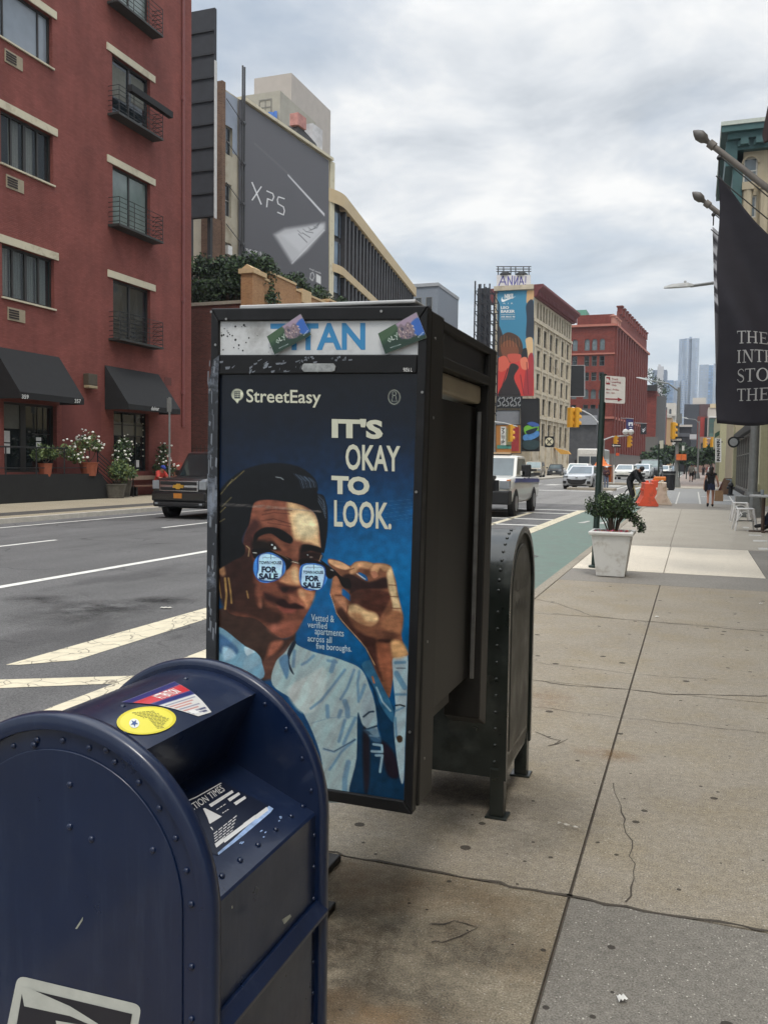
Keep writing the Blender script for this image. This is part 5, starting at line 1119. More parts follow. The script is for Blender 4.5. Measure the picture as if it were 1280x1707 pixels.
# ---------------- corner building with dark fins
CF_ = Fac(-31.5, 75.3, -8.8)
CB = thing('finned_building', 'long cream building with rows of dark vertical fins beyond the billboard wall', 'building', (-36, 95, 0))
tanst = mat('tan_stone', (186, 166, 132), .8, var=.06, vs=1); fin = mat('fin_dark', (52, 50, 52), .6, var=.25, vs=3); pane2 = glassy('glass_blue', (84, 104, 122), .06, .3)
b = M(); CF_.box(b, 0, 42, 0, 26.1, .45, 20)
def cornerbands(z0, z1, d, bb=None):
    bb = bb or b; R2 = 4.6; rings = []
    for k in range(13):
        t = R_(90*k/12); rings.append(t)
    inner = [CF_.p(-R2*math.sin(t), 0, R2-R2*math.cos(t)+.0) for t in rings]
    for i in range(12):
        a, c = inner[i], inner[i+1]; oa = a+(a-CF_.p(0, 0, R2)).normalized()*(-d); oc = c+(c-CF_.p(0, 0, R2)).normalized()*(-d)
        bb.poly([oa+Vector((0, 0, z0)), oc+Vector((0, 0, z0)), oc+Vector((0, 0, z1)), oa+Vector((0, 0, z1))])
        bb.poly([oa+Vector((0, 0, z1)), oc+Vector((0, 0, z1)), CF_.p(0, z1, R2)])
    return bb
cornerbands(0, 26.1, .45); b.build('core', fin, CB)
b = M()
for z0, z1, d in ((25.2, 26.4, -.25), (19.1, 19.85, -.1), (12.5, 13.3, -.1)): CF_.box(b, 0, 42, z0, z1, d, .44); cornerbands(z0, z1, d)
b.build('stone_bands', tanst, CB)
def cwin(z0, z1):
    b2 = M(); cornerbands(z0, z1, .3, b2); w = b2.build('corner_window', pane2, CB); b3 = M()
    for k in (1, 3, 5, 7, 9, 11):
        t = R_(90*k/12); p = CF_.p(-4.35*math.sin(t), 0, 4.6-4.35*math.cos(t)); b3.box(p.x-.06, p.x+.06, p.y-.06, p.y+.06, z0, z1)
    b3.build('mullions', fin, w); return w
for z0 in (22.6, 19.95, 17.4, 13.5): cwin(z0, z0+2.1)
for zi, (z0, z1) in enumerate(((19.86, 25.19), (13.31, 19.09), (6.5, 12.49))):
    for k in range(26):
        a = .5+1.6*k; bb = M(); CF_.box(bb, a, a+.62, z0, z1, -.02, .44); bb.build('fin', fin, CB)
b = M()
for k in range(26):
    for z0, z1 in ((20.1, 22.3), (22.7, 25.0), (13.6, 16.0), (16.5, 18.9)): CF_.quad(b, 1.14+1.6*k, 2.08+1.6*k, z0, z1, .43)
b.build('glazing', glassy('glass_blk', (40, 46, 52), .08), CB)
b = M(); net = mat('pale_screen', (196, 194, 196), .8, var=.1, vs=2)
CF_.box(b, -3.5, 30, 26.4, 28.6, 3.5, 3.8); b.build('roof_screen', net, CB)
b = M()
for k in range(34): CF_.box(b, -3.5+k, -3.4+k, 26.4, 28.9, 3.3, 3.48)
b.build('screen_posts', mat('screen_post', (170, 168, 172), .7), CB)
for px0, px1, py in ((620, 634, 370), (646, 660, 408), (671, 684, 446)):
    b = M(); a0, z = CF_.az(px0, py); CF_.box(b, a0+6, a0+9, 26.4, z+1.4, 4, 7); b.build('roof_box', mat('roof_box_pink', (190, 166, 160), .8), CB)
p0, p1 = GY(676, 480, 128), GY(730, 480, 128)
GB_ = thing('grey_building', 'plain blue grey building block just left of the far street gap', 'building', (p0.x, 128, 0))
b = M(); b.box(p0.x, p1.x, 128, 140, 0, p0.z); b.build('wall', mat('grey_blue_wall', (120, 126, 134), .8, var=.1), GB_)
b = M(); b.box(p0.x-.1, p1.x+.1, 127.8, 140.1, p0.z, p0.z+.5); b.build('parapet', mat('grey_parapet', (150, 152, 154), .8), GB_)
for i in range(2): window(front(128), GB_, p1.x-3.6+1.7*i, p1.x-2.6+1.7*i, p0.z-3.4, p0.z-1.6, wfm, gl, -.02)
# ================================================================== FAR BUILDINGS, RIGHT SIDE, FLAGS
def gridmat(name, wall, glass, w, h, gap=.35, rough=.4, var=.1):
    s = NT(name); p = s.pos(); q = s.n('ShaderNodeSeparateXYZ', {0: p}); sm = s.n('ShaderNodeMath', {0: q.outputs[0], 1: q.outputs[1]}, operation='ADD')
    v = s.n('ShaderNodeCombineXYZ', {0: sm.outputs[0], 1: q.outputs[2]}).outputs[0]
    g2 = tuple(min(255, c*1.35+8) for c in glass)
    b = s.n('ShaderNodeTexBrick', {'Vector': v, 'Color1': (*lin(glass), 1), 'Color2': (*lin(g2), 1), 'Mortar': (*lin(wall), 1), 'Scale': 1.0, 'Mortar Size': gap, 'Brick Width': w, 'Row Height': h}, offset=0.0)
    s.col(s.mix(1, b.outputs[0], s.ramp(s.noise(p, .05, 4), (.3, g3(1-var)), (.7, g3(1+var))), 'MULTIPLY')); s.set(rough=rough); return s.m
def clones(w, moves):
    for v in moves:
        c = w.copy(); COL.objects.link(c); c.location = w.location+Vector(v)
        for ch in list(w.children): k = ch.copy(); COL.objects.link(k); k.parent = c
# ---------------- corner building with the tall blue advertisement
NF = Fac(-25.87, 143, 4.5); limes = mat('limestone', (184, 172, 150), .85, var=.12, vs=.9, dirt=(150, 138, 118), ds=.6); maroon = mat('maroon_cornice', (104, 48, 50), .7, var=.2, vs=2)
NB = thing('corner_building', 'cream six storey corner building with maroon cornice and a tall blue sportswear advertisement', 'building', (-29, 150, 0))
rowsN = ((5.0, 8.9), (10.4, 13.2), (14.4, 17.2), (18.3, 21.1), (22.1, 25.0)); cols = [3.6, 8.0, 12.4, 16.6, 21.6, 26.0]
hol = [(a-.3, a+1.9, z0, z1) for z0, z1 in rowsN for a in cols]+[(2.6+2.05*k, 3.8+2.05*k, 26.3, 29.0) for k in range(13)]
b = M(); NF.wall(b, 0, 29.6, 0, 29.4, hol, .4); shell(b, NF, 0, 29.6, 0, 29.4, 6.2); b.box(-32.3, -25.875, 142.98, 144, 0, 31.2); b.build('wall', limes, NB)
wf = mat('far_window_frame', (70, 66, 58), .6)
w = window(NF, NB, cols[0]-.3, cols[0]+1.9, *rowsN[1], wf, gl, .3, .14, ((.5, .12),), ((.5, .1),))
mv = [NF.d*(a-cols[0])+Vector((0, 0, z0-rowsN[1][0])) for z0, z1 in rowsN for a in cols]; clones(w, [m for m in mv if m.length > .1])
w = window(NF, NB, 2.6, 3.8, 26.3, 29.0, wf, gl, .3, .12, (), ()); clones(w, [NF.d*2.05*k for k in range(1, 13)])
b = M()
for z in (9.6, 25.45, 13.8, 17.7, 21.6): NF.box(b, 0, 29.6, z, z+(.5 if z in (9.6, 25.45) else .22), -.3 if z in (9.6, 25.45) else -.12, 0)
for a in [1.2]+[(cols[i]+cols[i+1])/2+.8 for i in range(5)]+[28.9]: NF.box(b, a-.35, a+.35, 0, 25.4, -.18, 0)
b.build('string_courses', limes, NB)
b = M(); P = NF.p; b.prism([P(0, 29.4), P(0, 29.4, -.5), P(0, 30.4, -.9), P(0, 31.0, -1.6), P(0, 31.4, -1.6), P(0, 31.4)], NF.d*29.9)
for k in range(30): NF.box(b, .3+k, .65+k, 29.5, 30.3, -1.0, -.3)
b.build('cornice', maroon, NB); b = M(); b.box(-33.3, -32.2, 142.6, 143.6, 28.5, 31); b.build('cornice_return', maroon, NB)
b = M(); b.box(-32.4, -25.8, 142.5, 142.97, 30.6, 31.35); b.build('front_ledge', limes, NB)
ac_ = Canvas(828.5, 484, 889.5, 660, .5); zn = lambda pts: [(815+x*.1133, 430+y*.1133) for x, y in pts]; zm = lambda pts: [(780+x*.2636, 430+y*.2636) for x, y in pts]
ac_.a[:] = (58, 124, 154)
N5 = lambda p, c, f=.7, op=1: ac_.poly(zn(p), c, f, True, op); N4 = lambda p, c, f=.7, op=1: ac_.poly(zm(p), c, f, True, op)
N5([(120, 960), (200, 1150), (110, 1200), (60, 1100)], (46, 46, 50))
N5([(565, 480), (660, 480), (640, 640), (555, 670), (550, 560)], (196, 156, 110)); N5([(545, 690), (650, 640), (650, 1190), (545, 1180), (552, 900)], (40, 50, 62))
N5([(540, 1190), (640, 1190), (635, 1500), (560, 1480), (545, 1300)], (206, 172, 128)); N5([(470, 1370), (550, 1330), (560, 1520), (460, 1480)], (30, 34, 40))
N4([(185, 690), (240, 630), (330, 640), (390, 670), (412, 880), (185, 880)], (198, 62, 54)); N4([(375, 640), (412, 620), (405, 880), (350, 870)], (160, 52, 56)); N4([(270, 670), (320, 690), (290, 760), (330, 880), (190, 880), (240, 760)], (44, 38, 38))
N4([(185, 540), (215, 490), (260, 470), (320, 500), (345, 560), (330, 620), (270, 660), (215, 640), (190, 610)], (74, 50, 36)); N4([(205, 560), (250, 520), (300, 540), (320, 600), (280, 655), (230, 640)], (120, 70, 46))
for i in range(14): ac_.line(zm([(200+9*i, 500-12*math.sin(i*.5)), (196+10*i, 560)]), .9, (176, 118, 70) if i % 2 else (60, 40, 30), 1.0, .55)
N4([(250, 610), (330, 610), (325, 650), (270, 660)], (190, 82, 66)); N4([(185, 640), (235, 620), (262, 680), (215, 720), (185, 700)], (206, 96, 76)); N4([(330, 640), (370, 630), (380, 700), (340, 700)], (214, 120, 92))
for p_, c in (([(200, 860), (250, 700)], (60, 30, 30)), ([(330, 740), (350, 860)], (120, 36, 40)), ([(370, 660), (380, 860)], (120, 36, 44))): ac_.line(zm(p_), 1.4, c, .8)
N5([(180, 600), (200, 570), (195, 600), (230, 610), (388, 568), (260, 625), (205, 648), (182, 635)], (226, 228, 226), .5)
nad = ac_.sheet('advertisement', lambda x, y: GY(x, y, 142.93), vcol('advert_ink', .7), NB, 1.15)
wl2 = mat('advert_white', (222, 224, 222), .7)
for t_, q, bo in (('NIKE', (840.5, 490, 855, 498, -.5), .05), ('LEO', (834.5, 510.5, 848, 515, 0), .04), ('BAKER', (834.5, 516.5, 858, 521.5, 0), .04), ('AIR MAX 90', (834.5, 526.5, 858, 529.5, 0), .02), ('A  I  R', (838, 504.5, 855, 507, 0), 0)):
    b = M(); lettering(b, t_, qpx(lambda x, y: GY(x, y, 142.88), *q), bo); b.build('lettering', wl2, nad)
for y in (523.8, 531.5): b = M(); b.poly([GY(834.5, y, 142.88), GY(858, y, 142.88), GY(858, y+.5, 142.88), GY(834.5, y+.5, 142.88)]); b.build('rule', wl2, nad)
# hand painted sign on the roof
AS = thing('rooftop_sign', 'white rooftop sign with purple hand painted ANNA! under a metal rail', 'sign', (-29.3, 143.5, 31.35)); ay = 143.2
def gyq(x0, y0, x1, y1, y): return [GY(x0, y0, y), GY(x1, y0, y), GY(x1, y1, y), GY(x0, y1, y)]
b = M(); b.prism(gyq(827.5, 458.5, 884, 479, ay), (0, .2, 0)); b.build('board', mat('sign_dirty_white', (206, 202, 200), .8, var=.06), AS)
b = M(); fA = lambda x, y: GY(x, y, ay-.03)
for st in ([(831, 476), (838, 460)], [(838, 460), (843, 475)], [(834, 470), (842, 470)], [(846, 476), (846.5, 461)], [(846.5, 461), (853, 475)], [(853, 475), (853.5, 460)], [(857, 475), (857.5, 461)], [(857, 475), (863, 461)], [(863, 461), (862, 476)], [(865, 476), (868, 461)], [(868, 461), (873, 476)], [(866, 470), (872, 470)], [(876, 461), (875.5, 471)], [(875.4, 474), (875.3, 476)]):
    stroke(b, st, 1.5, fA)
b.build('hand_lettering', mat('purple_paint', (78, 72, 150), .8, var=.3, vs=2), AS)
b = M()
for y in (444.5, 448.5, 452.5): p0, p1 = GY(827, y, ay+.3), GY(885, y, ay+.3); b.tube([p0, p1], .08, 5)
for x in (830, 839, 851, 859, 872, 881): b.tube([GY(x, 444, ay+.35), GY(x, 460, ay+.35)], .09, 5)
b.build('rail', blackrail, AS)
for x in (842, 869): b = M(); p = GY(x, 459, ay+.6); b.lathe([(1.0, 0), (.95, .25), (.5, .55), (.02, .7)], p, 10); b.build('lamp_hood', blackrail, AS)
# lattice tower frame left of it
LT = thing('billboard_scaffold', 'black lattice billboard frame standing left of the tall blue advertisement', 'scaffold', GY(805, 560, 132)); b = M(); r8 = random.Random(4)
xs = [GY(x, 520, 132).x for x in (791, 800, 809, 817, 825)]; z1, z0 = GY(800, 468, 132).z, 10
for i, x in enumerate(xs):
    for yy in (132, 134.5): b.tube([(x, yy, z0), (x, yy, z1-.5*i*(yy < 133)-1.6*max(0, i-2))], .14, 4)
for k in range(12):
    z = z1-1.6*k-1.5; b.tube([(xs[0], 132, z), (xs[-1], 132, z-(.8 if k < 2 else 0))], .09, 4); b.tube([(xs[0], 134.5, z), (xs[-1], 134.5, z)], .09, 4)
    for i in range(4): b.tube([(xs[i], 132, z), (xs[i+1], 134.5 if i % 2 else 132, z-1.6)], .07, 4)
b.build('lattice', mat('lattice_black', (40, 40, 44), .7), LT); b = M(); b.box(xs[0]-.3, xs[2]-.2, 134.7, 134.9, z0, z1-.6); b.build('sheet', mat('scaffold_net', (46, 48, 56), .8, var=.3, vs=1), LT)
# smaller billboards below
def board(name, label, px0, py0, px1, py1, y, c, frame=(60, 60, 62), art=None, cat='billboard', th=.35):
    q = gyq(px0, py0, px1, py1, y); root = thing(name, label, cat, (q[0]+q[2])/2-Vector((0, 0, (q[0].z-q[2].z)/2)))
    b = M(); b.prism([p+Vector((0, .02, 0)) for p in q], (0, th, 0)); b.build('panel', mat('board_%d_%d' % (px0, py0), c, .7, var=.08, vs=1), root)
    b = M(); w = .16*(y/140)
    for i in range(4): b.tube([q[i], q[(i+1) % 4]], w*.5, 4)
    b.build('frame', mat('board_frame_%d' % frame[0], frame, .6), root)
    if art: art(root, q, y)
    return root
def gra(root, q, y):
    b = M(); rg = random.Random(8)
    for i in range(6):
        x = 829+6.6*i; pts = [(x, 664), (x+4, 662), (x+5, 668), (x+1, 672), (x+3, 677), (x+6, 674)] if i % 2 else [(x+4, 663), (x+1, 668), (x+4, 670), (x+5, 676), (x, 677)]
        stroke(b, pts, 1.7, lambda a, c_: GY(a, c_, y-.05))
    b.build('graffiti', mat('graffiti_silver', (168, 170, 170), .6), root)
board('graffiti_board', 'black strip board with silver graffiti under the tall blue advertisement', 827, 661, 870, 680, 142.3, (34, 34, 36), art=gra)
board('billboard', 'blank light grey billboard under the graffiti strip', 826, 684, 866, 714, 139, (136, 140, 146))
def shoe(root, q, y):
    for pts, c, k in (([(873, 713), (880, 709), (888, 712), (896, 708), (898, 716), (890, 726), (876, 724)], (112, 180, 60), 0), ([(872, 726), (884, 722), (896, 718), (898, 726), (886, 733), (873, 734)], (76, 132, 190), 1), ([(878, 706), (886, 703), (896, 706), (898, 710), (888, 711)], (60, 92, 160), 2), ([(876, 719), (886, 715), (896, 713), (890, 721), (880, 724)], (24, 40, 52), 3), ([(872, 735), (897, 735), (894, 748), (874, 748)], (40, 62, 66), 4)):
        b = M(); b.poly([GY(x, yy, y-.05-.02*k) for x, yy in spline(pts, 4)]); b.build('sneaker_picture', mat('shoe_%d' % k, c, .6, var=.2, vs=2), root)
board('billboard', 'tall black billboard with a green and blue sneaker near its foot', 868, 665, 898.5, 752, 138, (26, 26, 28), (30, 30, 32), shoe)
def chin(root, q, y):
    for (x0, y0, x1, y1), c in (((834, 711, 843, 742), (206, 206, 200)), ((843, 714, 852, 744), (126, 122, 84)), ((852, 712, 865, 752), (146, 44, 46)), ((828, 742, 852, 748), (70, 130, 116))):
        b = M(); b.poly([GY(x, yy, y-.05) for x, yy in ((x0, y0), (x1, y0), (x1, y1), (x0, y1))]); b.build('colour_panel', mat('cp_%d' % x0, c, .6, var=.2, vs=1.5), root)
    b = M()
    for pts in ([(836, 714), (840, 714), (837, 718), (840, 720), (837, 723)], [(836, 727), (841, 727)], [(836, 730), (841, 730)], [(838, 733), (838, 738), (841, 735)], [(836, 735), (836, 739)]): stroke(b, pts, 1.2, lambda a, c_: GY(a, c_, y-.09))
    b.build('characters', mat('ink_black', (28, 28, 28), .6), root)
board('billboard', 'low orange and red painted hoarding with black characters beside the pickup', 826, 708, 868, 756, 136, (176, 120, 60), art=chin)
def clock(root, q, y):
    b = M(); p = GY(915, 736, y-.06); b.lathe([(.62, .0), (.62, .02)], p, 16, 'y'); f = b.build('clock_face', mat('clock_face', (214, 206, 176), .5), root); b = M()
    for a in (.8, 2.3): b.tube([p+Vector((-.5*math.cos(a), -.05, -.5*math.sin(a))), p+Vector((.5*math.cos(a), -.05, .5*math.sin(a)))], .07, 4)
    b.build('hands', blackrail, f)
board('street_clock', 'square black street clock with a round cream face', 908, 728, 922, 745, 134, (24, 24, 24), (28, 28, 28), clock, 'clock', 1.0)
board('hoarding', 'black rear of a roadside billboard in front of the red brick tower', 942, 609, 974, 661, 175, (34, 35, 38), (170, 170, 172))
b = M(); q = [GY(x, y, 160) for x, y in ((923, 746), (946, 752), (950, 757), (934, 757))]; b.prism(q, (0, 1.5, 0)); tag(b.build('shop_canopy', mat('canopy_yellow', (206, 156, 74), .8)), 'small yellow shop canopy at the foot of the cream corner building', 'canopy')
p0, p1 = GY(930, 700, 190), GY(946, 765, 190); SBd = thing('shop_building', 'dark grey low shop building between the cream and the red building', 'building', (p0.x+3, 192, 0)); b = M(); b.box(p0.x-2, p1.x+6, 190, 196, 0, 14); b.build('wall', mat('shop_dark', (70, 70, 72), .8, var=.3, vs=.8), SBd); b = M(); b.box(p0.x-2, p1.x+6, 189.4, 190, 10.5, 12.5); b.build('fascia', mat('fascia_grey', (140, 142, 146), .7), SBd)
# ---------------- red brick landmark block
pb = brick('landmark_brick', (126, 60, 50), (106, 48, 41), (116, 70, 60), .4, .14, .14); SF = Fac(-17.7, 200, 4.5); FF = front(200, 0)
PB = thing('brick_block', 'huge red brick block with arched windows and rooftop turrets beyond the crossing', 'building', (-20, 205, 0))
arow = [(27.7, 30.3, 1), (24.2, 26.5, 0), (20.9, 22.8, 0), (16.8, 19.0, 1), (13.4, 15.5, 0)]; xs_ = [-27.0, -24.3, -22.65, -20.95]
hol = [(x, x+1.15, z0, z1) for z0, z1, _ in arow for x in xs_]+[(-24.6, -20.0, 6.2, 11.4)]
b = M(); FF.wall(b, -30, -17.7, 0, 33.3, hol, .5); SF.wall(b, 0, 55, 0, 33.3, [], .5)
b.poly([FF.p(-30, 33.3), FF.p(-17.7, 33.3), SF.p(55, 33.3), (-30, 255, 33.3)]); SF.quad(b, 4, 55, 33.3, 37.0, .4); b.box(-26.5, -18.3, 203, 230, 33.3, 36.2)
b.build('wall', pb, PB); gp = mat('window_frame_green', (88, 100, 100), .6)
for z0, z1, ar in arow:
    w = window(FF, PB, xs_[0], xs_[0]+1.15, z0, z1, gp, glL if ar else gl, .3, .12, (), ((.5, .1),))
    clones(w, [(x-xs_[0], 0, 0) for x in xs_[1:]])
    if ar:
        b = M(); n = 8
        for s_ in (0, 1.15): pts = [(xs_[0]+s_, z1)]+[(xs_[0]+.575-.575*math.cos(math.pi*k/n), z1-.575+.575*math.sin(math.pi*k/n)) for k in (range(0, n//2+1) if s_ == 0 else range(n, n//2-1, -1))]; b.poly([(x, 200.02, z) for x, z in pts])
        o = b.build('arch_spandrel', pb, PB); clones(o, [(x-xs_[0], 0, 0) for x in xs_[1:]])
w = window(FF, PB, -24.6, -20.0, 6.2, 11.4, gp, gl, .3, .2, ((.33, .15), (.66, .15)), ((.6, .15),), name='entrance_window'); b = M(); n = 10
for sgn in (0, 1): b.poly([(-24.6+4.6*sgn, 200.02, 11.4)]+[(-22.3-2.3*math.cos(math.pi*k/n), 200.02, 9.1+2.3*math.sin(math.pi*k/n)) for k in (range(0, n//2+1) if not sgn else range(n, n//2-1, -1))])
b.build('arch_spandrel', pb, PB)
b = M(); FF.box(b, -30, -17.5, 33.0, 33.5, -.6, 0); SF.box(b, 0, 55, 33.0, 33.5, -.6, 0); FF.box(b, -30, -17.6, 26.75, 27.1, -.25, 0); FF.box(b, -30, -17.6, 12.3, 12.8, -.3, 0); SF.box(b, 0, 55, 12.3, 12.8, -.3, 0); b.build('string_course', mat('pale_brick_band', (168, 104, 88), .8), PB)
b = M(); FF.box(b, -30, -17.6, 0, 4.5, -.15, 0); SF.box(b, 0, 55, 0, 4.5, -.15, 0); b.build('stone_base', mat('grey_base', (110, 102, 96), .85), PB)
pil = mat('pilaster_brick', (108, 50, 42), .85, var=.12, vs=1)
for k in range(14): b = M(); SF.box(b, .4+3.9*k, 1.6+3.9*k, 4.5, 33, -.45, 0); b.build('pilaster', pil, PB)
for k in range(13):
    b = M()
    for z0, z1 in ((14, 22), (23.5, 32)): SF.quad(b, 2.1+3.9*k, 3.8+3.9*k, z0, z1, -.02)
    b.build('window_bay', mat('bay_dark', (66, 38, 36), .6), PB)
for k in range(12):
    b = M(); SF.box(b, 8.2+3.9*k, 9.6+3.9*k, 36.9, 38.6, -.1, 1.0); SF.box(b, 8.0+3.9*k, 9.8+3.9*k, 38.6, 38.9, -.3, 1.2); b.build('roof_turret', pil, PB)
for k in range(4): b = M(); b.lathe([(.5, 0), (.5, 1.6), (.75, 1.7), (.75, 1.95), (.1, 2.2)], SF.p(.8+2.5*k, 33.5, .6), 8); b.build('pinnacle', mat('pinnacle_stone', (170, 120, 104), .8), PB)
b = M(); b.box(-26.8, -24.6, 204, 210, 36.2, 37.6); b.build('copper_roof', mat('verdigris', (96, 150, 128), .7, var=.15), PB)
# banners on its side
def banner(label, px0, py0, px1, py1, y, c, deco):
    q = gyq(px0, py0, px1, py1, y); r = thing('hanging_banner', label, 'banner', q[0], 'banners hanging over the far pavement'); b = M(); b.prism(q, (0, .06, 0)); b.build('cloth', mat('banner_%d' % px0, c, .8), r)
    b = M(); b.tube([GY(px0-9, py0-1, y), GY(px1+1, py0, y)], .09, 5); b.build('pole', mat('pole_grey', (120, 118, 118), .5), r)
    b = M()
    for pts in deco: b.poly([GY(a, c_, y-.05) for a, c_ in pts])
    b.build('emblem', mat('emblem_pale', (206, 208, 212), .7), r)
banner('deep purple banner with a pale square hanging from the red brick block', 1043, 698, 1055, 716, 196, (46, 44, 92), [[(1047, 704), (1054, 704), (1054, 710), (1052, 710), (1052, 706.5), (1049.5, 706.5), (1049.5, 710), (1047, 710)], [(1048, 712), (1053, 712), (1053, 713), (1048, 713)]])
banner('small black banner with a white tick hanging right of the purple one', 1067, 706, 1077, 724, 196, (28, 30, 36), [[(1069, 714), (1071, 716), (1076, 712), (1071.5, 718)], [(1069, 717), (1071, 719), (1076, 715), (1071.5, 721)]])
# ---------------- rest of the street end
def block(name, label, px0, px1, pyt, y, dep, m, parts=(), z0=0, cat='building'):
    p0, p1 = GY(px0, pyt, y), GY(px1, pyt, y); r = thing(name, label, cat, ((p0.x+p1.x)/2, y, 0)); b = M(); b.box(p0.x, p1.x, y, y+dep, z0, p0.z); b.build('wall', m, r)
    for nm, a0, a1, b0, b1, mm, dd in parts:
        c0, c1 = GY(a0, b0, y-dd), GY(a1, b1, y-dd); b = M(); b.box(c0.x, c1.x, y-dd, y+(.0 if dd > 0 else 1)-.001, c1.z, c0.z); b.build(nm, mm, r)
    return r
rb2 = brick('far_brick', (132, 62, 52), (112, 50, 44), (130, 90, 78), 1.0, .35, .15)
dkc = mat('far_dark_cornice', (50, 48, 50), .8); pale = mat('far_pale_stone', (190, 184, 174), .85, var=.08, vs=.2)
block('brick_building', 'red brick building with dark cornice right behind the big red block', 1062, 1094, 650, 262, 40, rb2, (('cornice', 1060, 1095, 642, 651, dkc, 1.2), ('shop_base', 1062, 1094, 728, 772, mat('far_stone_base', (104, 100, 94), .8), .3)))
block('brick_building', 'narrow red brick building with a pale edge strip further down the street', 1090, 1107, 676, 330, 30, rb2, (('pale_strip', 1091, 1094, 676, 740, pale, .4), ('cornice', 1089, 1108, 672, 677, dkc, .8)))
block('stone_building', 'small white classical building with a low dome among the far roofs', 1100, 1126, 672, 520, 30, pale, (('window', 1108, 1111, 679, 690, gl, .3), ('window', 1115, 1118, 682, 694, gl, .3), ('cornice', 1098, 1127, 690, 693, pale, 1.5)))
block('tan_building', 'tan low building in front of the white domed building', 1104, 1119, 695, 400, 25, mat('far_tan', (164, 134, 98), .85), (('parapet', 1104, 1119, 694, 696, pale, .5),))
block('dark_building', 'wide dark building with maroon right half at the end of the street', 1140, 1186, 674, 430, 40, mat('far_maroon', (82, 56, 56), .8), (('dark_half', 1140, 1162, 674, 760, mat('far_charcoal', (58, 60, 66), .8), .5), ('roof_house', 1154, 1176, 663, 673.5, pale, -1)))
block('dark_building', 'black low building below the charcoal wall, left of centre at street end', 1129, 1152, 711, 330, 20, mat('far_black', (46, 46, 50), .8, var=.3, vs=.5), (('window_band', 1132, 1150, 722, 728, mat('far_band', (84, 86, 90), .5), .3), ('ledge', 1128, 1153, 708, 711.5, pale, .6)))
block('cream_building', 'cream boxy building beside the long black banner at street end', 1180, 1200, 679, 300, 20, pale, (('roof_box', 1183, 1196, 673, 680, mat('far_cream', (206, 190, 156), .8), .2), ('white_band', 1181, 1198, 694, 696, mat('far_white', (216, 216, 212), .8), .5), ('green_glass', 1181, 1197, 697, 728, gridmat('green_curtain', (84, 92, 84), (58, 84, 78), 1.4, 1.6, .12), .3)))
block('red_building', 'narrow red fronted building left of the cream boxy building', 1162, 1180, 694, 310, 20, mat('far_redbrown', (116, 66, 58), .8), (('red_sign', 1167, 1173, 696, 729, mat('far_red', (168, 60, 52), .7), .4), ('fire_escape', 1174, 1178, 697, 740, blackrail, .6)))
block('brick_building', 'pale brick corner building behind the far street trees', 1164, 1200, 728, 285, 20, mat('far_pinkish', (140, 116, 104), .85, var=.2, vs=.6), (('window', 1168, 1172, 738, 750, gl, .2), ('awning_sign', 1149, 1160, 724, 732, mat('far_signwhite', (186, 186, 186), .7), 8)))
# skyline
GT = thing('skyscraper', 'tall rippling silver skyscraper, highest of the distant skyline', 'skyscraper', (-22, 1750, 0)); sil = gridmat('rippled_steel', (156, 166, 178), (96, 116, 142), 5.2, 4.4, 1.6, .3)
x0, x1 = GY(1127, 700, 1750).x, GY(1160.5, 700, 1750).x
def wavy(x0, x1, y, z0, z1, ph):
    rings = []
    for k in range(15):
        z = z0+(z1-z0)*k/14; ring = []
        for i in range(29): t = i/28; ring.append((x0+(x1-x0)*t, y-3.0*math.sin(t*13+ph+k*.22)-2.2*math.sin(t*7.3+k*.3)-(9 if .50 < t < .62 else 0)*-1, z))
        ring += [(x1, y+34, z), (x0, y+34, z)]; rings.append(ring)
    return rings
b = M(); b.loft(wavy(x0, x1, 1750, 0, 246, 0)); b.build('shaft', sil, GT); b = M(); b.loft(wavy(GY(1120, 700, 1745).x, GY(1140, 700, 1745).x, 1742, 0, 166, 1)); b.build('lower_tier', sil, GT)
b = M(); b.box(x0+18, x0+23, 1755, 1765, 246, 250); b.build('roof_plant', sil, GT)
def tower(label, tiers, y, m):
    r = thing('skyscraper', label, 'skyscraper', (GY(tiers[0][0], 700, y).x, y, 0)); z0 = 0
    for i, (a, c_, yt) in enumerate(tiers):
        p0, p1 = GY(a, yt, y), GY(c_, yt, y); b = M(); b.box(p0.x, p1.x, y+4*i, y+40-4*i, z0, p0.z); b.build('tier', m[min(i, len(m)-1)], r); z0 = p0.z
    return r
t1 = gridmat('tower_grid', (150, 160, 172), (104, 124, 150), 7, 5, 2.2); t2 = gridmat('tower_blue', (118, 138, 162), (96, 122, 152), 7, 5, 1); t3 = mat('tower_slate', (98, 108, 126), .7); t4 = mat('tower_pale', (176, 174, 174), .8)
tower('pale gridded office tower right of the silver skyscraper', [(1165, 1181, 608)], 1600, [t1]); tower('blue glass slab behind the pale gridded office tower', [(1178, 1193, 609)], 1650, [t2]); tower('pale narrow tower just left of the black banner', [(1189, 1200, 606)], 1500, [t1])
tower('slate blue slab tower behind the stepped pale tower', [(1087, 1111, 617)], 1500, [t3]); tower('pale stepped tower with a crown, left of the skyline', [(1092, 1106, 652), (1094, 1104, 624), (1095, 1105, 610), (1096, 1100, 606)], 1420, [t4]); tower('blue grey tower between the stepped tower and the silver skyscraper', [(1108, 1122, 634)], 1550, [t2])
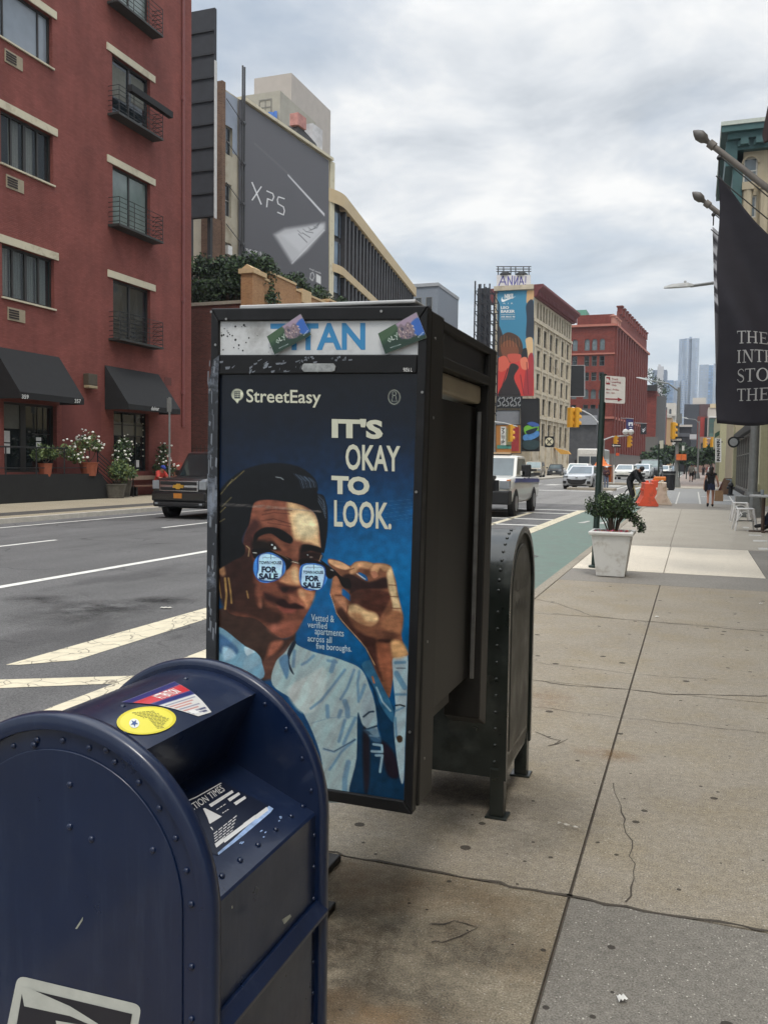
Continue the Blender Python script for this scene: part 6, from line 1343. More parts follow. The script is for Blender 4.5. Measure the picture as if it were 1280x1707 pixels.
# ---------------- right side of the street
RB2 = thing('street_building', 'nearby stone street building on the right that carries the flags', 'building', (6, 20, 0)); b = M(); b.box(3.42, 16, -4, 43, 0, 17); b.build('wall', mat('right_stone', (150, 140, 122), .85, var=.1, vs=.8), RB2)
b = M(); b.box(3.35, 3.415, -4, 43, 4.6, 5.2); b.build('string_course', limes, RB2)
for i in range(9): window(Fac(3.42, 0, 0, 1), RB2, -2+5*i, .8+5*i, .6, 4.2, alum, gl, -.02)
for k in range(2):
    for i in range(9): window(Fac(3.42, 0, 0, 1), RB2, -1.6+5*i, .4+5*i, 6.5+4.5*k, 9+4.5*k, alum, gl, -.02)
ST = thing('shop_building', 'low corner shop with tall grey framed windows and cream fascia on the right', 'building', (4, 58, 0)); ygr = mat('cream_green_paint', (172, 168, 136), .7, var=.08); StF = Fac(2.9, 44, 0, 1)
b = M(); b.box(3.3, 15, 43.01, 73, 0, 8.4); b.build('wall', mat('shop_core', (54, 50, 46), .8), ST); b = M(); StF.box(b, 0, 29, 4.3, 8.5, 0, .39); b.build('fascia', mat('fascia_cream', (186, 172, 138), .8, var=.05), ST)
b = M(); StF.box(b, .8, 28.2, 3.85, 4.28, -.12, .39); b.build('awning_box', mat('awning_box', (54, 54, 52), .7), ST)
for a in (-.95, 28.3): b = M(); StF.box(b, a, a+.9, 0, 4.3 if a < 0 else 4.9, -.08, .39); StF.box(b, a-.05, a+.95, 0, 1.0, -.13, -.08); b.build('pillar', ygr, ST)
w = window(StF, ST, .8, 3.5, .25, 3.84, wfm, glassy('glass_cafe', (30, 36, 36), .04), .2, .14, (), ((.66, .06),)); clones(w, [(0, 2.75*k, 0) for k in range(1, 10)])
b = M(); StF.box(b, .8, 28.2, .02, .25, .05, .39); b.build('stall_riser', mat('riser_dark', (48, 46, 44), .7), ST); b = M(); q = GX(1222, 737, 2.3); b.lathe([(.36, 0), (.36, .1)], q-Vector((0, .05, 0)), 16, 'y'); b.m(1).lathe([(.25, -.012), (.25, .0)], q-Vector((0, .05, 0)), 16, 'y'); b.m(0).tube([q+Vector((0, 0, .3)), q+Vector((.6, 0, .3))], .03, 5); b.build('hanging_sign', [blackrail, mat('sign_disc', (150, 152, 150), .5)], ST)
# tall building with green cornice
TB = thing('stone_building', 'tall tan stone building with green cornice and arched windows behind the flag', 'building', (6, 78, 0)); TF = front(78, 0); wx = GY(1236, 330, 78).x; zt = GY(1236, 254, 78).z; wst = mat('warm_stone', (164, 152, 128), .85, var=.1, vs=.7)
hits = []
for (xa, ya, xb, yb) in ((1239, 263, 1261, 305), (1240, 327, 1259, 362), (1240, 384, 1259, 420)): p0, p1 = GY(xa, ya, 78), GY(xb, yb, 78); hits.append((p0.x, p1.x, p1.z, p0.z))
hits += [(h[0]+4.2, h[1]+4.2, h[2], h[3]) for h in hits]
b = M(); TF.wall(b, wx, wx+12, 0, zt, hits, .3); b.box(wx+.001, wx+12, 78.001+.3, 95, 0, zt); b.poly([(wx, 78, 0), (wx, 95, 0), (wx, 95, zt), (wx, 78, zt)]); b.build('wall', wst, TB)
for i, h in enumerate(hits):
    w = window(TF, TB, *h, mat('sash_white', (196, 194, 186), .6), glL, .2, .12, (), ((.5, .1),))
    if i % 3 == 0:
        n = 8; R3 = (h[1]-h[0])/2; cx = (h[0]+h[1])/2; b = M()
        for s_ in (0, 1): b.poly([(h[s_], 77.99, h[3])]+[(cx-R3*math.cos(math.pi*k/n), 77.99, h[3]-R3+R3*math.sin(math.pi*k/n)) for k in (range(0, n//2+1) if s_ == 0 else range(n, n//2-1, -1))])
        b.build('arch_spandrel', wst, TB); b = M()
        for k in range(n): t0, t1 = math.pi*k/n, math.pi*(k+1)/n; b.prism([(cx-rr_*math.cos(t), 77.85, h[3]-R3+rr_*math.sin(t)) for rr_, t in ((R3, t0), (R3, t1), (R3*1.3, t1), (R3*1.3, t0))], (0, .14, 0))
        b.build('arch_moulding', wst, TB)
for x in (wx+.05, GY(1266, 300, 78).x, GY(1266, 300, 78).x+.9, GY(1266, 300, 78).x+1.8): b = M(); b.tube([(x+.35, 77.8, 8), (x+.35, 77.8, zt-3.2)], .38, 8); b.box(x-.1, x+.8, 77.4, 78, zt-3.2, zt-2.6); b.build('column', wst, TB)
b = M(); teal = mat('teal_cornice', (52, 86, 86), .6, var=.15, vs=1); z2 = GY(1201, 213, 77).z; x2 = GY(1202, 213, 77).x
b.box(x2, wx+14, 76.6, 96, z2-.5, z2-.02).box(x2+.5, wx+13.8, 77.0, 95.8, z2-1.0, z2-.5).box(wx-.5, wx+13, 77.4, 95.5, zt+.02, z2-1.0)
for k in range(12): b.box(wx-.3+1.9*k*.6, wx+.3+1.9*k*.6, 76.9, 77.4, z2-1.5, z2-1.0)
for k in range(20): b.box(wx-.5+.6*k, wx-.2+.6*k, 77.15, 77.4, zt+.25, zt+.7)
b.box(x2+.4, wx-.5, 77.4, 95.5, zt-1.2, z2-1.0).box(x2+1.0, wx-.02, 77.7, 95, zt-8, zt-1.2); b.build('cornice', teal, TB); b = M(); b.box(x2-.05, wx+14.1, 76.5, 96.1, z2-.015, z2+.3); b.build('cornice_edge', mat('pale_lead', (176, 182, 172), .6), TB)
# black banner frame at the very edge, above the flags
# ---------------- flags
FY = 14.0
def fdisp(x, z): return 1.4*.075*math.sin(4.6*x+2.2*z)+.035*math.sin(10.5*x+4.1*z+1)+.05*math.sin(2.4*(z-5)+3.0*x)
fblack = mat('black_flag_cloth', (44, 42, 49), .85, var=.12, vs=5)
def flagpole(label, base, tip, rope):
    r = thing('flagpole', label, 'flagpole', base, 'flagpoles over the right pavement'); base, tip = Vector(base), Vector(tip); d = (tip-base).normalized(); b = M(); b.tube([base, tip], [.062, .045], 10); b.tube([tip, tip+d*.10], .065, 10); b.build('pole', mat('weathered_pole', (112, 106, 100), .5, var=.2), r, smooth=40)
    b = M(); b.tube([tip+d*.1, tip+d*.16, tip+d*.2, tip+d*.29, tip+d*.36, tip+d*.41], [.03, .045, .075, .085, .05, .01], 10); b.build('finial', mat('finial_grey', (92, 88, 84), .5), r, smooth=True)
    b = M(); b.tube([tip-d*.1+Vector((0, 0, -.06)), rope], .012, 5); b.tube([tip-d*.08+Vector((0, -.02, -.08)), base+Vector((0, -.02, -.25))], .009, 5); b.tube([tip-d*.05+Vector((0, -.02, -.4)), base+Vector((0, -.02, -.55))], .009, 5); b.ball(tip-d*.1+Vector((0, 0, -.1)), .04, 6); b.build('halyard', blackrail, r); return r
t1p = GY(1190, 245, FY); flagpole('grey flagpole carrying the long black flag, nearest of the two', (3.42, FY, t1p.z-(3.42-t1p.x)*.9), t1p, GY(1198, 292, FY))
FL = thing('hanging_flag', 'long black flag with white serif words hanging over the sidewalk', 'flag', (1.3, FY, 2.4)); b = M(); nu, nv = 46, 50; vs = []
tp = [GY(x, y, FY) for x, y in ((1197, 290), (1216, 314), (1236, 342), (1258, 369), (1280, 391))]
txs = [p.x for p in tp]+[2.7]; tzs = [p.z for p in tp]+[3.75]
for j in range(nv+1):
    v = j/nv
    for i in range(nu+1):
        u = (i/nu)**1.25; xt = txs[0]+(2.7-txs[0])*u; zt_ = float(np.interp(xt, txs, tzs)); xb = .30+(2.6-.30)*u; zb_ = 2.40+.02*math.sin(6*xb)
        x = xt*(1-v)+xb*v+.02*math.sin(4*v*math.pi)*(1-u); z = zt_*(1-v)+zb_*v; vs.append((x, FY+fdisp(x, z)*min(1, .25+v*1.5), z))
b.add(vs, [(j*(nu+1)+i, j*(nu+1)+i+1, (j+1)*(nu+1)+i+1, (j+1)*(nu+1)+i) for j in range(nv) for i in range(nu)])
cloth = b.build('cloth', fblack, FL, smooth=80); mo = cloth.modifiers.new('thick', 'SOLIDIFY'); mo.thickness = .006
def serif(ch, b, x0, y0, x1, y1, fn):
    w, h = x1-x0, y1-y0; R = lambda a, c, d, e: b.poly([fn(x0+w*a, y0+h*c), fn(x0+w*d, y0+h*c), fn(x0+w*d, y0+h*e), fn(x0+w*a, y0+h*e)])
    Q = lambda *p: b.poly([fn(x0+w*a, y0+h*c) for a, c in p])
    if ch == 'T': R(0, 0, 1, .06); R(.42, .06, .58, .94); R(.28, .94, .72, 1); Q((0, .06), (.07, .06), (.02, .24)); Q((1, .06), (.93, .06), (.98, .24))
    if ch == 'H':
        for a in (.12, .74): R(a, .06, a+.14, .94); R(a-.12, 0, a+.26, .06); R(a-.12, .94, a+.26, 1)
        R(.26, .47, .74, .53)
    if ch == 'E': R(.14, .06, .32, .94); R(0, 0, .92, .06); R(0, .94, .96, 1); R(.32, .47, .70, .53); Q((.85, .06), (.92, .06), (.92, .24)); Q((.86, .94), (.96, .94), (.98, .74)); R(.68, .38, .72, .62)
    if ch == 'I': R(.3, .06, .7, .94); R(0, 0, 1, .06); R(0, .94, 1, 1)
    if ch == 'N': R(.12, .06, .19, .94); R(.81, .06, .88, 1); Q((.10, 0), (.30, 0), (.88, 1), (.78, 1)); R(0, 0, .24, .06); R(0, .94, .32, 1); R(.68, 0, 1, .06)
    if ch == 'O':
        n = 20; o = [(.5+.5*math.cos(2*math.pi*k/n), .5+.52*math.sin(2*math.pi*k/n)) for k in range(n)]; i_ = [(.5+.33*math.cos(2*math.pi*k/n), .5+.46*math.sin(2*math.pi*k/n)) for k in range(n)]
        for k in range(n): Q(o[k], o[(k+1) % n], i_[(k+1) % n], i_[k])
    if ch == 'S':
        c = spline([(.92, .18), (.70, .03), (.40, .02), (.12, .16), (.14, .36), (.46, .48), (.82, .62), (.88, .84), (.60, .98), (.26, .97), (.04, .80), (.04, .80), (.92, .18)], 4)[:-8]
        for k in range(len(c)-1):
            t = k/(len(c)-1); tw = .05+.12*math.exp(-((t-.47)/.2)**2); (ax, ay), (bx, by) = c[k], c[k+1]; l = math.hypot(bx-ax, by-ay) or 1
            if l > .4: continue
            nx, ny = -(by-ay)/l*tw/2*1.2, (bx-ax)/l*tw/2; Q((ax+nx, ay+ny), (bx+nx, by+ny), (bx-nx, by-ny), (ax-nx, ay-ny))
def fl_(px, py): q = GY(px, py, FY); k = min(1, .25+1.5*max(0, (5.6-q.z)/3.2)); return Vector((q.x, FY+fdisp(q.x, q.z)*k-.022, q.z))
lw = mat('flag_white_print', (186, 184, 182), .8)
for ln in ((('T', 1227, 1241.5), ('H', 1242.5, 1261), ('E', 1263.5, 1279)), (('I', 1227.5, 1233.5), ('N', 1236, 1254), ('T', 1255.5, 1270.5), ('E', 1272, 1287)), (('S', 1228.5, 1239.5), ('T', 1240.5, 1256.5), ('O', 1258.5, 1279)), (('T', 1228, 1242), ('H', 1243.5, 1262), ('E', 1264, 1279.5))):
    i = ((('T', 1227, 1241.5), 554.5, 575), (('I', 1227.5, 1233.5), 585.5, 606), (('S', 1228.5, 1239.5), 616, 637), (('T', 1228, 1242), 648, 668)); y0, y1 = next((a, c) for k, a, c in i if k == ln[0])
    b = M()
    for ch, xa, xb in ln: serif(ch, b, xa, y0, xb, y1, fl_)
    b.build('printed_word', lw, cloth)
F2Y = 17.1; t2p = GY(1182, 343, F2Y); flagpole('grey flagpole further back holding the black and white flag', (3.42, F2Y, t2p.z-(3.42-t2p.x)*.9), t2p, GY(1188, 376, F2Y))
F2 = thing('hanging_flag', 'black and white patterned flag half hidden behind the long black flag', 'flag', (1.3, F2Y, 2.4)); fc = Canvas(0, 0, 60, 150, 2.0); fc.a[:] = (178, 178, 182)
fc.poly([(0, 62), (60, 62), (60, 150), (0, 150)], (40, 38, 44), 1, False)
for y in (10, 23, 36, 49, 61):
    for x in (-1, 7, 17, 29, 43): fc.poly([(x+3.4*math.cos(t), y+4.2*math.sin(t)) for t in np.linspace(0, 6.28, 13)[:-1]], (40, 38, 44), 1)
def f2(x, y):
    u, v = x/60, y/150; a = GY(1187, 376, F2Y); xt = a.x+(2.6-a.x)*u; zt_ = a.z-1.0*(xt-a.x); c = GY(1194, 706, F2Y); xx = xt*(1-v)+(c.x+(2.5-c.x)*u)*v; zz = zt_*(1-v)+c.z*v; return (xx, F2Y+.05*math.sin(5*xx+zz)+.04*math.sin(9*xx-zz), zz)
o = fc.sheet('cloth', f2, vcol('flag_ink', .85), F2); mo = o.modifiers.new('thick', 'SOLIDIFY'); mo.thickness = .006
b = M(); q = [GY(x, y, 11) for x, y in ((1279, 176), (1300, 170), (1300, 226), (1273, 236), (1270, 222))]; b.prism(q, (0, .06, 0)); tag(b.build('furled_banner', mat('banner_maroon', (62, 48, 48), .8, var=.2)), 'dark banner corner at the top right edge, above the flags', 'banner')
# ================================================================== PLANTS
def leaves(b, n, fn, size, nmat, seed=1, asp=.55):
    r = random.Random(seed)
    for _ in range(n):
        c = Vector(fn(r)); s_ = size*r.uniform(.6, 1.3); d = Vector((r.gauss(0, 1), r.gauss(0, 1), r.gauss(0, .7)+.2)).normalized(); u = d.orthogonal().normalized(); u = Matrix.Rotation(r.random()*6.28, 3, d) @ u; w = d.cross(u)
        b.m(r.randrange(nmat)).add([c-u*s_*.5, c+w*s_*asp*.5, c+u*s_*.5+d*s_*.12, c-w*s_*asp*.5], [(0, 1, 2, 3)])
    return b
def blobs(cs, hollow=.35):
    def f(r):
        x, y, z, a, c_, h = cs[r.randrange(len(cs))]; v = Vector((r.gauss(0, 1), r.gauss(0, 1), r.gauss(0, 1))).normalized(); k = hollow+(1-hollow)*r.random()**.6; return (x+v.x*a*k, y+v.y*c_*k, z+v.z*h*k)
    return f
LG = [mat('leaf_dark', (34, 48, 30), .6, var=.3, vs=20), mat('leaf_mid', (50, 70, 40), .6, var=.3, vs=20), mat('leaf_light', (76, 98, 54), .6, var=.25, vs=20)]
LD = [mat('leaf_deep', (28, 42, 30), .65, var=.3, vs=3), mat('leaf_forest', (42, 60, 38), .65, var=.3, vs=3), mat('leaf_fresh', (62, 84, 48), .65, var=.3, vs=3)]
LY = [mat('leaf_yellowish', (108, 122, 70), .6, var=.2, vs=9), mat('leaf_olive', (78, 96, 54), .6, var=.2, vs=9), LG[1]]
bark = mat('bark', (70, 58, 46), .9, var=.25, vs=12, bump=.3); petal = mat('white_petal', (232, 230, 220), .7, var=.04)
def tree(label, x, y, h, rx, seed, z=0, zc=.45):
    r = random.Random(seed); t = thing('street_tree', label, 'tree', (x, y, z), 'trees at the far end of the street'); b = M(); b.tube([(x, y, z), (x+.1, y, z+h*.3), (x+.15, y+.1, z+h*.55)], [.22, .17, .1], 7)
    for k in range(6): a = k*1.05+seed; b.tube([(x+.1, y, z+h*(.28+.05*k)), (x+rx*.4*math.cos(a), y+rx*.4*math.sin(a), z+h*(.5+.05*k)), (x+rx*.7*math.cos(a), y+rx*.7*math.sin(a), z+h*(.62+.05*k))], [.09, .06, .02], 5)
    b.build('trunk', bark, t); cs = [(x+r.gauss(0, rx*.42), y+r.gauss(0, rx*.42), z+h*(zc+r.random()*(.92-zc)), rx*.42, rx*.42, h*.13) for _ in range(15)]; b = M(); leaves(b, 1900, blobs(cs, .2), rx*.19, 3, seed, .7); b.build('crown', LD, t)
for i, (px, pt, rx, y) in enumerate(((1092, 752, 3.0, 190), (1108, 742, 3.4, 200), (1122, 738, 3.2, 225), (1141, 752, 3.4, 215), (1157, 748, 3.4, 235), (1172, 745, 3.4, 205), (1186, 738, 3.2, 185), (1080, 765, 2.6, 215))):
    p = GY(px, pt, y); tree(('bushy dark street tree beside the red block, leftmost in the far row', 'dark street tree behind the parked white cars', 'tall dark street tree left of the tall lamp post', 'dark street tree right of the tall lamp post', 'dark street tree below the charcoal wall', 'dark street tree under the far traffic signals', 'rightmost dark street tree beside the vertical white sign', 'small low dark tree in front of the stone base of the red block')[i], p.x, y, p.z, rx, i+3)
b = M(); p = GY(1108, 640, 265); cs = [(GY(px, py, 265).x, 265+2*i % 3, GY(px, py, 265).z, 1.6, 1.6, 1.6) for i, (px, py) in enumerate(((1104, 655), (1108, 648), (1099, 640), (1090, 634), (1082, 622), (1103, 666)))]
leaves(b, 800, blobs(cs, .1), .5, 3, 5); rg = thing('roof_garden', 'green shrubs growing on the roof behind the red brick block', 'roof garden', (p.x, 265, p.z-3)); b.build('foliage', LD, rg); b = M(); b.box(cs[4][0]-1, cs[0][0]+1, 264, 268, 0, cs[0][2]-1.0); b.build('roof', mat('roof_grey', (96, 98, 98), .8), rg)
# hedge on the low brick building
hd = thing('roof_hedge', 'dense green hedge growing along the roof edge of the low brick building', 'hedge', (-29, 49, 11.5)); r = random.Random(4); cs = []
for i in range(26): px = 318+7*i*.7; q = GY(px, 444+4*math.sin(i*1.3)-min(6, i*.3), 48.6); cs.append((q.x, 48.5+1.2*r.random(), q.z-.2, .7, .6, .95)); cs.append((q.x+.2, 48.4+r.random(), 12.0, .6, .5, .6)); cs.append((q.x-.2, 48.2+r.random(), 12.75, .65, .5, .6))
for i in range(22): y = 49.5+.75*i; cs.append((-26.6+r.random()*.3, y, 14.15+.35*math.sin(i*1.1)-.012*i, .5, .55, .55))
b = M(); leaves(b, 19000, blobs(cs, .1), .24, 3, 6); b.build('foliage', LD, hd)
b = M(); r = random.Random(9)
for c in cs: b.tube([(c[0], c[1], 11.7), (c[0]+r.gauss(0, .1), c[1], 12.3)], .04, 5)
b.build('stems', bark, hd)
# white planter with a clipped shrub
PLX, PLY = -1.19, 14.05; pl = thing('planter', 'white square tapered planter with a leafy shrub on the grey slab', 'planter', (PLX, PLY, 0)); whp = mat('white_planter', (208, 206, 200), .5, var=.05, vs=4, dirt=(182, 176, 166), ds=5); b = M()
def sq(w, z): return [(PLX-w, PLY-w, z), (PLX+w, PLY-w, z), (PLX+w, PLY+w, z), (PLX-w, PLY+w, z)]
b.loft([sq(.215, .01), sq(.30, .66), sq(.335, .665), sq(.342, .70), sq(.335, .72), sq(.28, .722), sq(.27, .64)]); b.build('pot', whp, pl, bevel=.008); b = M(); b.poly(sq(.268, .655)); b.build('soil', mat('soil', (44, 36, 28), .95, bump=.5), pl)
b = M(); r = random.Random(12); cs = []
for k in range(16):
    a = k*2.39; rr = .12+.30*r.random(); top = Vector((PLX+rr*math.cos(a), PLY+rr*.8*math.sin(a), 1.02+.22*r.random())); mid = Vector((PLX+.4*rr*math.cos(a), PLY+.4*rr*math.sin(a), .85)); b.tube([(PLX+.05*math.cos(a), PLY+.05*math.sin(a), .65), mid, top], [.014, .011, .005], 5); cs.append((top.x, top.y, top.z, .13, .13, .12)); cs.append((mid.x+(top.x-mid.x)*.6, mid.y, 1.0, .1, .1, .09))
cs += [(PLX+.38, PLY, .87, .11, .1, .1), (PLX+.44, PLY-.05, .78, .07, .07, .1), (PLX+.3, PLY, .95, .12, .1, .1), (PLX-.36, PLY, 1.05, .1, .1, .1)]
b.build('stems', bark, pl); b = M(); leaves(b, 6000, blobs(cs, .1), .042, 4, 3); b.build('foliage', [LG[0], LG[0], LG[1], LG[2]], pl); b = M(); leaves(b, 70, lambda r: (PLX+r.uniform(-.25, .25), PLY+r.uniform(-.26, -.1), .68+.06*r.random()), .045, 2, 8); b.build('bedding_flowers', [mat('pink_petal', (190, 84, 120), .7), mat('orange_petal', (176, 92, 60), .7)], pl)
# plants along the red building
terra = mat('terracotta', (150, 84, 60), .85, var=.15); woodb = mat('weathered_wood', (88, 84, 76), .85, var=.2, vs=10)
def potplant(name, label, X, spots, nl, lsz, pot, nfl, lm, seed):
    ps = [(GX(px, py, X), rr) for px, py, rr in spots]; base = Vector((X, ps[0][0].y, pot[0])); t = thing(name, label, 'plant', base); b = M(); pr, ph, pm = pot[1:]
    b.lathe([(pr*.75, 0), (pr, ph), (pr*1.06, ph), (pr*1.06, ph*1.06), (pr*.8, ph*1.06), (pr*.8, ph*.9)], base, 12); b.build('pot', pm, t); b = M()
    for p, rr in ps: b.tube([base+Vector((0, 0, ph)), (base+p)/2+Vector((.05, 0, .2)), p], .018, 5)
    b.build('stems', bark, t); b = M(); leaves(b, nl, blobs([(p.x, p.y, p.z, rr, rr, rr*.85) for p, rr in ps], .1), lsz, 3, seed); b.build('foliage', lm, t)
    if nfl: b = M(); r = random.Random(seed); f = blobs([(p.x+.1, p.y, p.z+.1, rr*1.1, rr*1.1, rr) for p, rr in ps], .75); b.ball((0, 0, 0), 1, 6, (1, 1, .7)); fm_ = b.mesh('flower', petal)
    for _ in range(nfl): o = bpy.data.objects.new('flower', fm_); COL.objects.link(o); o.location = f(r); k = .05*r.uniform(.5, 1.5); o.scale = (k, k, k); adopt(o, t)
potplant('potted_plant', 'pale green trailing plant in a pot in front of the glass door', -24.5, [(76, 752, .42), (64, 758, .3), (88, 756, .3)], 700, .14, (1.0, .28, .5, terra), 0, LY, 2)
potplant('potted_plant', 'white flowering shrub in a terracotta pot at the top of the steps', -24.5, [(148, 735, .5), (112, 752, .42), (128, 762, .35), (138, 742, .4), (162, 746, .25)], 1100, .13, (1.0, .4, .55, terra), 75, LY, 3)
potplant('potted_plant', 'climbing white rose in a wooden tub beside the shop window', -24.9, [(204, 752, .5), (210, 742, .42), (200, 765, .4), (206, 780, .5)], 1100, .13, (0, .45, .7, woodb), 40, LG, 4)
potplant('potted_plant', 'leafy green bush in a wide wooden tub at the foot of the steps', -24.2, [(192, 786, .42), (206, 790, .5), (218, 788, .35), (200, 776, .4)], 1100, .14, (0, .5, .6, woodb), 0, LY, 5)
potplant('potted_plant', 'slim climbing white rose right of the shop window', -25.0, [(274, 750, .36), (270, 764, .36), (275, 778, .5), (266, 782, .4), (284, 785, .4)], 1000, .13, (0, .35, .5, terra), 40, LG, 6)
# ================================================================== STREET FURNITURE
# entrance platform, steps and railings
EP = thing('entrance_platform', 'black entrance platform with iron railings and steps before the red building', 'platform', (-24.6, 28, 0)); b = M()
b.prism([(-24.3, 14, 0), (-24.3, 32.3, 0), (-24.3, 31.0, 1.1), (-24.3, 14, 1.1)], (-.15, 0, 0)); b.build('side_wall', mat('black_wall', (24, 24, 24), .8, var=.3, vs=1.5), EP); b = M(); b.box(-25.49, -24.46, 14, 31, .3, 1.0)
for k in range(6): b.box(-25.49, -24.46, 31+.22*k, 31.22+.22*k, 0, 1.0-.17*(k+1))
b.build('steps', mat('dark_concrete', (70, 66, 60), .9), EP); b = M(); rx = -24.36
for y in [16+1.6*k for k in range(9)]+[30.9]: b.tube([(rx, y, 1.1), (rx, y, 2.15 if y < 29 else 2.05)], .03, 5)
b.tube([(rx, 14, 2.15), (rx, 29, 2.15)], .035, 5); b.tube([(rx, 14, 1.35), (rx, 31, 1.35)], .02, 5); b.build('railing', blackrail, EP); b = M()
for k in range(6): b.tube([(rx, 30.9, 2.05-.17*k), (rx, 32.6, 1.05-.17*k)], .02, 5)
b.tube([(rx, 30.9, 1.1), (rx, 30.9, 2.1)], .03, 5); b.tube([(rx, 32.6, 0), (rx, 32.6, 1.1)], .03, 5); b.tube([(rx, 32.6, 1.05), (rx, 33.4, 1.0), (rx, 33.4, 0)], .03, 5); b.build('stair_railing', blackrail, EP)
bn = thing('bench', 'low wooden bench under the shop window', 'bench', (-24.9, 35.3, 0)); b = M(); b.box(-25.2, -24.6, 33.9, 37, .44, .5); b.build('seat', mat('bench_wood', (104, 74, 60), .8), bn); b = M(); b.box(-25.3, -25.2, 33.9, 37, .75, .95); b.build('backrest', mat('bench_pale', (150, 130, 112), .8), bn)
for y in (34.1, 36.8): b = M(); b.box(-25.25, -24.65, y-.06, y+.06, 0, .44); b.box(-25.26, -25.2, y-.05, y+.05, .44, .8); b.build('leg', blackrail, bn)
def pole(b, a, c, r, n=8): b.tube([a, c], r, n)
galv = mat('galvanised', (120, 122, 120), .5, metal=.2, var=.12, vs=8); green = mat('green_post', (26, 44, 38), .5, var=.15); yel_ = mat('signal_yellow', (206, 150, 44), .45, var=.06)
p = GX(283, 828, -22.0); sp = thing('sign_post', 'thin grey sign post on the far pavement before the red building', 'post', (p.x, p.y, 0)); b = M(); pole(b, (p.x, p.y, 0), GX(283, 662, -22), .045); b.build('pole', galv, sp); b = M(); q = GX(282.5, 675, -22); b.cbox(q, (.22, .03, .6)); b.build('edge_on_sign', galv, sp)
# green pole with loading sign
GPx = GZ(990, 946); gtop = GY(1006, 624, GPx.y+.25); gp_ = thing('sign_post', 'leaning dark green street post with a truck loading sign', 'post', GPx); b = M(); pole(b, GPx, gtop, .052, 10); b.lathe([(.10, 0), (.10, .03), (.055, .05)], GPx, 10); b.build('pole', green, gp_, smooth=40)
fs_ = lambda l: (lambda x, y: GY(x, y, GPx.y+.10-l)); sg = M(); sg.prism([fs_(0)(*p) for p in rnd([(1008, 626), (1042, 628.5), (1041, 673), (1007, 671)], 2.4)], (0, .006, 0)); s1 = sg.build('loading_sign', mat('sign_face', (206, 200, 192), .5, var=.04), gp_); red = mat('sign_red', (140, 36, 40), .5)
b = M(); stroke(b, [(1009, 664.8), (1031, 665.6)], 1.9, fs_(.004)); b.poly([fs_(.005)(*p) for p in ((1029, 662.5), (1037, 666), (1029, 669.5))]); b.build('arrow', red, s1); b = M(); b.poly([fs_(.004)(*p) for p in ((1010, 628), (1016.5, 628.5), (1016, 641), (1009.5, 640.5))]); b.build('truck_symbol_panel', red, s1)
b = M(); b.poly([fs_(.006)(*p) for p in ((1010, 631), (1013.5, 631), (1014.5, 633.5), (1016, 634), (1016, 636), (1010, 636))])
for x in (1011.5, 1014.5): b.lathe([(.012, 0), (.012, .001)], fs_(.006)(x, 637), 8, 'y')
b.build('truck_symbol', mat('sign_face', (206, 200, 192)), s1)
for t_, q in (('Truck', (1019, 630, 1030, 633.4, .4)), ('Loading', (1019, 634.8, 1034, 639.2, .5)), ('Only', (1019, 640.2, 1027, 644.2, .3)), ('Mon - Friday', (1010, 647.5, 1031, 651, .7)), ('8am - 6pm', (1010, 653, 1024, 656.6, .4))): b = M(); lettering(b, t_, qpx(fs_(.004), *q), .01); b.build('lettering', red, s1)
# lamp and signal posts
def lamp(label, base, z1, arm, head, r=.09, cab=None, grp=None):
    t = thing('street_lamp', label, 'street lamp', base, grp); base = Vector(base); b = M(); top = Vector((base.x, base.y, z1)); b.tube([base, base+Vector((0, 0, 1)), top], [r*1.5, r, r*.7], 10); b.lathe([(r*2.4, 0), (r*2.4, .25), (r*1.6, .9)], base, 8); b.build('pole', galv, t, smooth=40); arm = Vector(arm); b = M(); b.tube([top-Vector((0, 0, .3)), top+(arm-top)*.35+Vector((0, 0, .12)), arm], [r*.5, r*.4, r*.32], 6); b.build('arm', galv, t)
    d = (arm-top).normalized(); b = M(); L_ = head; b.loft([[arm+d*L_*u+Vector((0, wy, wz)) for wy, wz in ((-w_, -.02), (w_, -.02), (w_*.7, h_), (-w_*.7, h_))] for u, w_, h_ in ((-.15, .04, .05), (.1, .11, .12), (.7, .13, .10), (1, .07, .03))]); b.ball(arm+d*L_*.2+Vector((0, 0, .17)), .05, 6); b.build('lamp_head', mat('lamp_pale', (176, 178, 176), .4), t)
    if cab: b = M(); b.box(*cab); b.build('cabinet', galv, t, bevel=.02)
    return t
bp = GZ(1252, 862); lp = GY(1262, 560, bp.y); lamp('grey street lamp post by the cafe stools, its arm reaching out behind the flags', (bp.x, bp.y, 0), GY(1262, 470, bp.y).z, GY(1150, 477, bp.y), .9, .16, (bp.x-.55, bp.x-.12, bp.y-.3, bp.y+.3, 0, .75))
bp2 = GZ(1125.5, 813); L2 = lamp('grey corner lamp post with traffic signal, one way sign and orange walk signal', (bp2.x, bp2.y, 0), GY(1130, 646, bp2.y).z, GY(1080, 634, bp2.y), 1.0, .16)
bp3 = (GY(1162, 790, 135).x, 135, 0); lamp('distant lamp post right of the corner post with its arm pointing left', bp3, GY(1162, 702, 135).z, GY(1145, 698, 135), 1.0, .14)
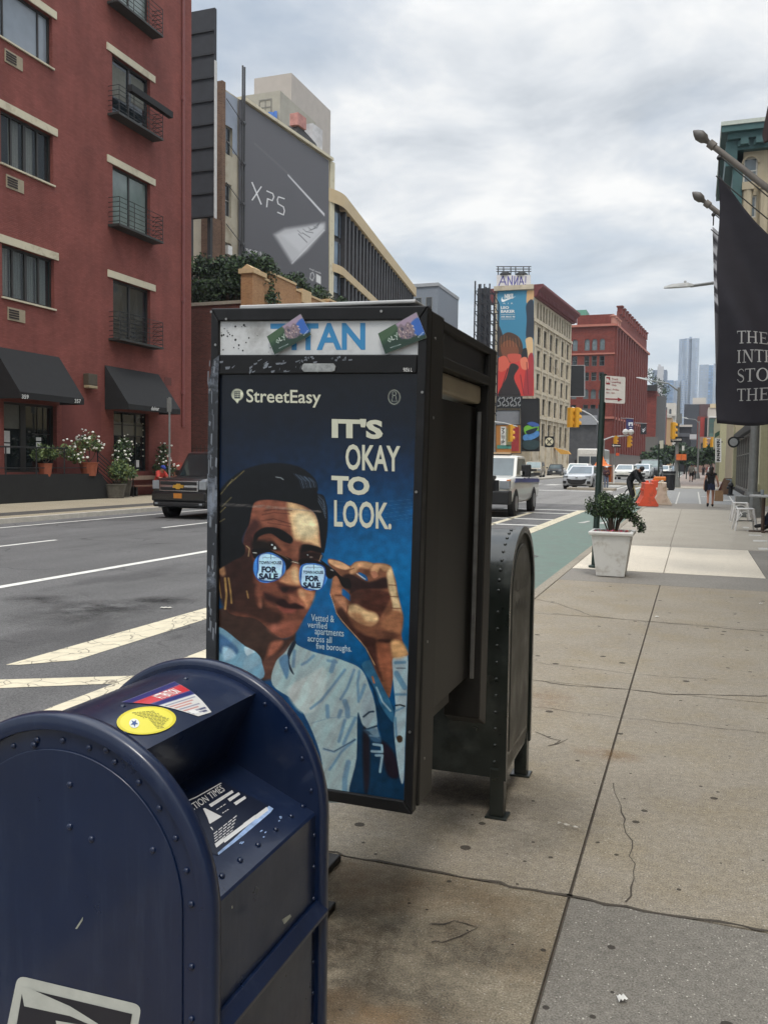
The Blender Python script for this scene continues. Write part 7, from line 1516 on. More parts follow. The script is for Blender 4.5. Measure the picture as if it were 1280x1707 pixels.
def signal(root, c, s_=.34, n=3, rz=0, name='traffic_signal'):
    c = Vector(c); b = M(); b.T = Matrix.Translation(c) @ Matrix.Rotation(rz, 4, 'Z'); b.box(-s_*.55, s_*.55, -s_*.3, s_*.3, -s_*1.65, s_*1.65); o = b.build(name, yel_, root, bevel=.02)
    for k in range(3):
        b = M(); b.T = Matrix.Translation(c+Vector((0, 0, s_*(1-k)*1.05))) @ Matrix.Rotation(rz, 4, 'Z'); b.m(1).lathe([(s_*.42, -s_*.34), (s_*.42, -s_*.30)], (0, 0, 0), 10, 'y'); b.m(0); R2 = s_*.5
        b.loft([[(R2*math.cos(t), y, R2*math.sin(t)) for t in np.linspace(-.3, math.pi+.3, 9)] for y in (-s_*.3, -s_*.75)], closed=False, caps=False); b.build('visor', [yel_, mat('signal_lens', (40, 36, 34), .3)], o)
    return o
Yc = bp2.y-.3; signal(L2, GY(1121, 718, Yc), .42, rz=2.0); b = M(); q = [GY(x, y, Yc) for x, y in ((1117, 728.5), (1136.5, 728), (1136.5, 737), (1117, 737.5))]; b.prism(q, (0, .03, 0)); ow = b.build('one_way_sign', mat('sign_black', (26, 26, 28), .5), L2)
b = M(); fy = lambda x, y: GY(x, y, Yc-.02); b.poly([fy(*p) for p in ((1118, 733), (1122, 729.8), (1122, 731.6), (1135, 731.4), (1135, 734.4), (1122, 734.6), (1122, 736.4))]); b.build('arrow', mat('sign_face', (206, 200, 192)), ow); b = M(); lettering(b, 'ONE WAY', qpx(lambda x, y: GY(x, y, Yc-.04), 1123, 731.8, 1134, 734)); b.build('lettering', mat('sign_black', (26, 26, 28)), ow)
for x0 in (1126.5, 1135.2): b = M(); b.prism([GY(x, y, Yc) for x, y in ((x0, 757), (x0+8.2, 757), (x0+8.2, 767), (x0, 767))], (0, .35, 0)); b.build('walk_signal', mat('signal_orange', (206, 104, 50), .5), L2)
b = M(); b.prism([GY(x, y, Yc) for x, y in ((1127, 689), (1136, 689), (1136, 706), (1127, 706))], (0, .2, 0)); b.build('control_box', mat('box_grey', (112, 114, 112), .6), L2); b = M(); b.prism([GY(x, y, Yc) for x, y in ((1136, 743), (1140, 743), (1140, 751), (1136, 751))], (0, .03, 0)); b.build('notice', mat('notice_white', (200, 198, 192), .6), L2)
def mast(label, base, pts, heads, r=.10, s_=.34, rz=2.2):
    t = thing('traffic_light', label, 'traffic light', base); base = Vector(base); pts = [Vector(p) for p in pts]; b = M(); b.tube([base, (base.x, base.y, pts[0].z)], [r*1.2, r*.8], 8); b.lathe([(r*2, 0), (r*2, .5), (r*1.3, .8)], base, 8); b.build('pole', galv, t); b = M(); b.tube(pts, [r*.7]+[r*.5]*(len(pts)-1), 6); b.build('arm', mat('arm_pale', (176, 178, 178), .4), t)
    for h in heads: signal(t, h, s_, rz=rz)
    return t
Ym = 62; b0 = GY(1000, 818, Ym); mast('traffic light with two yellow heads on a curved arm behind the green post', (b0.x, Ym, -.14), [GY(998, 706, Ym), GY(985, 692, Ym), GY(972, 685, Ym), GY(953, 679, Ym)], [GY(950, 696, Ym-.2), GY(960, 696, Ym-.2)], .10, .42)
Ym = 92; b0 = GY(1004, 806, Ym); mt = mast('traffic light with a long arm ending in two camera globes before the red block', (b0.x, Ym, -.14), [GY(1004, 734, Ym), GY(1020, 728, Ym), GY(1048, 726, Ym)], [GY(1025, 736, Ym), GY(1048, 736, Ym)], .12, .36); b = M(); [b.ball(GY(x, 720, Ym), .32, 8) for x in (1042, 1051)]; b.build('camera_globe', mat('globe_white', (200, 200, 198), .4), mt)
Ym = 100; b0 = GY(842, 800, Ym); mast('traffic light hanging over the road above the white pickup', (GY(822, 800, Ym).x, Ym, -.14), [GY(822, 703, Ym), GY(840, 705, Ym), GY(862, 711, Ym)], [GY(850.5, 722, Ym)], .13, .6)
Ym = 170; mast('far traffic light with two heads under the trees at street end', (GY(1192, 785, Ym).x, Ym, 0), [GY(1192, 731, Ym), GY(1174, 731, Ym)], [GY(1174, 738, Ym), GY(1186, 737, Ym)], .14, .55)
sp = thing('sign_post', 'white based one way sign post on the traffic island', 'post', GZ(1022.5, 806, .03)); q0 = GZ(1022.5, 806, .03); b = M(); b.tube([q0, GY(1025, 745, q0.y)], .05, 6); b.m(1).tube([q0, GY(1022.8, 775, q0.y)], .085, 6); b.build('pole', [galv, mat('post_white', (206, 204, 198), .6)], sp); b = M(); b.prism([GY(x, y, q0.y-.1) for x, y in ((1019, 739.5), (1034.5, 740.5), (1034.5, 746), (1019, 745.5))], (0, .03, 0)); o = b.build('one_way_sign', mat('sign_black', (26, 26, 28)), sp)
b = M(); b.poly([GY(x, y, q0.y-.14) for x, y in ((1020, 742.6), (1022.5, 740.5), (1022.5, 742), (1033.5, 742.4), (1033.5, 743.8), (1022.5, 743.6), (1022.5, 745))]); b.build('arrow', mat('sign_face', (206, 200, 192)), o); b = M(); b.prism([GY(x, y, q0.y-.1) for x, y in ((1026, 755), (1031.5, 755), (1031.5, 759.5), (1026, 759.5))], (0, .03, 0)); b.build('orange_sign', mat('sign_orange', (206, 84, 44), .5), sp)
for px, pt, pb, lab in ((1096.5, 740, 808, 'dark green sign post with a white parking sign beside the barriers'), (1131.5, 762, 801, 'thin dark post just right of the corner lamp post'), (1143, 762, 799, 'thin dark post behind the man in shorts')):
    q = GZ(px, pb, 0); t = thing('sign_post', lab, 'post', q); b = M(); pole(b, q, GY(px+1.5, pt, q.y), .07, 6); b.build('pole', green, t)
    if px < 1100: b = M(); b.prism([GY(x, y, q.y) for x, y in ((1098.5, 735), (1105, 734), (1105, 747), (1098.5, 748))], (0, .03, 0)); b.build('parking_sign', mat('sign_cream', (190, 188, 170), .6), t)
# vertical shop sign
q = gyq(1191.5, 731, 1201.5, 770.5, 110); vsn = thing('shop_sign', 'tall narrow white shop sign with black characters on the far right', 'sign', q[3]); b = M(); b.prism(q, (0, .2, 0)); b.build('board', mat('sign_bright', (214, 214, 210), .6), vsn); b = M()
for i in range(5):
    y = 733+7.5*i; 
    for st in ([(1194, y), (1199, y), (1194.5, y+5)], [(1194, y+2.5), (1199, y+4.5)], [(1196.5, y), (1196.5, y+5)] if i % 2 else [(1194, y+5), (1199, y+5)]): stroke(b, st, 1.1, lambda x, yy: GY(x, yy, 109.95))
b.build('characters', mat('ink_black', (28, 28, 28)), vsn); b = M(); b.tube([q[1]+Vector((0, .1, -.4)), (GY(1204, 733, 110).x, 110.1, q[1].z-.4)], .08, 5); b.build('bracket', blackrail, vsn)
p0, p1 = GY(1199, 725, 112), GY(1214, 735, 112); wb = thing('shop_building', 'cream pillared shop front beyond the grey framed corner shop', 'building', (p0.x+2, 113, 0)); b = M(); b.box(p0.x, p0.x+8, 112, 150, 4.6, 9); b.build('fascia', ygr, wb)
for k in range(4): b = M(); b.box(p0.x+.05, p0.x+.8, 112+6*k, 113+6*k, 0, 4.6); b.build('pillar', ygr, wb)
b = M(); b.box(p0.x+.5, p0.x+7.9, 112.3, 149, 0, 4.59); b.build('glazing', glassy('glass_far_shop', (40, 52, 50), .06), wb); b = M(); b.prism([(p0.x-.5, 113, 5.4), (p0.x+.3, 113, 5.9), (p0.x+.3, 116, 5.9), (p0.x-.5, 116, 5.4)], (0, 0, .5)); b.build('green_awning', mat('awning_green', (60, 92, 76), .8), wb)
# barriers
orng = mat('barrier_orange', (214, 84, 54), .5, var=.08, vs=4, dirt=(176, 80, 60), ds=3); bwh = mat('barrier_white', (200, 188, 170), .6, var=.08, dirt=(160, 140, 116), ds=2)
def barrier(label, px, py, m, L_=1.0, rz=0, sc=1):
    q = GZ(px, py, 0 if px > 1060 else 0); t = thing('road_barrier', label, 'barrier', (0, 0, 0), 'plastic road barriers by the cyclist'); pr = [(-.42, 0), (-.42, .1), (-.36, .18), (-.22, .45), (-.17, .95), (-.19, 1.02), (.19, 1.02), (.17, .95), (.22, .45), (.36, .18), (.42, .1), (.42, 0)]; b = M(); b.prism([(x, -L_/2, z) for x, z in pr], (0, L_, 0)); b.build('body', m, t, bevel=.03)
    b = M(); [b.box(-.26, .26, y-.06, y+.06, .66, .76) for y in (-L_/4, L_/4)]; b.build('ridge', m, t, bevel=.02); b = M(); b.lathe([(.07, 1.02), (.07, 1.1), (.04, 1.12)], (0, 0, 0), 8); b.build('filler_cap', m, t); move(t, q, rz, sc); return t
barrier('bright orange plastic road barrier, nearest to the cyclist', 1077, 843, orng, 1.6, .15); barrier('orange plastic road barrier behind the dirty white one', 1089, 833, orng, 1.5, .1); barrier('dirty white plastic road barrier at the kerb', 1102, 841, bwh, 1.5, .05)
b = M(); q = GZ(1098, 834); b.box(q.x-.3, q.x+.3, q.y, q.y+.4, 1.0, 1.22); tag(b.build('warning_lamp_box', mat('orange_box', (220, 126, 50), .5), bevel=.05), 'orange box resting on top of the barriers', 'box')
q = GZ(1114, 817); t = thing('litter_bin', 'black open topped litter bin left of the corner lamp post', 'bin', q); b = M(); b.lathe([(.36, 0), (.42, .1), (.44, 1.25), (.47, 1.27), (.47, 1.4), (.4, 1.4)], q, 14); b.build('drum', mat('bin_black', (34, 34, 38), .5), t); b = M(); b.lathe([(.475, 1.16), (.475, 1.22), (.44, 1.22)], q, 14); b.build('band', galv, t)
def hydrant(label, q, m, s_=1):
    t = thing('fire_hydrant', label, 'fire hydrant', q); q = Vector(q); b = M(); b.lathe([(.17*s_, 0), (.17*s_, .06), (.11*s_, .09), (.11*s_, .5*s_), (.15*s_, .52*s_), (.15*s_, .57*s_), (.1*s_, .68*s_), (.03, .76*s_)], q, 10); b.build('barrel', m, t); b = M(); b.lathe([(.07*s_, -.2*s_), (.07*s_, .2*s_)], q+Vector((0, 0, .42*s_)), 8, 'x'); b.build('outlets', m, t)
hydrant('black fire hydrant beside the sandwich board', GZ(1216.5, 826), mat('hydrant_black', (30, 30, 32), .5), 1.15); hydrant('yellow fire hydrant at the foot of the red brick block', (GY(1051, 776, 198).x, 198, .02), mat('hydrant_yellow', (206, 180, 60), .5), 2.6)
t = thing('sandwich_board', 'open sandwich board sign with coloured print by the shop wall', 'sign', GZ(1211, 826)); b = M(); q = [Vector(GZ(*p)) for p in ((1200, 824), (1221, 826))]; yb = q[0].y-.6; A0, A1 = q[0], Vector((q[1].x, q[0].y-.3, 0)); tp0, tp1 = GY(1206, 797, yb), GY(1219, 797, yb)
b.prism([A0, A1, tp1, tp0], (0, .03, 0)); b.build('front_panel', mat('aboard_brown', (130, 104, 84), .7), t); b = M(); b.prism([A0+Vector((-.2, 1.3, 0)), A1+Vector((0, 1.3, 0)), tp1+Vector((0, .04, 0)), tp0+Vector((0, .04, 0))], (0, .03, 0)); b.build('back_panel', mat('aboard_red', (120, 70, 58), .7), t)
mid = lambda u, v: (A0*(1-u)+A1*u)*(1-v)+(tp0*(1-u)+tp1*u)*v-Vector((0, .02, 0)); b = M(); b.poly([mid(.25, .5), mid(.95, .5), mid(.95, .95), mid(.25, .95)]); b.build('poster', mat('aboard_print', (150, 170, 184), .5, var=.5, vs=5), t)
# cafe furniture
wst_ = mat('white_steel', (216, 214, 210), .35, coat=.3); 
def stool(label, q, rz):
    t = thing('stool', label, 'stool', (0, 0, 0), 'white metal stools by the cafe table'); b = M(); b.box(-.17, .17, -.17, .17, .43, .46); b.build('seat', wst_, t, bevel=.015)
    for sx in (-1, 1):
        for sy in (-1, 1): b = M(); b.tube([(.14*sx, .14*sy, .44), (.15*sx, .15*sy, .36), (.21*sx, .21*sy, 0)], [.035, .03, .016], 6); b.build('leg', wst_, t)
    b = M()
    for sx, sy, ux, uy in ((1, 0, 0, 1), (-1, 0, 0, 1), (0, 1, 1, 0), (0, -1, 1, 0)):
        pts = [Vector((sx*.165+ux*.14*math.cos(t_), sy*.165+uy*.14*math.cos(t_), .30+.10*math.sin(t_))) for t_ in np.linspace(0, math.pi, 7)]; b.tube(pts, .012, 4)
    b.build('arch_brace', wst_, t); b = M(); b.tube([(-.17, -.17, .2), (.17, .17, .2)], .01, 4); b.tube([(.17, -.17, .2), (-.17, .17, .2)], .01, 4); b.build('cross_brace', galv, t); move(t, q, rz, 1.35)
stool('white metal stool nearest the camera, beside the seated foot', GZ(1240, 884), .1); stool('white metal stool further back, against the grey lamp base', GZ(1232, 869), .05)
b = M(); b.tube([GZ(1226, 870, .62), GY(1236, 858, 29.5), GY(1215, 828, 32)], .018, 5); tag(b.build('leaning_rod', wst_), 'thin white rod leaning up from the white stools', 'rod')
q = GZ(1270, 887); t = thing('cafe_table', 'round grey topped cafe table on one leg at the right edge', 'table', q); b = M(); b.lathe([(.62, .96), (.62, 1.0), (.6, 1.01)], q+Vector((.25, 0, 0)), 20); b.build('table_top', mat('table_grey', (150, 150, 148), .4), t); b = M(); b.tube([q, q+Vector((0, 0, .96))], .045, 8); b.build('leg', mat('table_leg', (84, 66, 56), .5), t); b = M(); b.box(q.x-.35, q.x+.4, q.y-.05, q.y+.05, 0, .04).box(q.x-.05, q.x+.05, q.y-.35, q.y+.35, .0, .039); b.build('foot', mat('table_leg', (84, 66, 56)), t)
tb = thing('tumbler', 'clear tumbler standing on the cafe table', 'glass', q+Vector((.02, 0, 1.01))); b = M(); b.lathe([(.04, 1.012), (.05, 1.16), (.044, 1.16), (.035, 1.03)], q+Vector((-.05, -.1, 0)), 10); b.build('vessel', glassy('tumbler_glass', (150, 156, 158), .05, .1), tb)
b = M()
for (x0, y0, x1, y1) in ((1237, 878, 1247, 880), (1243, 883.5, 1263, 885), (1247, 891, 1268, 893), (1254, 900, 1278, 902.5), (1263, 913, 1290, 916.5)): b.poly([tuple(GZ(x, y, .003)) for x, y in ((x0, y0), (x1, y0+.6), (x1+1, y1+.6), (x0+1, y1))])
for x in (1128, 1166): b.poly([tuple(GZ(px, py, .003)) for px, py in ((x-3.5 if x < 1140 else x-1, 840), (x-1 if x < 1140 else x+2, 840), (x+5 if x < 1140 else x-2, 820), (x+3.5 if x < 1140 else x-4, 820))])
b.poly([tuple(GZ(x, y, .003)) for x, y in ((1204, 833), (1222, 833.5), (1222, 835), (1204, 834.5))]); struct(b.build('sidewalk_markings', lineF))
# orange tent at the junction
T0 = GZ(1003, 803); t = thing('work_tent', 'orange work tent pitched in the road behind the silver hatchback', 'tent', (T0.x+1.5, 92, -.14)); pk = GY(1001, 752, 92); e = [GY(984, 778, 91), GY(1020, 776, 91), GY(1020, 776, 95), GY(984, 778, 95)]; b = M()
pts = [[pk*(1-u)+Vector(x)*u-Vector((0, 0, .5*math.sin(u*math.pi))) for u in (0, .3, .6, 1)] for x in e]
for i in range(4): A_, B_ = pts[i], pts[(i+1) % 4]; b.add(A_+B_, [(k, k+1, 5+k, 4+k) for k in range(3)])
b.build('canopy', mat('tent_orange', (218, 120, 62), .8, var=.08), t); b = M(); b.box(e[0].x+.1, e[1].x-.1, 94.6, 94.7, 0, e[0].z); b.build('skirt', mat('tent_orange', (218, 120, 62)), t); b = M(); [b.tube([(x.x, x.y, -.14), x], .05, 5) for x in e]; b.build('frame_legs', galv, t)
# ================================================================== VEHICLES
tyre = mat('tyre', (24, 24, 25), .85, var=.2, vs=12); rimm = mat('alloy_rim', (140, 142, 144), .35, metal=.6); chrome = mat('chrome', (196, 198, 200), .12, metal=1, var=.05); plastic = mat('black_plastic', (24, 24, 25), .6); carglass = glassy('car_glass', (28, 36, 38), .03, .4); lens = mat('headlamp_lens', (128, 133, 137), .1, spec=.9, var=.1); amber = mat('amber', (210, 120, 40), .3)
def carpaint(n, c, **k): return mat(n, c, .28, var=.04, vs=2, coat=.7, spec=.5, **k)
def car(name, label, cat, paint, L, W, H, hood, belt, wb, nose=.75, cab=(.24, .38, .86, .97), wr=.33, zb=.22, tumble=.82, glass=None, parts=(), group=None, bed=None, plate=(206, 206, 196), low=None, sidewin=2, nw=.86):
    """front faces -Y; cab = windscreen base, roof front, roof rear, rear glass base as fractions of length"""
    t = thing(name, label, cat, (0, 0, 0), group); w = W/2; yf = lambda f: -L/2+L*f; b = M()
    st = [(0, nw, zb+.12, nose*.97), (.012, (nw+1)/2, zb+.05, nose), (.05, .985, zb, hood*.5+nose*.5), (.12, 1, zb, hood*.98), (cab[0], 1, zb, hood+.02), (cab[0]+.06, 1, zb, belt)]
    st += [(bed-.005, 1, zb, belt), (bed+.01, 1, zb, belt*.98), (.985, 1, zb+.05, belt*.98), (1, .97, zb+.1, belt*.95)] if bed else [(.9, 1, zb, belt), (.97, .97, zb+.05, belt*.96), (1, .9, zb+.12, belt*.9)]
    rings = []
    for f, k, z0, z1 in st:
        zz = z1-z0; rings.append([(x*w*k, yf(f), z0+zz*h) for x, h in ((-.90, 0), (-.985, .12), (-1, .5), (-.985, .80), (-.93, .95), (-.80, 1), (.80, 1), (.93, .95), (.985, .80), (1, .5), (.985, .12), (.90, 0))])
    b.loft(rings); b.build('body', paint, t, smooth=50)
    if low: b = M(); b.loft([[(x*w*k*1.004, yf(f)-.004, z0+(z1-z0)*h) for x, h in ((-.905, -.01), (-.99, .12), (-1.0, .34), (1.0, .34), (.99, .12), (.905, -.01))] for f, k, z0, z1 in st]); b.build('lower_cladding', low, t)
    a0, a1, a2, a3 = [yf(f) for f in cab]; wr_ = w*tumble; zt = H; b = M(); bt = belt-.03
    base = [(-w*.93, a0, bt), (w*.93, a0, bt), (w*.93, a3, bt), (-w*.93, a3, bt)]; up = [(-wr_, a1, zt-.05), (wr_, a1, zt-.05), (wr_, a2, zt-.05), (-wr_, a2, zt-.05)]; rf = [(-wr_*.88, a1+.18, zt), (wr_*.88, a1+.18, zt), (wr_*.88, a2-.15, zt), (-wr_*.88, a2-.15, zt)]
    b.loft([base, up, rf]); b.build('cabin', paint, t, smooth=30)
    def pane(A, B, C2, D2, i0, i1, j0, j1, nm='window', off=.008):
        A, B, C2, D2 = map(Vector, (A, B, C2, D2)); n = (B-A).cross(D2-A).normalized()*off; f = lambda u, v: (A*(1-u)+B*u)*(1-v)+(D2*(1-u)+C2*u)*v+n; b = M(); b.poly([f(i0, j0), f(i1, j0), f(i1, j1), f(i0, j1)]); return b.build(nm, glass or carglass, t)
    pane(base[0], base[1], up[1], up[0], .06, .94, .04, .93, 'windscreen'); pane(base[2], base[3], up[3], up[2], .08, .92, .1, .9, 'rear_window')
    for A, B, C2, D2 in ((base[1], base[2], up[2], up[1]), (base[3], base[0], up[0], up[3])):
        for k in range(sidewin): pane(A, B, C2, D2, .05+.9*k/sidewin+.012, .05+.9*(k+1)/sidewin-.012, .12, .9, 'side_window')
    yc0 = yf(.5)-wb/2-L*.02; 
    for y in (yc0, yc0+wb):
        for s_ in (-1, 1):
            x = s_*(w-.11); b = M(); b.lathe([(wr*1.16, -.10), (wr*1.16, .115), (wr*.9, .116)], (x, y, wr), 20, 'x') if s_ > 0 else b.lathe([(wr*.9, -.116), (wr*1.16, -.115), (wr*1.16, .10)], (x, y, wr), 20, 'x'); b.build('wheel_arch', plastic, t)
            b = M(); b.lathe([(wr*.6, -.11), (wr*.93, -.125), (wr, -.09), (wr, .09), (wr*.93, .125), (wr*.6, .11)], (x+s_*.01, y, wr), 22, 'x'); wh = b.build('wheel', tyre, t, smooth=40); b = M(); b.lathe([(wr*.62, -.125), (wr*.56, -.10), (.05, -.115), (.001, -.12)] if s_ < 0 else [(.001, .12), (.05, .115), (wr*.56, .10), (wr*.62, .125)], (x+s_*.012, y, wr), 16, 'x'); b.build('rim', rimm, wh)
    for s_ in (-1, 1): b = M(); b.cbox((s_*(w+.11), a0+.38, belt+.08), (.2, .10, .17)); b.build('mirror', plastic if low else paint, t, bevel=.03)
    for nm, x0, x1, z0, z1, m, d in parts:
        for s_ in ((-1, 1) if x0 > 0 else (1,)): b = M(); lo, hi = sorted((s_*x0*w, s_*x1*w)); b.box(lo, hi, yf(0)-d, yf(.05), z0, z1); b.build(nm, m, t, bevel=.045 if 'bumper' in nm or 'guard' in nm else .015)
    if plate: b = M(); b.box(-.15, .15, yf(0)-.085, yf(0)-.03, zb+.29, zb+.43); b.build('number_plate', mat('plate_%d' % plate[2], plate, .5), t)
    return t
# black suv behind the kiosk
blk = carpaint('black_car_paint', (16, 16, 18)); gold = mat('gold_badge', (206, 160, 70), .3, metal=.6)
suv = car('parked_suv', 'shiny black suv with chrome grille facing the camera beside the kiosk', 'suv', blk, 5.2, 2.04, 1.92, 1.18, 1.2, 3.0, 1.12, (.25, .36, .93, .99), .40, .30, .84, None,
    (('chrome_surround', -.70, .70, .78, 1.09, chrome, .03), ('grille', -.66, .66, .96, 1.06, plastic, .045), ('grille', -.66, .66, .81, .90, plastic, .045), ('headlight', .72, .96, .84, 1.08, lens, .02), ('bumper', -.97, .97, .50, .765, blk, .07), ('lower_bumper', -.93, .93, .34, .495, plastic, .05), ('fog_light', .74, .86, .40, .46, lens, .055)), None, None, (170, 108, 40), None, 2, .95)
b = M(); y = -2.6-.055; b.prism([(x, y, .93+z) for x, z in ((-.20, -.05), (-.18, .035), (-.08, .035), (-.06, .07), (.08, .07), (.09, .035), (.20, .035), (.18, -.05), (.07, -.05), (.06, -.085), (-.08, -.085), (-.09, -.05))], (0, .02, 0)); b.build('bow_tie_badge', gold, suv); q = GZ(286, 859, -.14); move(suv, (-15.35, q.y+1.1, -.14), R_(0), 1.0); suv.scale.z = 1.13
# white pickup
wp = carpaint('white_car_paint', (206, 204, 196)); pk_ = car('pickup_truck', 'white city pickup truck with blue stripe, black front guard and roof beacon bar', 'pickup truck', wp, 6.0, 2.05, 2.02, 1.32, 1.34, 3.7, 1.22, (.22, .31, .56, .60), .42, .42, .86, glassy('pickup_glass', (70, 84, 88), .05, .3),
    (('headlight', .62, .96, .92, 1.18, lens, .03), ('indicator', .86, .955, 1.17, 1.22, amber, .02), ('grille', -.6, .6, .85, 1.2, plastic, .03), ('front_guard', -1.0, 1.0, .42, .86, plastic, .28), ('guard_upright', .34, .44, .5, 1.35, plastic, .32)), None, .61, None)
b = M(); b.box(-.95, .95, .75, 2.8, 1.3, 1.318); b.build('bed_floor', plastic, pk_); b = M()
for s_ in (-1, 1): b.prism([(s_*1.03, -2.2, 1.12), (s_*1.03, 2.9, 1.06), (s_*1.03, 2.9, 1.2), (s_*1.03, -2.2, 1.26)], (s_*.008, 0, 0))
b.build('blue_stripe', mat('stripe_blue', (58, 72, 132), .4), pk_); b = M(); b.box(-.55, .55, -.72, -.5, 2.02, 2.07); b.build('beacon_bar', plastic, pk_, bevel=.02); b = M(); b.box(-.52, .52, -.7, -.52, 2.072, 2.13); b.build('beacon_lens', mat('beacon_lens', (186, 160, 128), .3), pk_)
for s_ in (-1, 1):
    b = M(); b.box(s_*1.07 if s_ > 0 else -1.42, 1.42 if s_ > 0 else -1.07, -1.35, -1.15, 1.30, 1.72); b.build('tow_mirror', plastic, pk_, bevel=.04)
    for y in (-1.0, -.1): b = M(); b.box(s_*1.026-.012, s_*1.026+.012, y+.55, y+.72, 1.22, 1.26); b.build('door_handle', plastic, pk_)
move(pk_, (-7.12, 33.1, -.14), R_(0)); pk_.scale.z = 1.1
# silver hatchback
sil_ = carpaint('silver_car_paint', (172, 176, 180)); hb = car('hatchback_car', 'silver hatchback with a wide smiling black grille waiting at the junction', 'car', sil_, 4.4, 1.78, 1.47, .95, .98, 2.64, .82, (.22, .42, .88, .98), .33, .2, .76, glassy('hatch_glass', (66, 78, 84), .05, .3),
    (('headlight', .58, .93, .68, .84, lens, .0), ('fog_recess', .70, .93, .34, .52, plastic, .02)), None, None, None)
b = M(); y = -2.2-.05; b.prism([(x, y, z) for x, z in ((-.62, .66), (-.3, .60), (.3, .60), (.62, .66), (.5, .38), (.3, .30), (-.3, .30), (-.5, .38))], (0, .12, 0)); b.build('grille', plastic, hb, bevel=.02); b = M(); b.box(-.6, .6, y+.02, y+.1, .2, .25); b.build('lower_lip', plastic, hb); b = M(); b.lathe([(.07, -.02), (.05, -.03)], (0, y+.03, .74), 10, 'y'); b.build('round_badge', chrome, hb); q = GZ(969, 815, -.14); move(hb, (q.x, q.y+1.0, -.14), R_(-4), 1.28)
# others
bei = carpaint('beige_car_paint', (150, 142, 124)); su2 = car('parked_suv', 'beige suv parked at the left kerb behind the pickup truck', 'suv', bei, 4.7, 1.85, 1.75, 1.08, 1.1, 2.75, 1.0, (.24, .35, .93, .98), .36, .26, .84, glassy('pale_glass', (110, 126, 126), .08, .2), (('headlight', .62, .95, .78, .95, lens, .02), ('grille', -.55, .55, .72, .96, plastic, .02), ('bumper', -.95, .95, .3, .6, plastic, .03)), 'parked cars on the left'); q = GZ(886, 797, -.14); move(su2, (q.x, q.y+2, -.14), R_(3), 1.35)
bc2 = car('parked_car', 'dark small car parked behind the beige suv', 'car', carpaint('dark_car_paint', (48, 52, 58)), 4.3, 1.75, 1.5, .92, .96, 2.6, .8, (.22, .40, .86, .97), .32, .2, .78, glassy('mid_glass', (96, 108, 112), .08, .2), (('headlight', .6, .93, .62, .78, lens, .01), ('grille', -.5, .5, .5, .66, plastic, .02)), 'parked cars on the left'); q = GZ(921, 794, -.14); move(bc2, (q.x, q.y+3, -.14), R_(3), 1.35)
whc = car('white_car', 'small white car tucked behind the silver hatchback', 'car', wp, 4.4, 1.8, 1.55, .98, 1.0, 2.6, .85, (.22, .38, .88, .98), .33, .2, .8, glassy('pale_glass', (110, 126, 126)), (('headlight', .6, .93, .66, .82, lens, .01), ('grille', -.5, .5, .5, .7, plastic, .02))); q = GZ(975, 804, -.14); move(whc, (q.x, 92, -.14), R_(0), 1.35)
w1 = car('white_car', 'white sedan with a low black bumper, nearest of the queue right of the island', 'car', wp, 4.6, 1.85, 1.45, .95, .98, 2.7, .8, (.22, .40, .84, .96), .33, .2, .78, glassy('mid_glass', (96, 108, 112)), (('headlight', .6, .93, .64, .76, lens, .01), ('grille', -.62, .62, .3, .44, plastic, .03)), 'cars queueing on the right'); q = GZ(1051, 798, -.14); move(w1, (q.x-.3, q.y-6, -.14), R_(-4), 1.45)
w2 = car('white_car', 'silver white car second in the queue right of the island', 'car', carpaint('pearl_car_paint', (196, 198, 198)), 4.5, 1.8, 1.5, .95, .98, 2.7, .8, (.22, .40, .86, .96), .33, .2, .78, glassy('mid_glass', (96, 108, 112)), (('headlight', .6, .93, .64, .78, lens, .01), ('grille', -.55, .55, .4, .56, plastic, .03)), 'cars queueing on the right'); move(w2, (GY(1071, 790, 138).x, 138, -.14), R_(-4), 1.5)
w3 = car('black_suv', 'black suv with pale roof at the tail of the queue right of the island', 'suv', carpaint('dark_car_paint', (48, 52, 58)), 4.8, 1.95, 1.85, 1.12, 1.15, 2.9, 1.05, (.24, .34, .93, .98), .40, .3, .84, glassy('pale_glass', (110, 126, 126)), (('headlight', .66, .95, .8, 1.0, lens, .01), ('grille', -.6, .6, .75, 1.0, chrome, .02)), 'cars queueing on the right'); move(w3, (GY(1084, 790, 144).x, 144, -.14), R_(-4), 1.6)
tr_ = thing('step_van', 'boxy white delivery van with a broad dark windscreen facing the camera', 'van', (0, 0, 0)); b = M(); b.box(-1.25, 1.25, -3, 3.2, .5, 3.2); b.build('body', wp, tr_, bevel=.12); b = M(); b.box(-1.2, 1.2, -3.5, -3.01, .45, 1.35); b.build('bonnet', wp, tr_, bevel=.1); b = M(); b.box(-1.1, -.04, -3.03, -3.005, 1.5, 2.45).box(.04, 1.1, -3.03, -3.005, 1.5, 2.45); b.build('windscreen', carglass, tr_); b = M(); b.box(-.95, .95, -3.03, -3.005, 2.65, 3.0); b.build('sign_panel', mat('van_panel', (216, 214, 206), .5), tr_)
for s_ in (-1, 1): b = M(); b.lathe([(.13, -.03), (.13, .03)], (s_*.95, -3.52, .95), 10, 'y'); b.build('headlight', lens, tr_); b = M(); b.box(s_*1.4-.1, s_*1.4+.1, -3.0, -2.85, 1.6, 2.1); b.build('mirror', plastic, tr_)
for y in (-2.2, 2.0):
    for s_ in (-1, 1): b = M(); b.lathe([(.3, -.13), (.42, -.14), (.45, -.1), (.45, .1), (.42, .14), (.3, .13)], (s_*1.08, y, .45), 16, 'x'); b.build('wheel', tyre, tr_)
b = M(); b.box(-1.2, 1.2, -3.6, -3.5, .4, .62); b.build('bumper', plastic, tr_); move(tr_, (GY(985, 790, 104).x, 106, -.14), 0, 1.2)
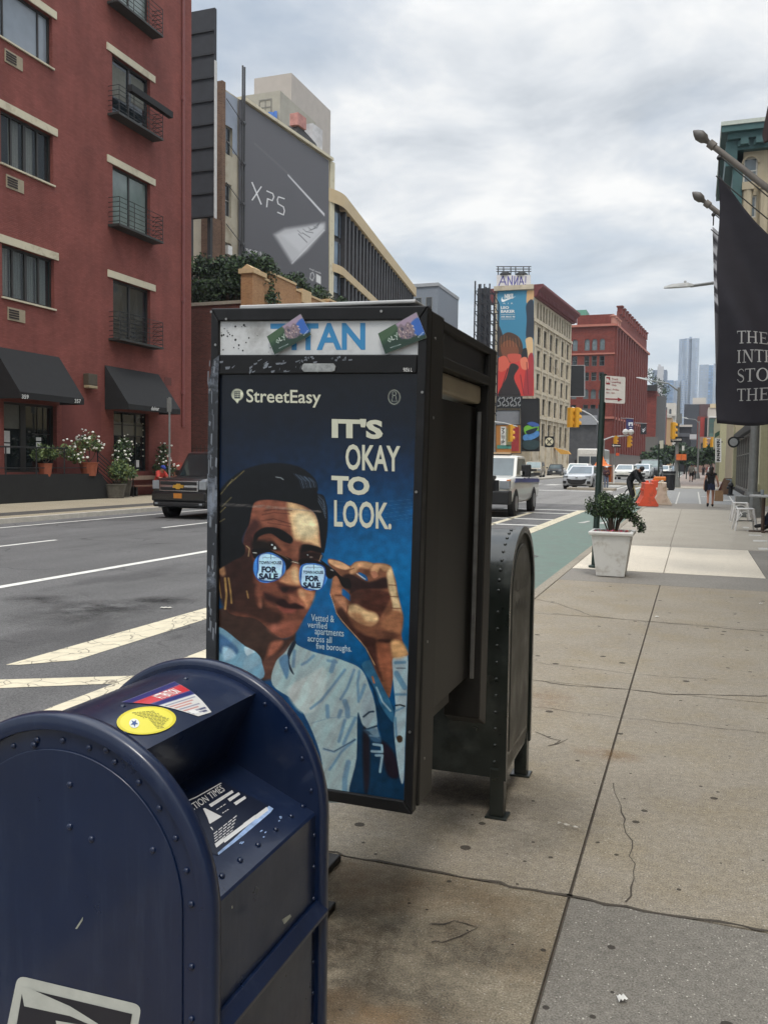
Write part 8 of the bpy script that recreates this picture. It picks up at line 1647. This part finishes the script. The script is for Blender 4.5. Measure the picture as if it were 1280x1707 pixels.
# small group of vehicles lost under the trees
for i, (px, y, m, lab) in enumerate(((1106, 176, wp, 'white car half hidden under the far trees'), (1116, 190, carpaint('dark_car_paint', (48, 52, 58)), 'dark car under the far trees, right of the white one'), (1086, 168, wp, 'white car right behind the black suv in the queue'))):
    c = dup(bc2, (GY(px, 785, y).x, y, -.14), R_(-4), lab, 1.4); c['group'] = 'cars under the far trees'
    for ch in c.children:
        if ch.name.startswith(('body', 'cabin', 'mirror')): ch.data = ch.data.copy(); ch.data.materials[0] = m
# ================================================================== PEOPLE AND A DOG
BASE = dict(pelvis=(0, 0, .95), spine=(0, .01, 1.13), chest=(0, .01, 1.33), neck=(0, .01, 1.48), head=(0, -.015, 1.60), crown=(0, 0, 1.71), nose=(0, -.115, 1.605), chin=(0, -.06, 1.53))
for s_, k in (('l', -1), ('r', 1)): BASE.update({'sho'+s_: (.17*k, .01, 1.41), 'elb'+s_: (.23*k, .03, 1.13), 'wri'+s_: (.25*k, -.03, .90), 'han'+s_: (.25*k, -.05, .82), 'hip'+s_: (.09*k, 0, .91), 'kne'+s_: (.10*k, -.02, .50), 'ank'+s_: (.10*k, .02, .08), 'toe'+s_: (.11*k, -.13, .04)})
RAD = dict(pelvis=.13, spine=.115, chest=.13, neck=.055, head=.088, crown=.068, nose=.014, chin=.04, sho=.06, elb=.042, wri=.03, han=.034, hip=.085, kne=.056, ank=.04, toe=.036)
EDG = [('pelvis', 'spine'), ('spine', 'chest'), ('chest', 'neck'), ('neck', 'head'), ('head', 'crown'), ('head', 'nose'), ('head', 'chin')]
for s_ in 'lr': EDG += [('chest', 'sho'+s_), ('sho'+s_, 'elb'+s_), ('elb'+s_, 'wri'+s_), ('wri'+s_, 'han'+s_), ('pelvis', 'hip'+s_), ('hip'+s_, 'kne'+s_), ('kne'+s_, 'ank'+s_), ('ank'+s_, 'toe'+s_)]
skinm = mat('skin', (176, 128, 104), .55, var=.06); skind = mat('skin_tan', (140, 98, 76), .55, var=.06); hairm = mat('hair_dark', (30, 25, 22), .6, var=.2, vs=30); shoem = mat('shoe_black', (26, 26, 28), .6)
def skin_mesh(J, E, Rd, name):
    names = list(J); me = bpy.data.meshes.new(name); me.from_pydata([J[n] for n in names], [(names.index(a), names.index(c)) for a, c in E], []); o = bpy.data.objects.new(name, me); COL.objects.link(o); mo = o.modifiers.new('s', 'SKIN'); mo.use_smooth_shade = True; o.modifiers.new('u', 'SUBSURF').levels = 1
    for i, n in enumerate(names): r = Rd(n); me.skin_vertices[0].data[i].radius = (r, r); me.skin_vertices[0].data[i].use_root = (i == 0)
    dg = bpy.context.evaluated_depsgraph_get(); dg.update(); m2 = bpy.data.meshes.new_from_object(o.evaluated_get(dg)); bpy.data.objects.remove(o); m2.name = name; m2.materials.clear(); return m2
def person(label, loc, rz=0, pose=None, skin=None, wear=(), hair='short', sc=1.0, hairc=None, extra=None, group=None):
    J = dict(BASE); J.update(pose or {}); E = list(EDG); J = {k: Vector(v) for k, v in J.items()}
    for s_ in 'lr':   # fingers and a thumb
        d = (J['han'+s_]-J['wri'+s_]).normalized(); k = -1 if s_ == 'l' else 1; sd2 = d.cross(Vector((k, 0, 0)));  sd2 = (sd2 if sd2.length > .2 else Vector((0, 1, 0))).normalized()
        for i, L_ in enumerate((.07, .085, .08, .065)): J['fin%d%s' % (i, s_)] = J['han'+s_]+d*L_+sd2*(.024*(i-1.5))+Vector((-k*.02, 0, 0)); E.append(('han'+s_, 'fin%d%s' % (i, s_)))
        J['thu'+s_] = J['wri'+s_]+d*.06-sd2*.05; E.append(('wri'+s_, 'thu'+s_))
    rd = lambda n: .009 if n[:3] in ('fin', 'thu') else RAD.get(n, RAD.get(n[:3], .05))
    t = thing('person', label, 'person', (0, 0, 0), group); me = skin_mesh(J, E, rd, 'body'); me.materials.append(skin or skinm); o = bpy.data.objects.new('body', me); COL.objects.link(o); adopt(o, t)
    segs = [(a, c, J[a], J[c]) for a, c in E]; own = []
    for p in me.polygons:
        c = p.center; best = None
        for a, cc, A_, B_ in segs: d = B_-A_; u = max(0, min(1, (c-A_).dot(d)/max(1e-9, d.length_squared))); q = (c-A_-d*u).length/(rd(a)*(1-u)+rd(cc)*u+.02); best = (q, a, cc, u) if best is None or q < best[0] else best
        own.append(best[1:])
    me.update(); nrm = [v.normal.copy() for v in me.vertices]
    for nm, m, test, off in wear:
        idx = [i for i, w in enumerate(own) if test(*w)]
        if not idx: continue
        vm = {}; b = M(); fs = []
        for i in idx:
            f = []
            for v in me.polygons[i].vertices:
                if v not in vm: vm[v] = len(b.v); b.v.append(tuple(me.vertices[v].co+nrm[v]*off))
                f.append(vm[v])
            fs.append(tuple(f))
        b.f = fs; b.mi = [0]*len(fs); b.build(nm, m, t, smooth=True)
    h = J['head']; cr = J['crown']; up = (cr-h).normalized(); fw = (J['nose']-h).normalized(); b = M()
    def hp(f, u, s2): return h+fw*f+up*u+up.cross(fw)*s2
    if hair: b.ball(hp(-.025, .055, 0), .103, 10, (1, 1, 1))
    if hair == 'long': b.tube([hp(-.07, .06, 0), hp(-.11, -.05, 0), hp(-.12, -.17, 0), hp(-.10, -.27, 0)], [.075, .085, .08, .03], 8)
    if hair: b.build('hair', hairc or hairm, t, smooth=True)
    b = M(); [b.ball(hp(.082, .012, s2*.033), .011, 6) for s2 in (-1, 1)]; b.build('eyes', mat('eye', (30, 26, 24), .3), t); b = M(); b.tube([hp(.083, -.052, -.025), hp(.088, -.053, 0), hp(.083, -.052, .025)], .007, 5); b.build('mouth', mat('lips', (120, 66, 60), .6), t)
    b = M(); [b.ball(hp(-.005, .0, s2*.092), .022, 6, (.7, .5, 1)) for s2 in (-1, 1)]; b.build('ears', skin or skinm, t)
    if extra: extra(t, J, hp)
    move(t, loc, rz, sc); return t
TOP = lambda slv: (lambda a, c, u: (a in ('spine', 'pelvis') and c in ('spine', 'chest')) or (a == 'chest' and (c[:3] == 'sho' or (c == 'neck' and u < .75))) or (a[:3] == 'sho' and u < slv) or (a[:3] == 'elb' and slv > 1 and u < slv-1))
LEGS = lambda end: (lambda a, c, u: (a == 'pelvis' and (c[:3] == 'hip' or u < .25)) or (a[:3] == 'hip' and u < end) or (a[:3] == 'kne' and end > 1 and u < end-1))
SHOE = ('shoes', shoem, lambda a, c, u: a[:3] == 'ank' or (a[:3] == 'kne' and u > .93), .012)
cl = lambda n, c: mat('cloth_'+n, c, .9, var=.12, vs=9)
# woman walking away
def paperbag(t, J, hp): pass
wpose = dict(ankl=(-.09, -.14, .10), kner=(.10, -.06, .5), ankr=(.10, .20, .14), toer=(.11, .10, .05), knel=(-.10, -.12, .52), toel=(-.10, -.28, .05), elbl=(-.26, .06, 1.14), wril=(-.30, -.10, .95), hanl=(-.30, -.16, .90), elbr=(.24, .03, 1.12), wrir=(.27, .02, .88), hanr=(.27, .02, .79))
def jacket(t, J, hp): b = M(); b.loft([[(.20+.05*math.cos(a)*k, .06+.07*math.sin(a)*k, z) for a in np.linspace(0, 6.28, 9)[:-1]] for z, k in ((1.2, .6), (1.1, 1.2), (.9, 1.4), (.72, 1.1), (.66, .5))]); b.build('shoulder_bag', cl('navy', (30, 32, 42)), t, smooth=True); b = M(); b.tube([(.17, .03, 1.44), (.21, .09, 1.2)], .012, 5); b.build('bag_strap', shoem, t)
q = GZ(1183, 846); person('woman in a black top and denim shorts walking away with a bag', (q.x, q.y+.2, 0), R_(180), {k: v for k, v in wpose.items()}, skinm, (('top', cl('black', (24, 24, 27)), TOP(.15), .014), ('shorts', cl('denim', (50, 58, 84)), LEGS(.42), .02), SHOE), 'long', 1.02, None, jacket)
pb_ = thing('paper_bag', 'brown paper carrier bag held by the walking woman', 'bag', (q.x+.32, q.y+.2, .3)); b = M(); bx, by = q.x+.33, q.y+.2; b.prism([(bx-.17, by-.09, .28), (bx+.19, by-.09, .28), (bx+.17, by-.07, .74), (bx-.15, by-.07, .74)], (0, .17, 0)); b.build('bag_body', mat('kraft_paper', (140, 112, 84), .85, var=.12, vs=8), pb_); b = M(); b.tube([(bx-.08, by, .73), (bx-.06, by, .82), (bx-.02, by, .82), (bx, by, .73)], .008, 5); b.build('handle', mat('kraft_paper', (140, 112, 84)), pb_)
# cyclist bending over the bicycle
bq = GZ(1058, 842, -.1); BX, BY = bq.x, bq.y+.5; bk = thing('bicycle', 'bicycle with pale rims held by the bending cyclist at the kerb', 'bicycle', (0, 0, 0))
def ringt(b, c, R, r, n=24): b.tube([Vector(c)+Vector((0, R*math.cos(2*math.pi*k/n), R*math.sin(2*math.pi*k/n))) for k in range(n+1)], r, 6)
for y in (-.52, .52):
    b = M(); ringt(b, (0, y, .34), .335, .022); wh = b.build('wheel', tyre, bk); b = M(); ringt(b, (0, y, .34), .30, .014); [b.tube([(0, y, .34), (0, y+.3*math.cos(k*.52), .34+.3*math.sin(k*.52))], .004, 4) for k in range(12)]; b.build('rim', mat('pale_rim', (206, 206, 200), .3), wh)
b = M(); [b.tube(p, .018, 6) for p in ([(0, -.52, .34), (0, -.38, .82), (0, -.34, .98)], [(0, -.38, .80), (0, .16, .80)], [(0, -.38, .76), (0, -.02, .32)], [(0, -.02, .32), (0, .18, .86)], [(0, -.02, .32), (0, .52, .34)], [(0, .16, .8), (0, .52, .34)])]; b.build('frame', mat('bike_cream', (196, 182, 140), .4), bk); b = M(); b.tube([(-.28, -.30, 1.02), (-.1, -.36, 1.02), (.1, -.36, 1.02), (.28, -.30, 1.02)], .015, 6); b.build('handlebar', blackrail, bk); b = M(); b.box(-.07, .07, .05, .3, .87, .91); b.build('saddle', plastic, bk, bevel=.02)
b = M(); b.lathe([(.1, -.01), (.1, .01)], (.03, -.02, .32), 12, 'x'); b.tube([(.04, -.02, .32), (.06, -.02, .17), (.14, -.02, .17)], .012, 5); b.build('crank', galv, bk); move(bk, (BX, BY, -.14), R_(38), 1.15)
bend = dict(pelvis=(0, .12, .98), spine=(0, .02, 1.13), chest=(0, -.13, 1.30), neck=(0, -.25, 1.40), head=(0, -.36, 1.43), crown=(0, -.45, 1.49), nose=(0, -.43, 1.35), chin=(0, -.33, 1.35), shol=(-.18, -.17, 1.34), shor=(.18, -.17, 1.34), elbl=(-.22, -.30, 1.08), elbr=(.22, -.30, 1.08), wril=(-.18, -.44, .92), wrir=(.18, -.44, .92), hanl=(-.17, -.48, .85), hanr=(.17, -.48, .85), hipl=(-.09, .12, .94), hipr=(.09, .12, .94), kner=(.12, -.05, .52), ankr=(.12, .08, .09))
person('cyclist in black bending over a bicycle at the kerb', (BX-.22, BY+.3, -.14), R_(72), bend, skind, (('jacket', cl('black', (24, 24, 27)), TOP(1.95), .035), ('trousers', cl('charcoal', (34, 34, 38)), LEGS(1.92), .025), SHOE), 'short', 1.2)
# man in maroon jacket by the island
ph = dict(elbr=(.22, -.05, 1.12), wrir=(.10, -.22, 1.18), hanr=(.05, -.26, 1.22), elbl=(-.22, -.05, 1.12), wril=(-.08, -.22, 1.16), hanl=(-.03, -.26, 1.20))
def cap(m): return lambda t, J, hp: (lambda b: (b.ball(hp(0, .085, 0), .11, 10, (1, 1, .75)), b.tube([hp(.06, .07, 0), hp(.17, .055, 0)], [.075, .05], 8), b.build('cap', m, t, smooth=True)))(M())
q = GZ(1009, 815, -.14); person('person in maroon jacket, white cap and jeans standing in the road', (q.x, q.y+.3, -.14), R_(20), ph, skind, (('jacket', cl('maroon', (66, 40, 46)), TOP(1.9), .03), ('jeans', cl('jeans', (104, 112, 130)), LEGS(1.92), .02), SHOE), 'short', 1.06, None, cap(cl('white', (206, 204, 200))))
gq = GZ(1151, 804); person('man in a grey shirt and dark shorts walking down the far pavement', (gq.x, gq.y, .02), R_(180), wpose, skind, (('shirt', cl('grey', (124, 120, 112)), TOP(1.3), .035), ('shorts', cl('charcoal', (34, 34, 38)), LEGS(.9), .03), SHOE), 'short', 1.2)
for i, (px, py, y, c, lab) in enumerate(((1156, 797, 118, (176, 176, 172), 'distant person in a pale shirt just past the man in shorts'), (1172, 786, 180, (54, 48, 52), 'distant person in dark clothes under the far traffic light'), (1179, 786, 190, (136, 52, 54), 'distant person in red near the vertical white sign'), (1185, 785, 200, (196, 190, 188), 'distant person in white beside the one in red'), (1033, 777, 190, (50, 48, 52), 'distant dark clothed person walking by the red brick block'), (1183, 800, 112, (196, 196, 192), 'distant person in a white top beyond the walking woman'))):
    person(lab, (GY(px, py, y).x, y, .02), R_(180 if i % 2 else 0), wpose if i % 2 else None, skind, (('shirt', mat('cloth_far%d' % i, c, .9), TOP(1.5), .03), ('trousers', cl('charcoal', (34, 34, 38)), LEGS(1.9), .03), SHOE), 'short', 1.15, group='distant pedestrians')
# seated man with a dog
sit = dict(pelvis=(0, .05, .56), spine=(0, 0, .74), chest=(0, -.10, .93), neck=(0, -.19, 1.06), head=(0, -.27, 1.15), crown=(0, -.28, 1.26), nose=(0, -.37, 1.12), chin=(0, -.31, 1.07), shol=(-.18, -.12, 1.0), shor=(.18, -.12, 1.0), elbl=(-.24, -.26, .78), elbr=(.24, -.26, .78), wril=(-.08, -.44, .72), wrir=(.08, -.44, .72), hanl=(-.03, -.50, .72), hanr=(.03, -.50, .72), hipl=(-.1, .03, .55), hipr=(.1, .03, .55), knel=(-.15, -.42, .56), kner=(.15, -.42, .56), ankl=(-.14, -.40, .08), ankr=(.14, -.44, .08), toel=(-.15, -.55, .04), toer=(.16, -.59, .04))
person('man in a red shirt and blue cap sitting on the bench', (-24.75, 36.0, 0), R_(75), sit, skinm, (('shirt', cl('red', (190, 70, 62)), TOP(.95), .04), ('shorts', cl('brown', (90, 62, 54)), LEGS(.85), .03), SHOE), None, 1.12, None, cap(cl('blue', (44, 62, 140))))
dg_ = thing('dog', 'small cream dog sitting on the pavement at the seated man\'s feet', 'dog', (0, 0, 0)); DJ = dict(rump=(0, .14, .17), mid=(0, .05, .28), chest=(0, -.06, .40), neck=(0, -.10, .50), head=(0, -.14, .60), muz=(0, -.25, .57), tail=(0, .30, .08), fsl=(-.08, -.08, .34), fkl=(-.085, -.08, .18), fpl=(-.085, -.11, .03), fsr=(.08, -.08, .34), fkr=(.085, -.08, .18), fpr=(.085, -.11, .03), hkl=(-.12, -.02, .20), hhl=(-.12, .13, .07), hpl=(-.12, -.02, .03), hkr=(.12, -.02, .20), hhr=(.12, .13, .07), hpr=(.12, -.02, .03), earl=(-.08, -.12, .68), earr=(.08, -.12, .68))
DE = [('rump', 'mid'), ('mid', 'chest'), ('chest', 'neck'), ('neck', 'head'), ('head', 'muz'), ('rump', 'tail'), ('head', 'earl'), ('head', 'earr')]+[p for s_ in 'lr' for p in (('chest', 'fs'+s_), ('fs'+s_, 'fk'+s_), ('fk'+s_, 'fp'+s_), ('rump', 'hk'+s_), ('hk'+s_, 'hh'+s_), ('hh'+s_, 'hp'+s_))]; DR = dict(rump=.12, mid=.12, chest=.12, neck=.085, head=.085, muz=.04, tail=.025)
me = skin_mesh({k: Vector(v) for k, v in DJ.items()}, DE, lambda n: DR.get(n, .03 if n[:3] == 'ear' else .045 if n[:2] in ('fs', 'hk') else .032), 'body'); me.materials.append(mat('cream_fur', (206, 192, 164), .9, var=.12, vs=14, bump=.4, bs=50)); o = bpy.data.objects.new('body', me); COL.objects.link(o); adopt(o, dg_); b = M(); b.ball((0, -.29, .58), .022, 6); [b.ball((s_*.035, -.21, .63), .012, 6) for s_ in (-1, 1)]; b.build('nose_and_eyes', plastic, dg_); move(dg_, (-24.05, 36.3, 0), R_(70), 1.15)
# person at the cafe table, mostly outside the frame
sit2 = dict(sit); sit2.update(pelvis=(0, .05, .60), spine=(0, .06, .80), chest=(0, .04, 1.0), neck=(0, .03, 1.14), head=(0, 0, 1.26), crown=(0, .01, 1.37), nose=(0, -.10, 1.265), chin=(0, -.05, 1.19), shol=(-.18, .03, 1.07), shor=(.18, .03, 1.07), elbl=(-.22, -.08, .86), elbr=(.22, -.08, .86), wril=(-.14, -.30, .84), wrir=(.14, -.30, .84), hanl=(-.12, -.38, .84), hanr=(.12, -.38, .84), hipl=(-.1, .03, .58), hipr=(.1, .03, .58), knel=(-.12, -.44, .60), ankl=(-.13, -.52, .12), toel=(-.13, -.66, .05), kner=(.12, -.42, .58), ankr=(.13, -.66, .16), toer=(.13, -.84, .12))
q = GZ(1249, 886); person('seated cafe guest in dark jeans and black shoes, mostly outside the frame', (q.x+1.08, q.y+.2, 0), R_(-90), sit2, skinm, (('jumper', cl('grey', (124, 120, 112)), TOP(1.9), .03), ('jeans', cl('dark_jeans', (40, 46, 66)), LEGS(1.9), .03), SHOE), 'short', 1.15)
b = M(); x0, y0 = q.x+1.08, q.y+.2; ch = thing('cafe_chair', 'metal cafe chair under the seated guest at the right edge', 'chair', (x0, y0, 0)); b.box(x0-.15, x0+.3, y0-.22, y0+.22, .5, .54); b.build('seat', galv, ch); b = M(); b.box(x0+.3, x0+.33, y0-.22, y0+.22, .54, 1.0); b.build('backrest', galv, ch)
for sx in (-.13, .28):
    for sy in (-.2, .2): b = M(); b.tube([(x0+sx, y0+sy, 0), (x0+sx, y0+sy, .5)], .015, 5); b.build('leg', galv, ch)
# ================================================================== THE AIR BETWEEN
hz_m = bpy.data.materials.new('haze_air'); hz_m.use_nodes = True; t_ = hz_m.node_tree; t_.nodes.remove(t_.nodes['Principled BSDF']); pv = t_.nodes.new('ShaderNodeVolumePrincipled'); pv.inputs['Color'].default_value = (.80, .88, .96, 1); pv.inputs['Density'].default_value = .0002; pv.inputs['Anisotropy'].default_value = .3
t_.links.new(pv.outputs[0], t_.nodes['Material Output'].inputs['Volume'])
b = M(); b.box(-2600, 2600, -300, 6100, -1.3, 275); tag(b.build('haze', hz_m), kind='stuff')
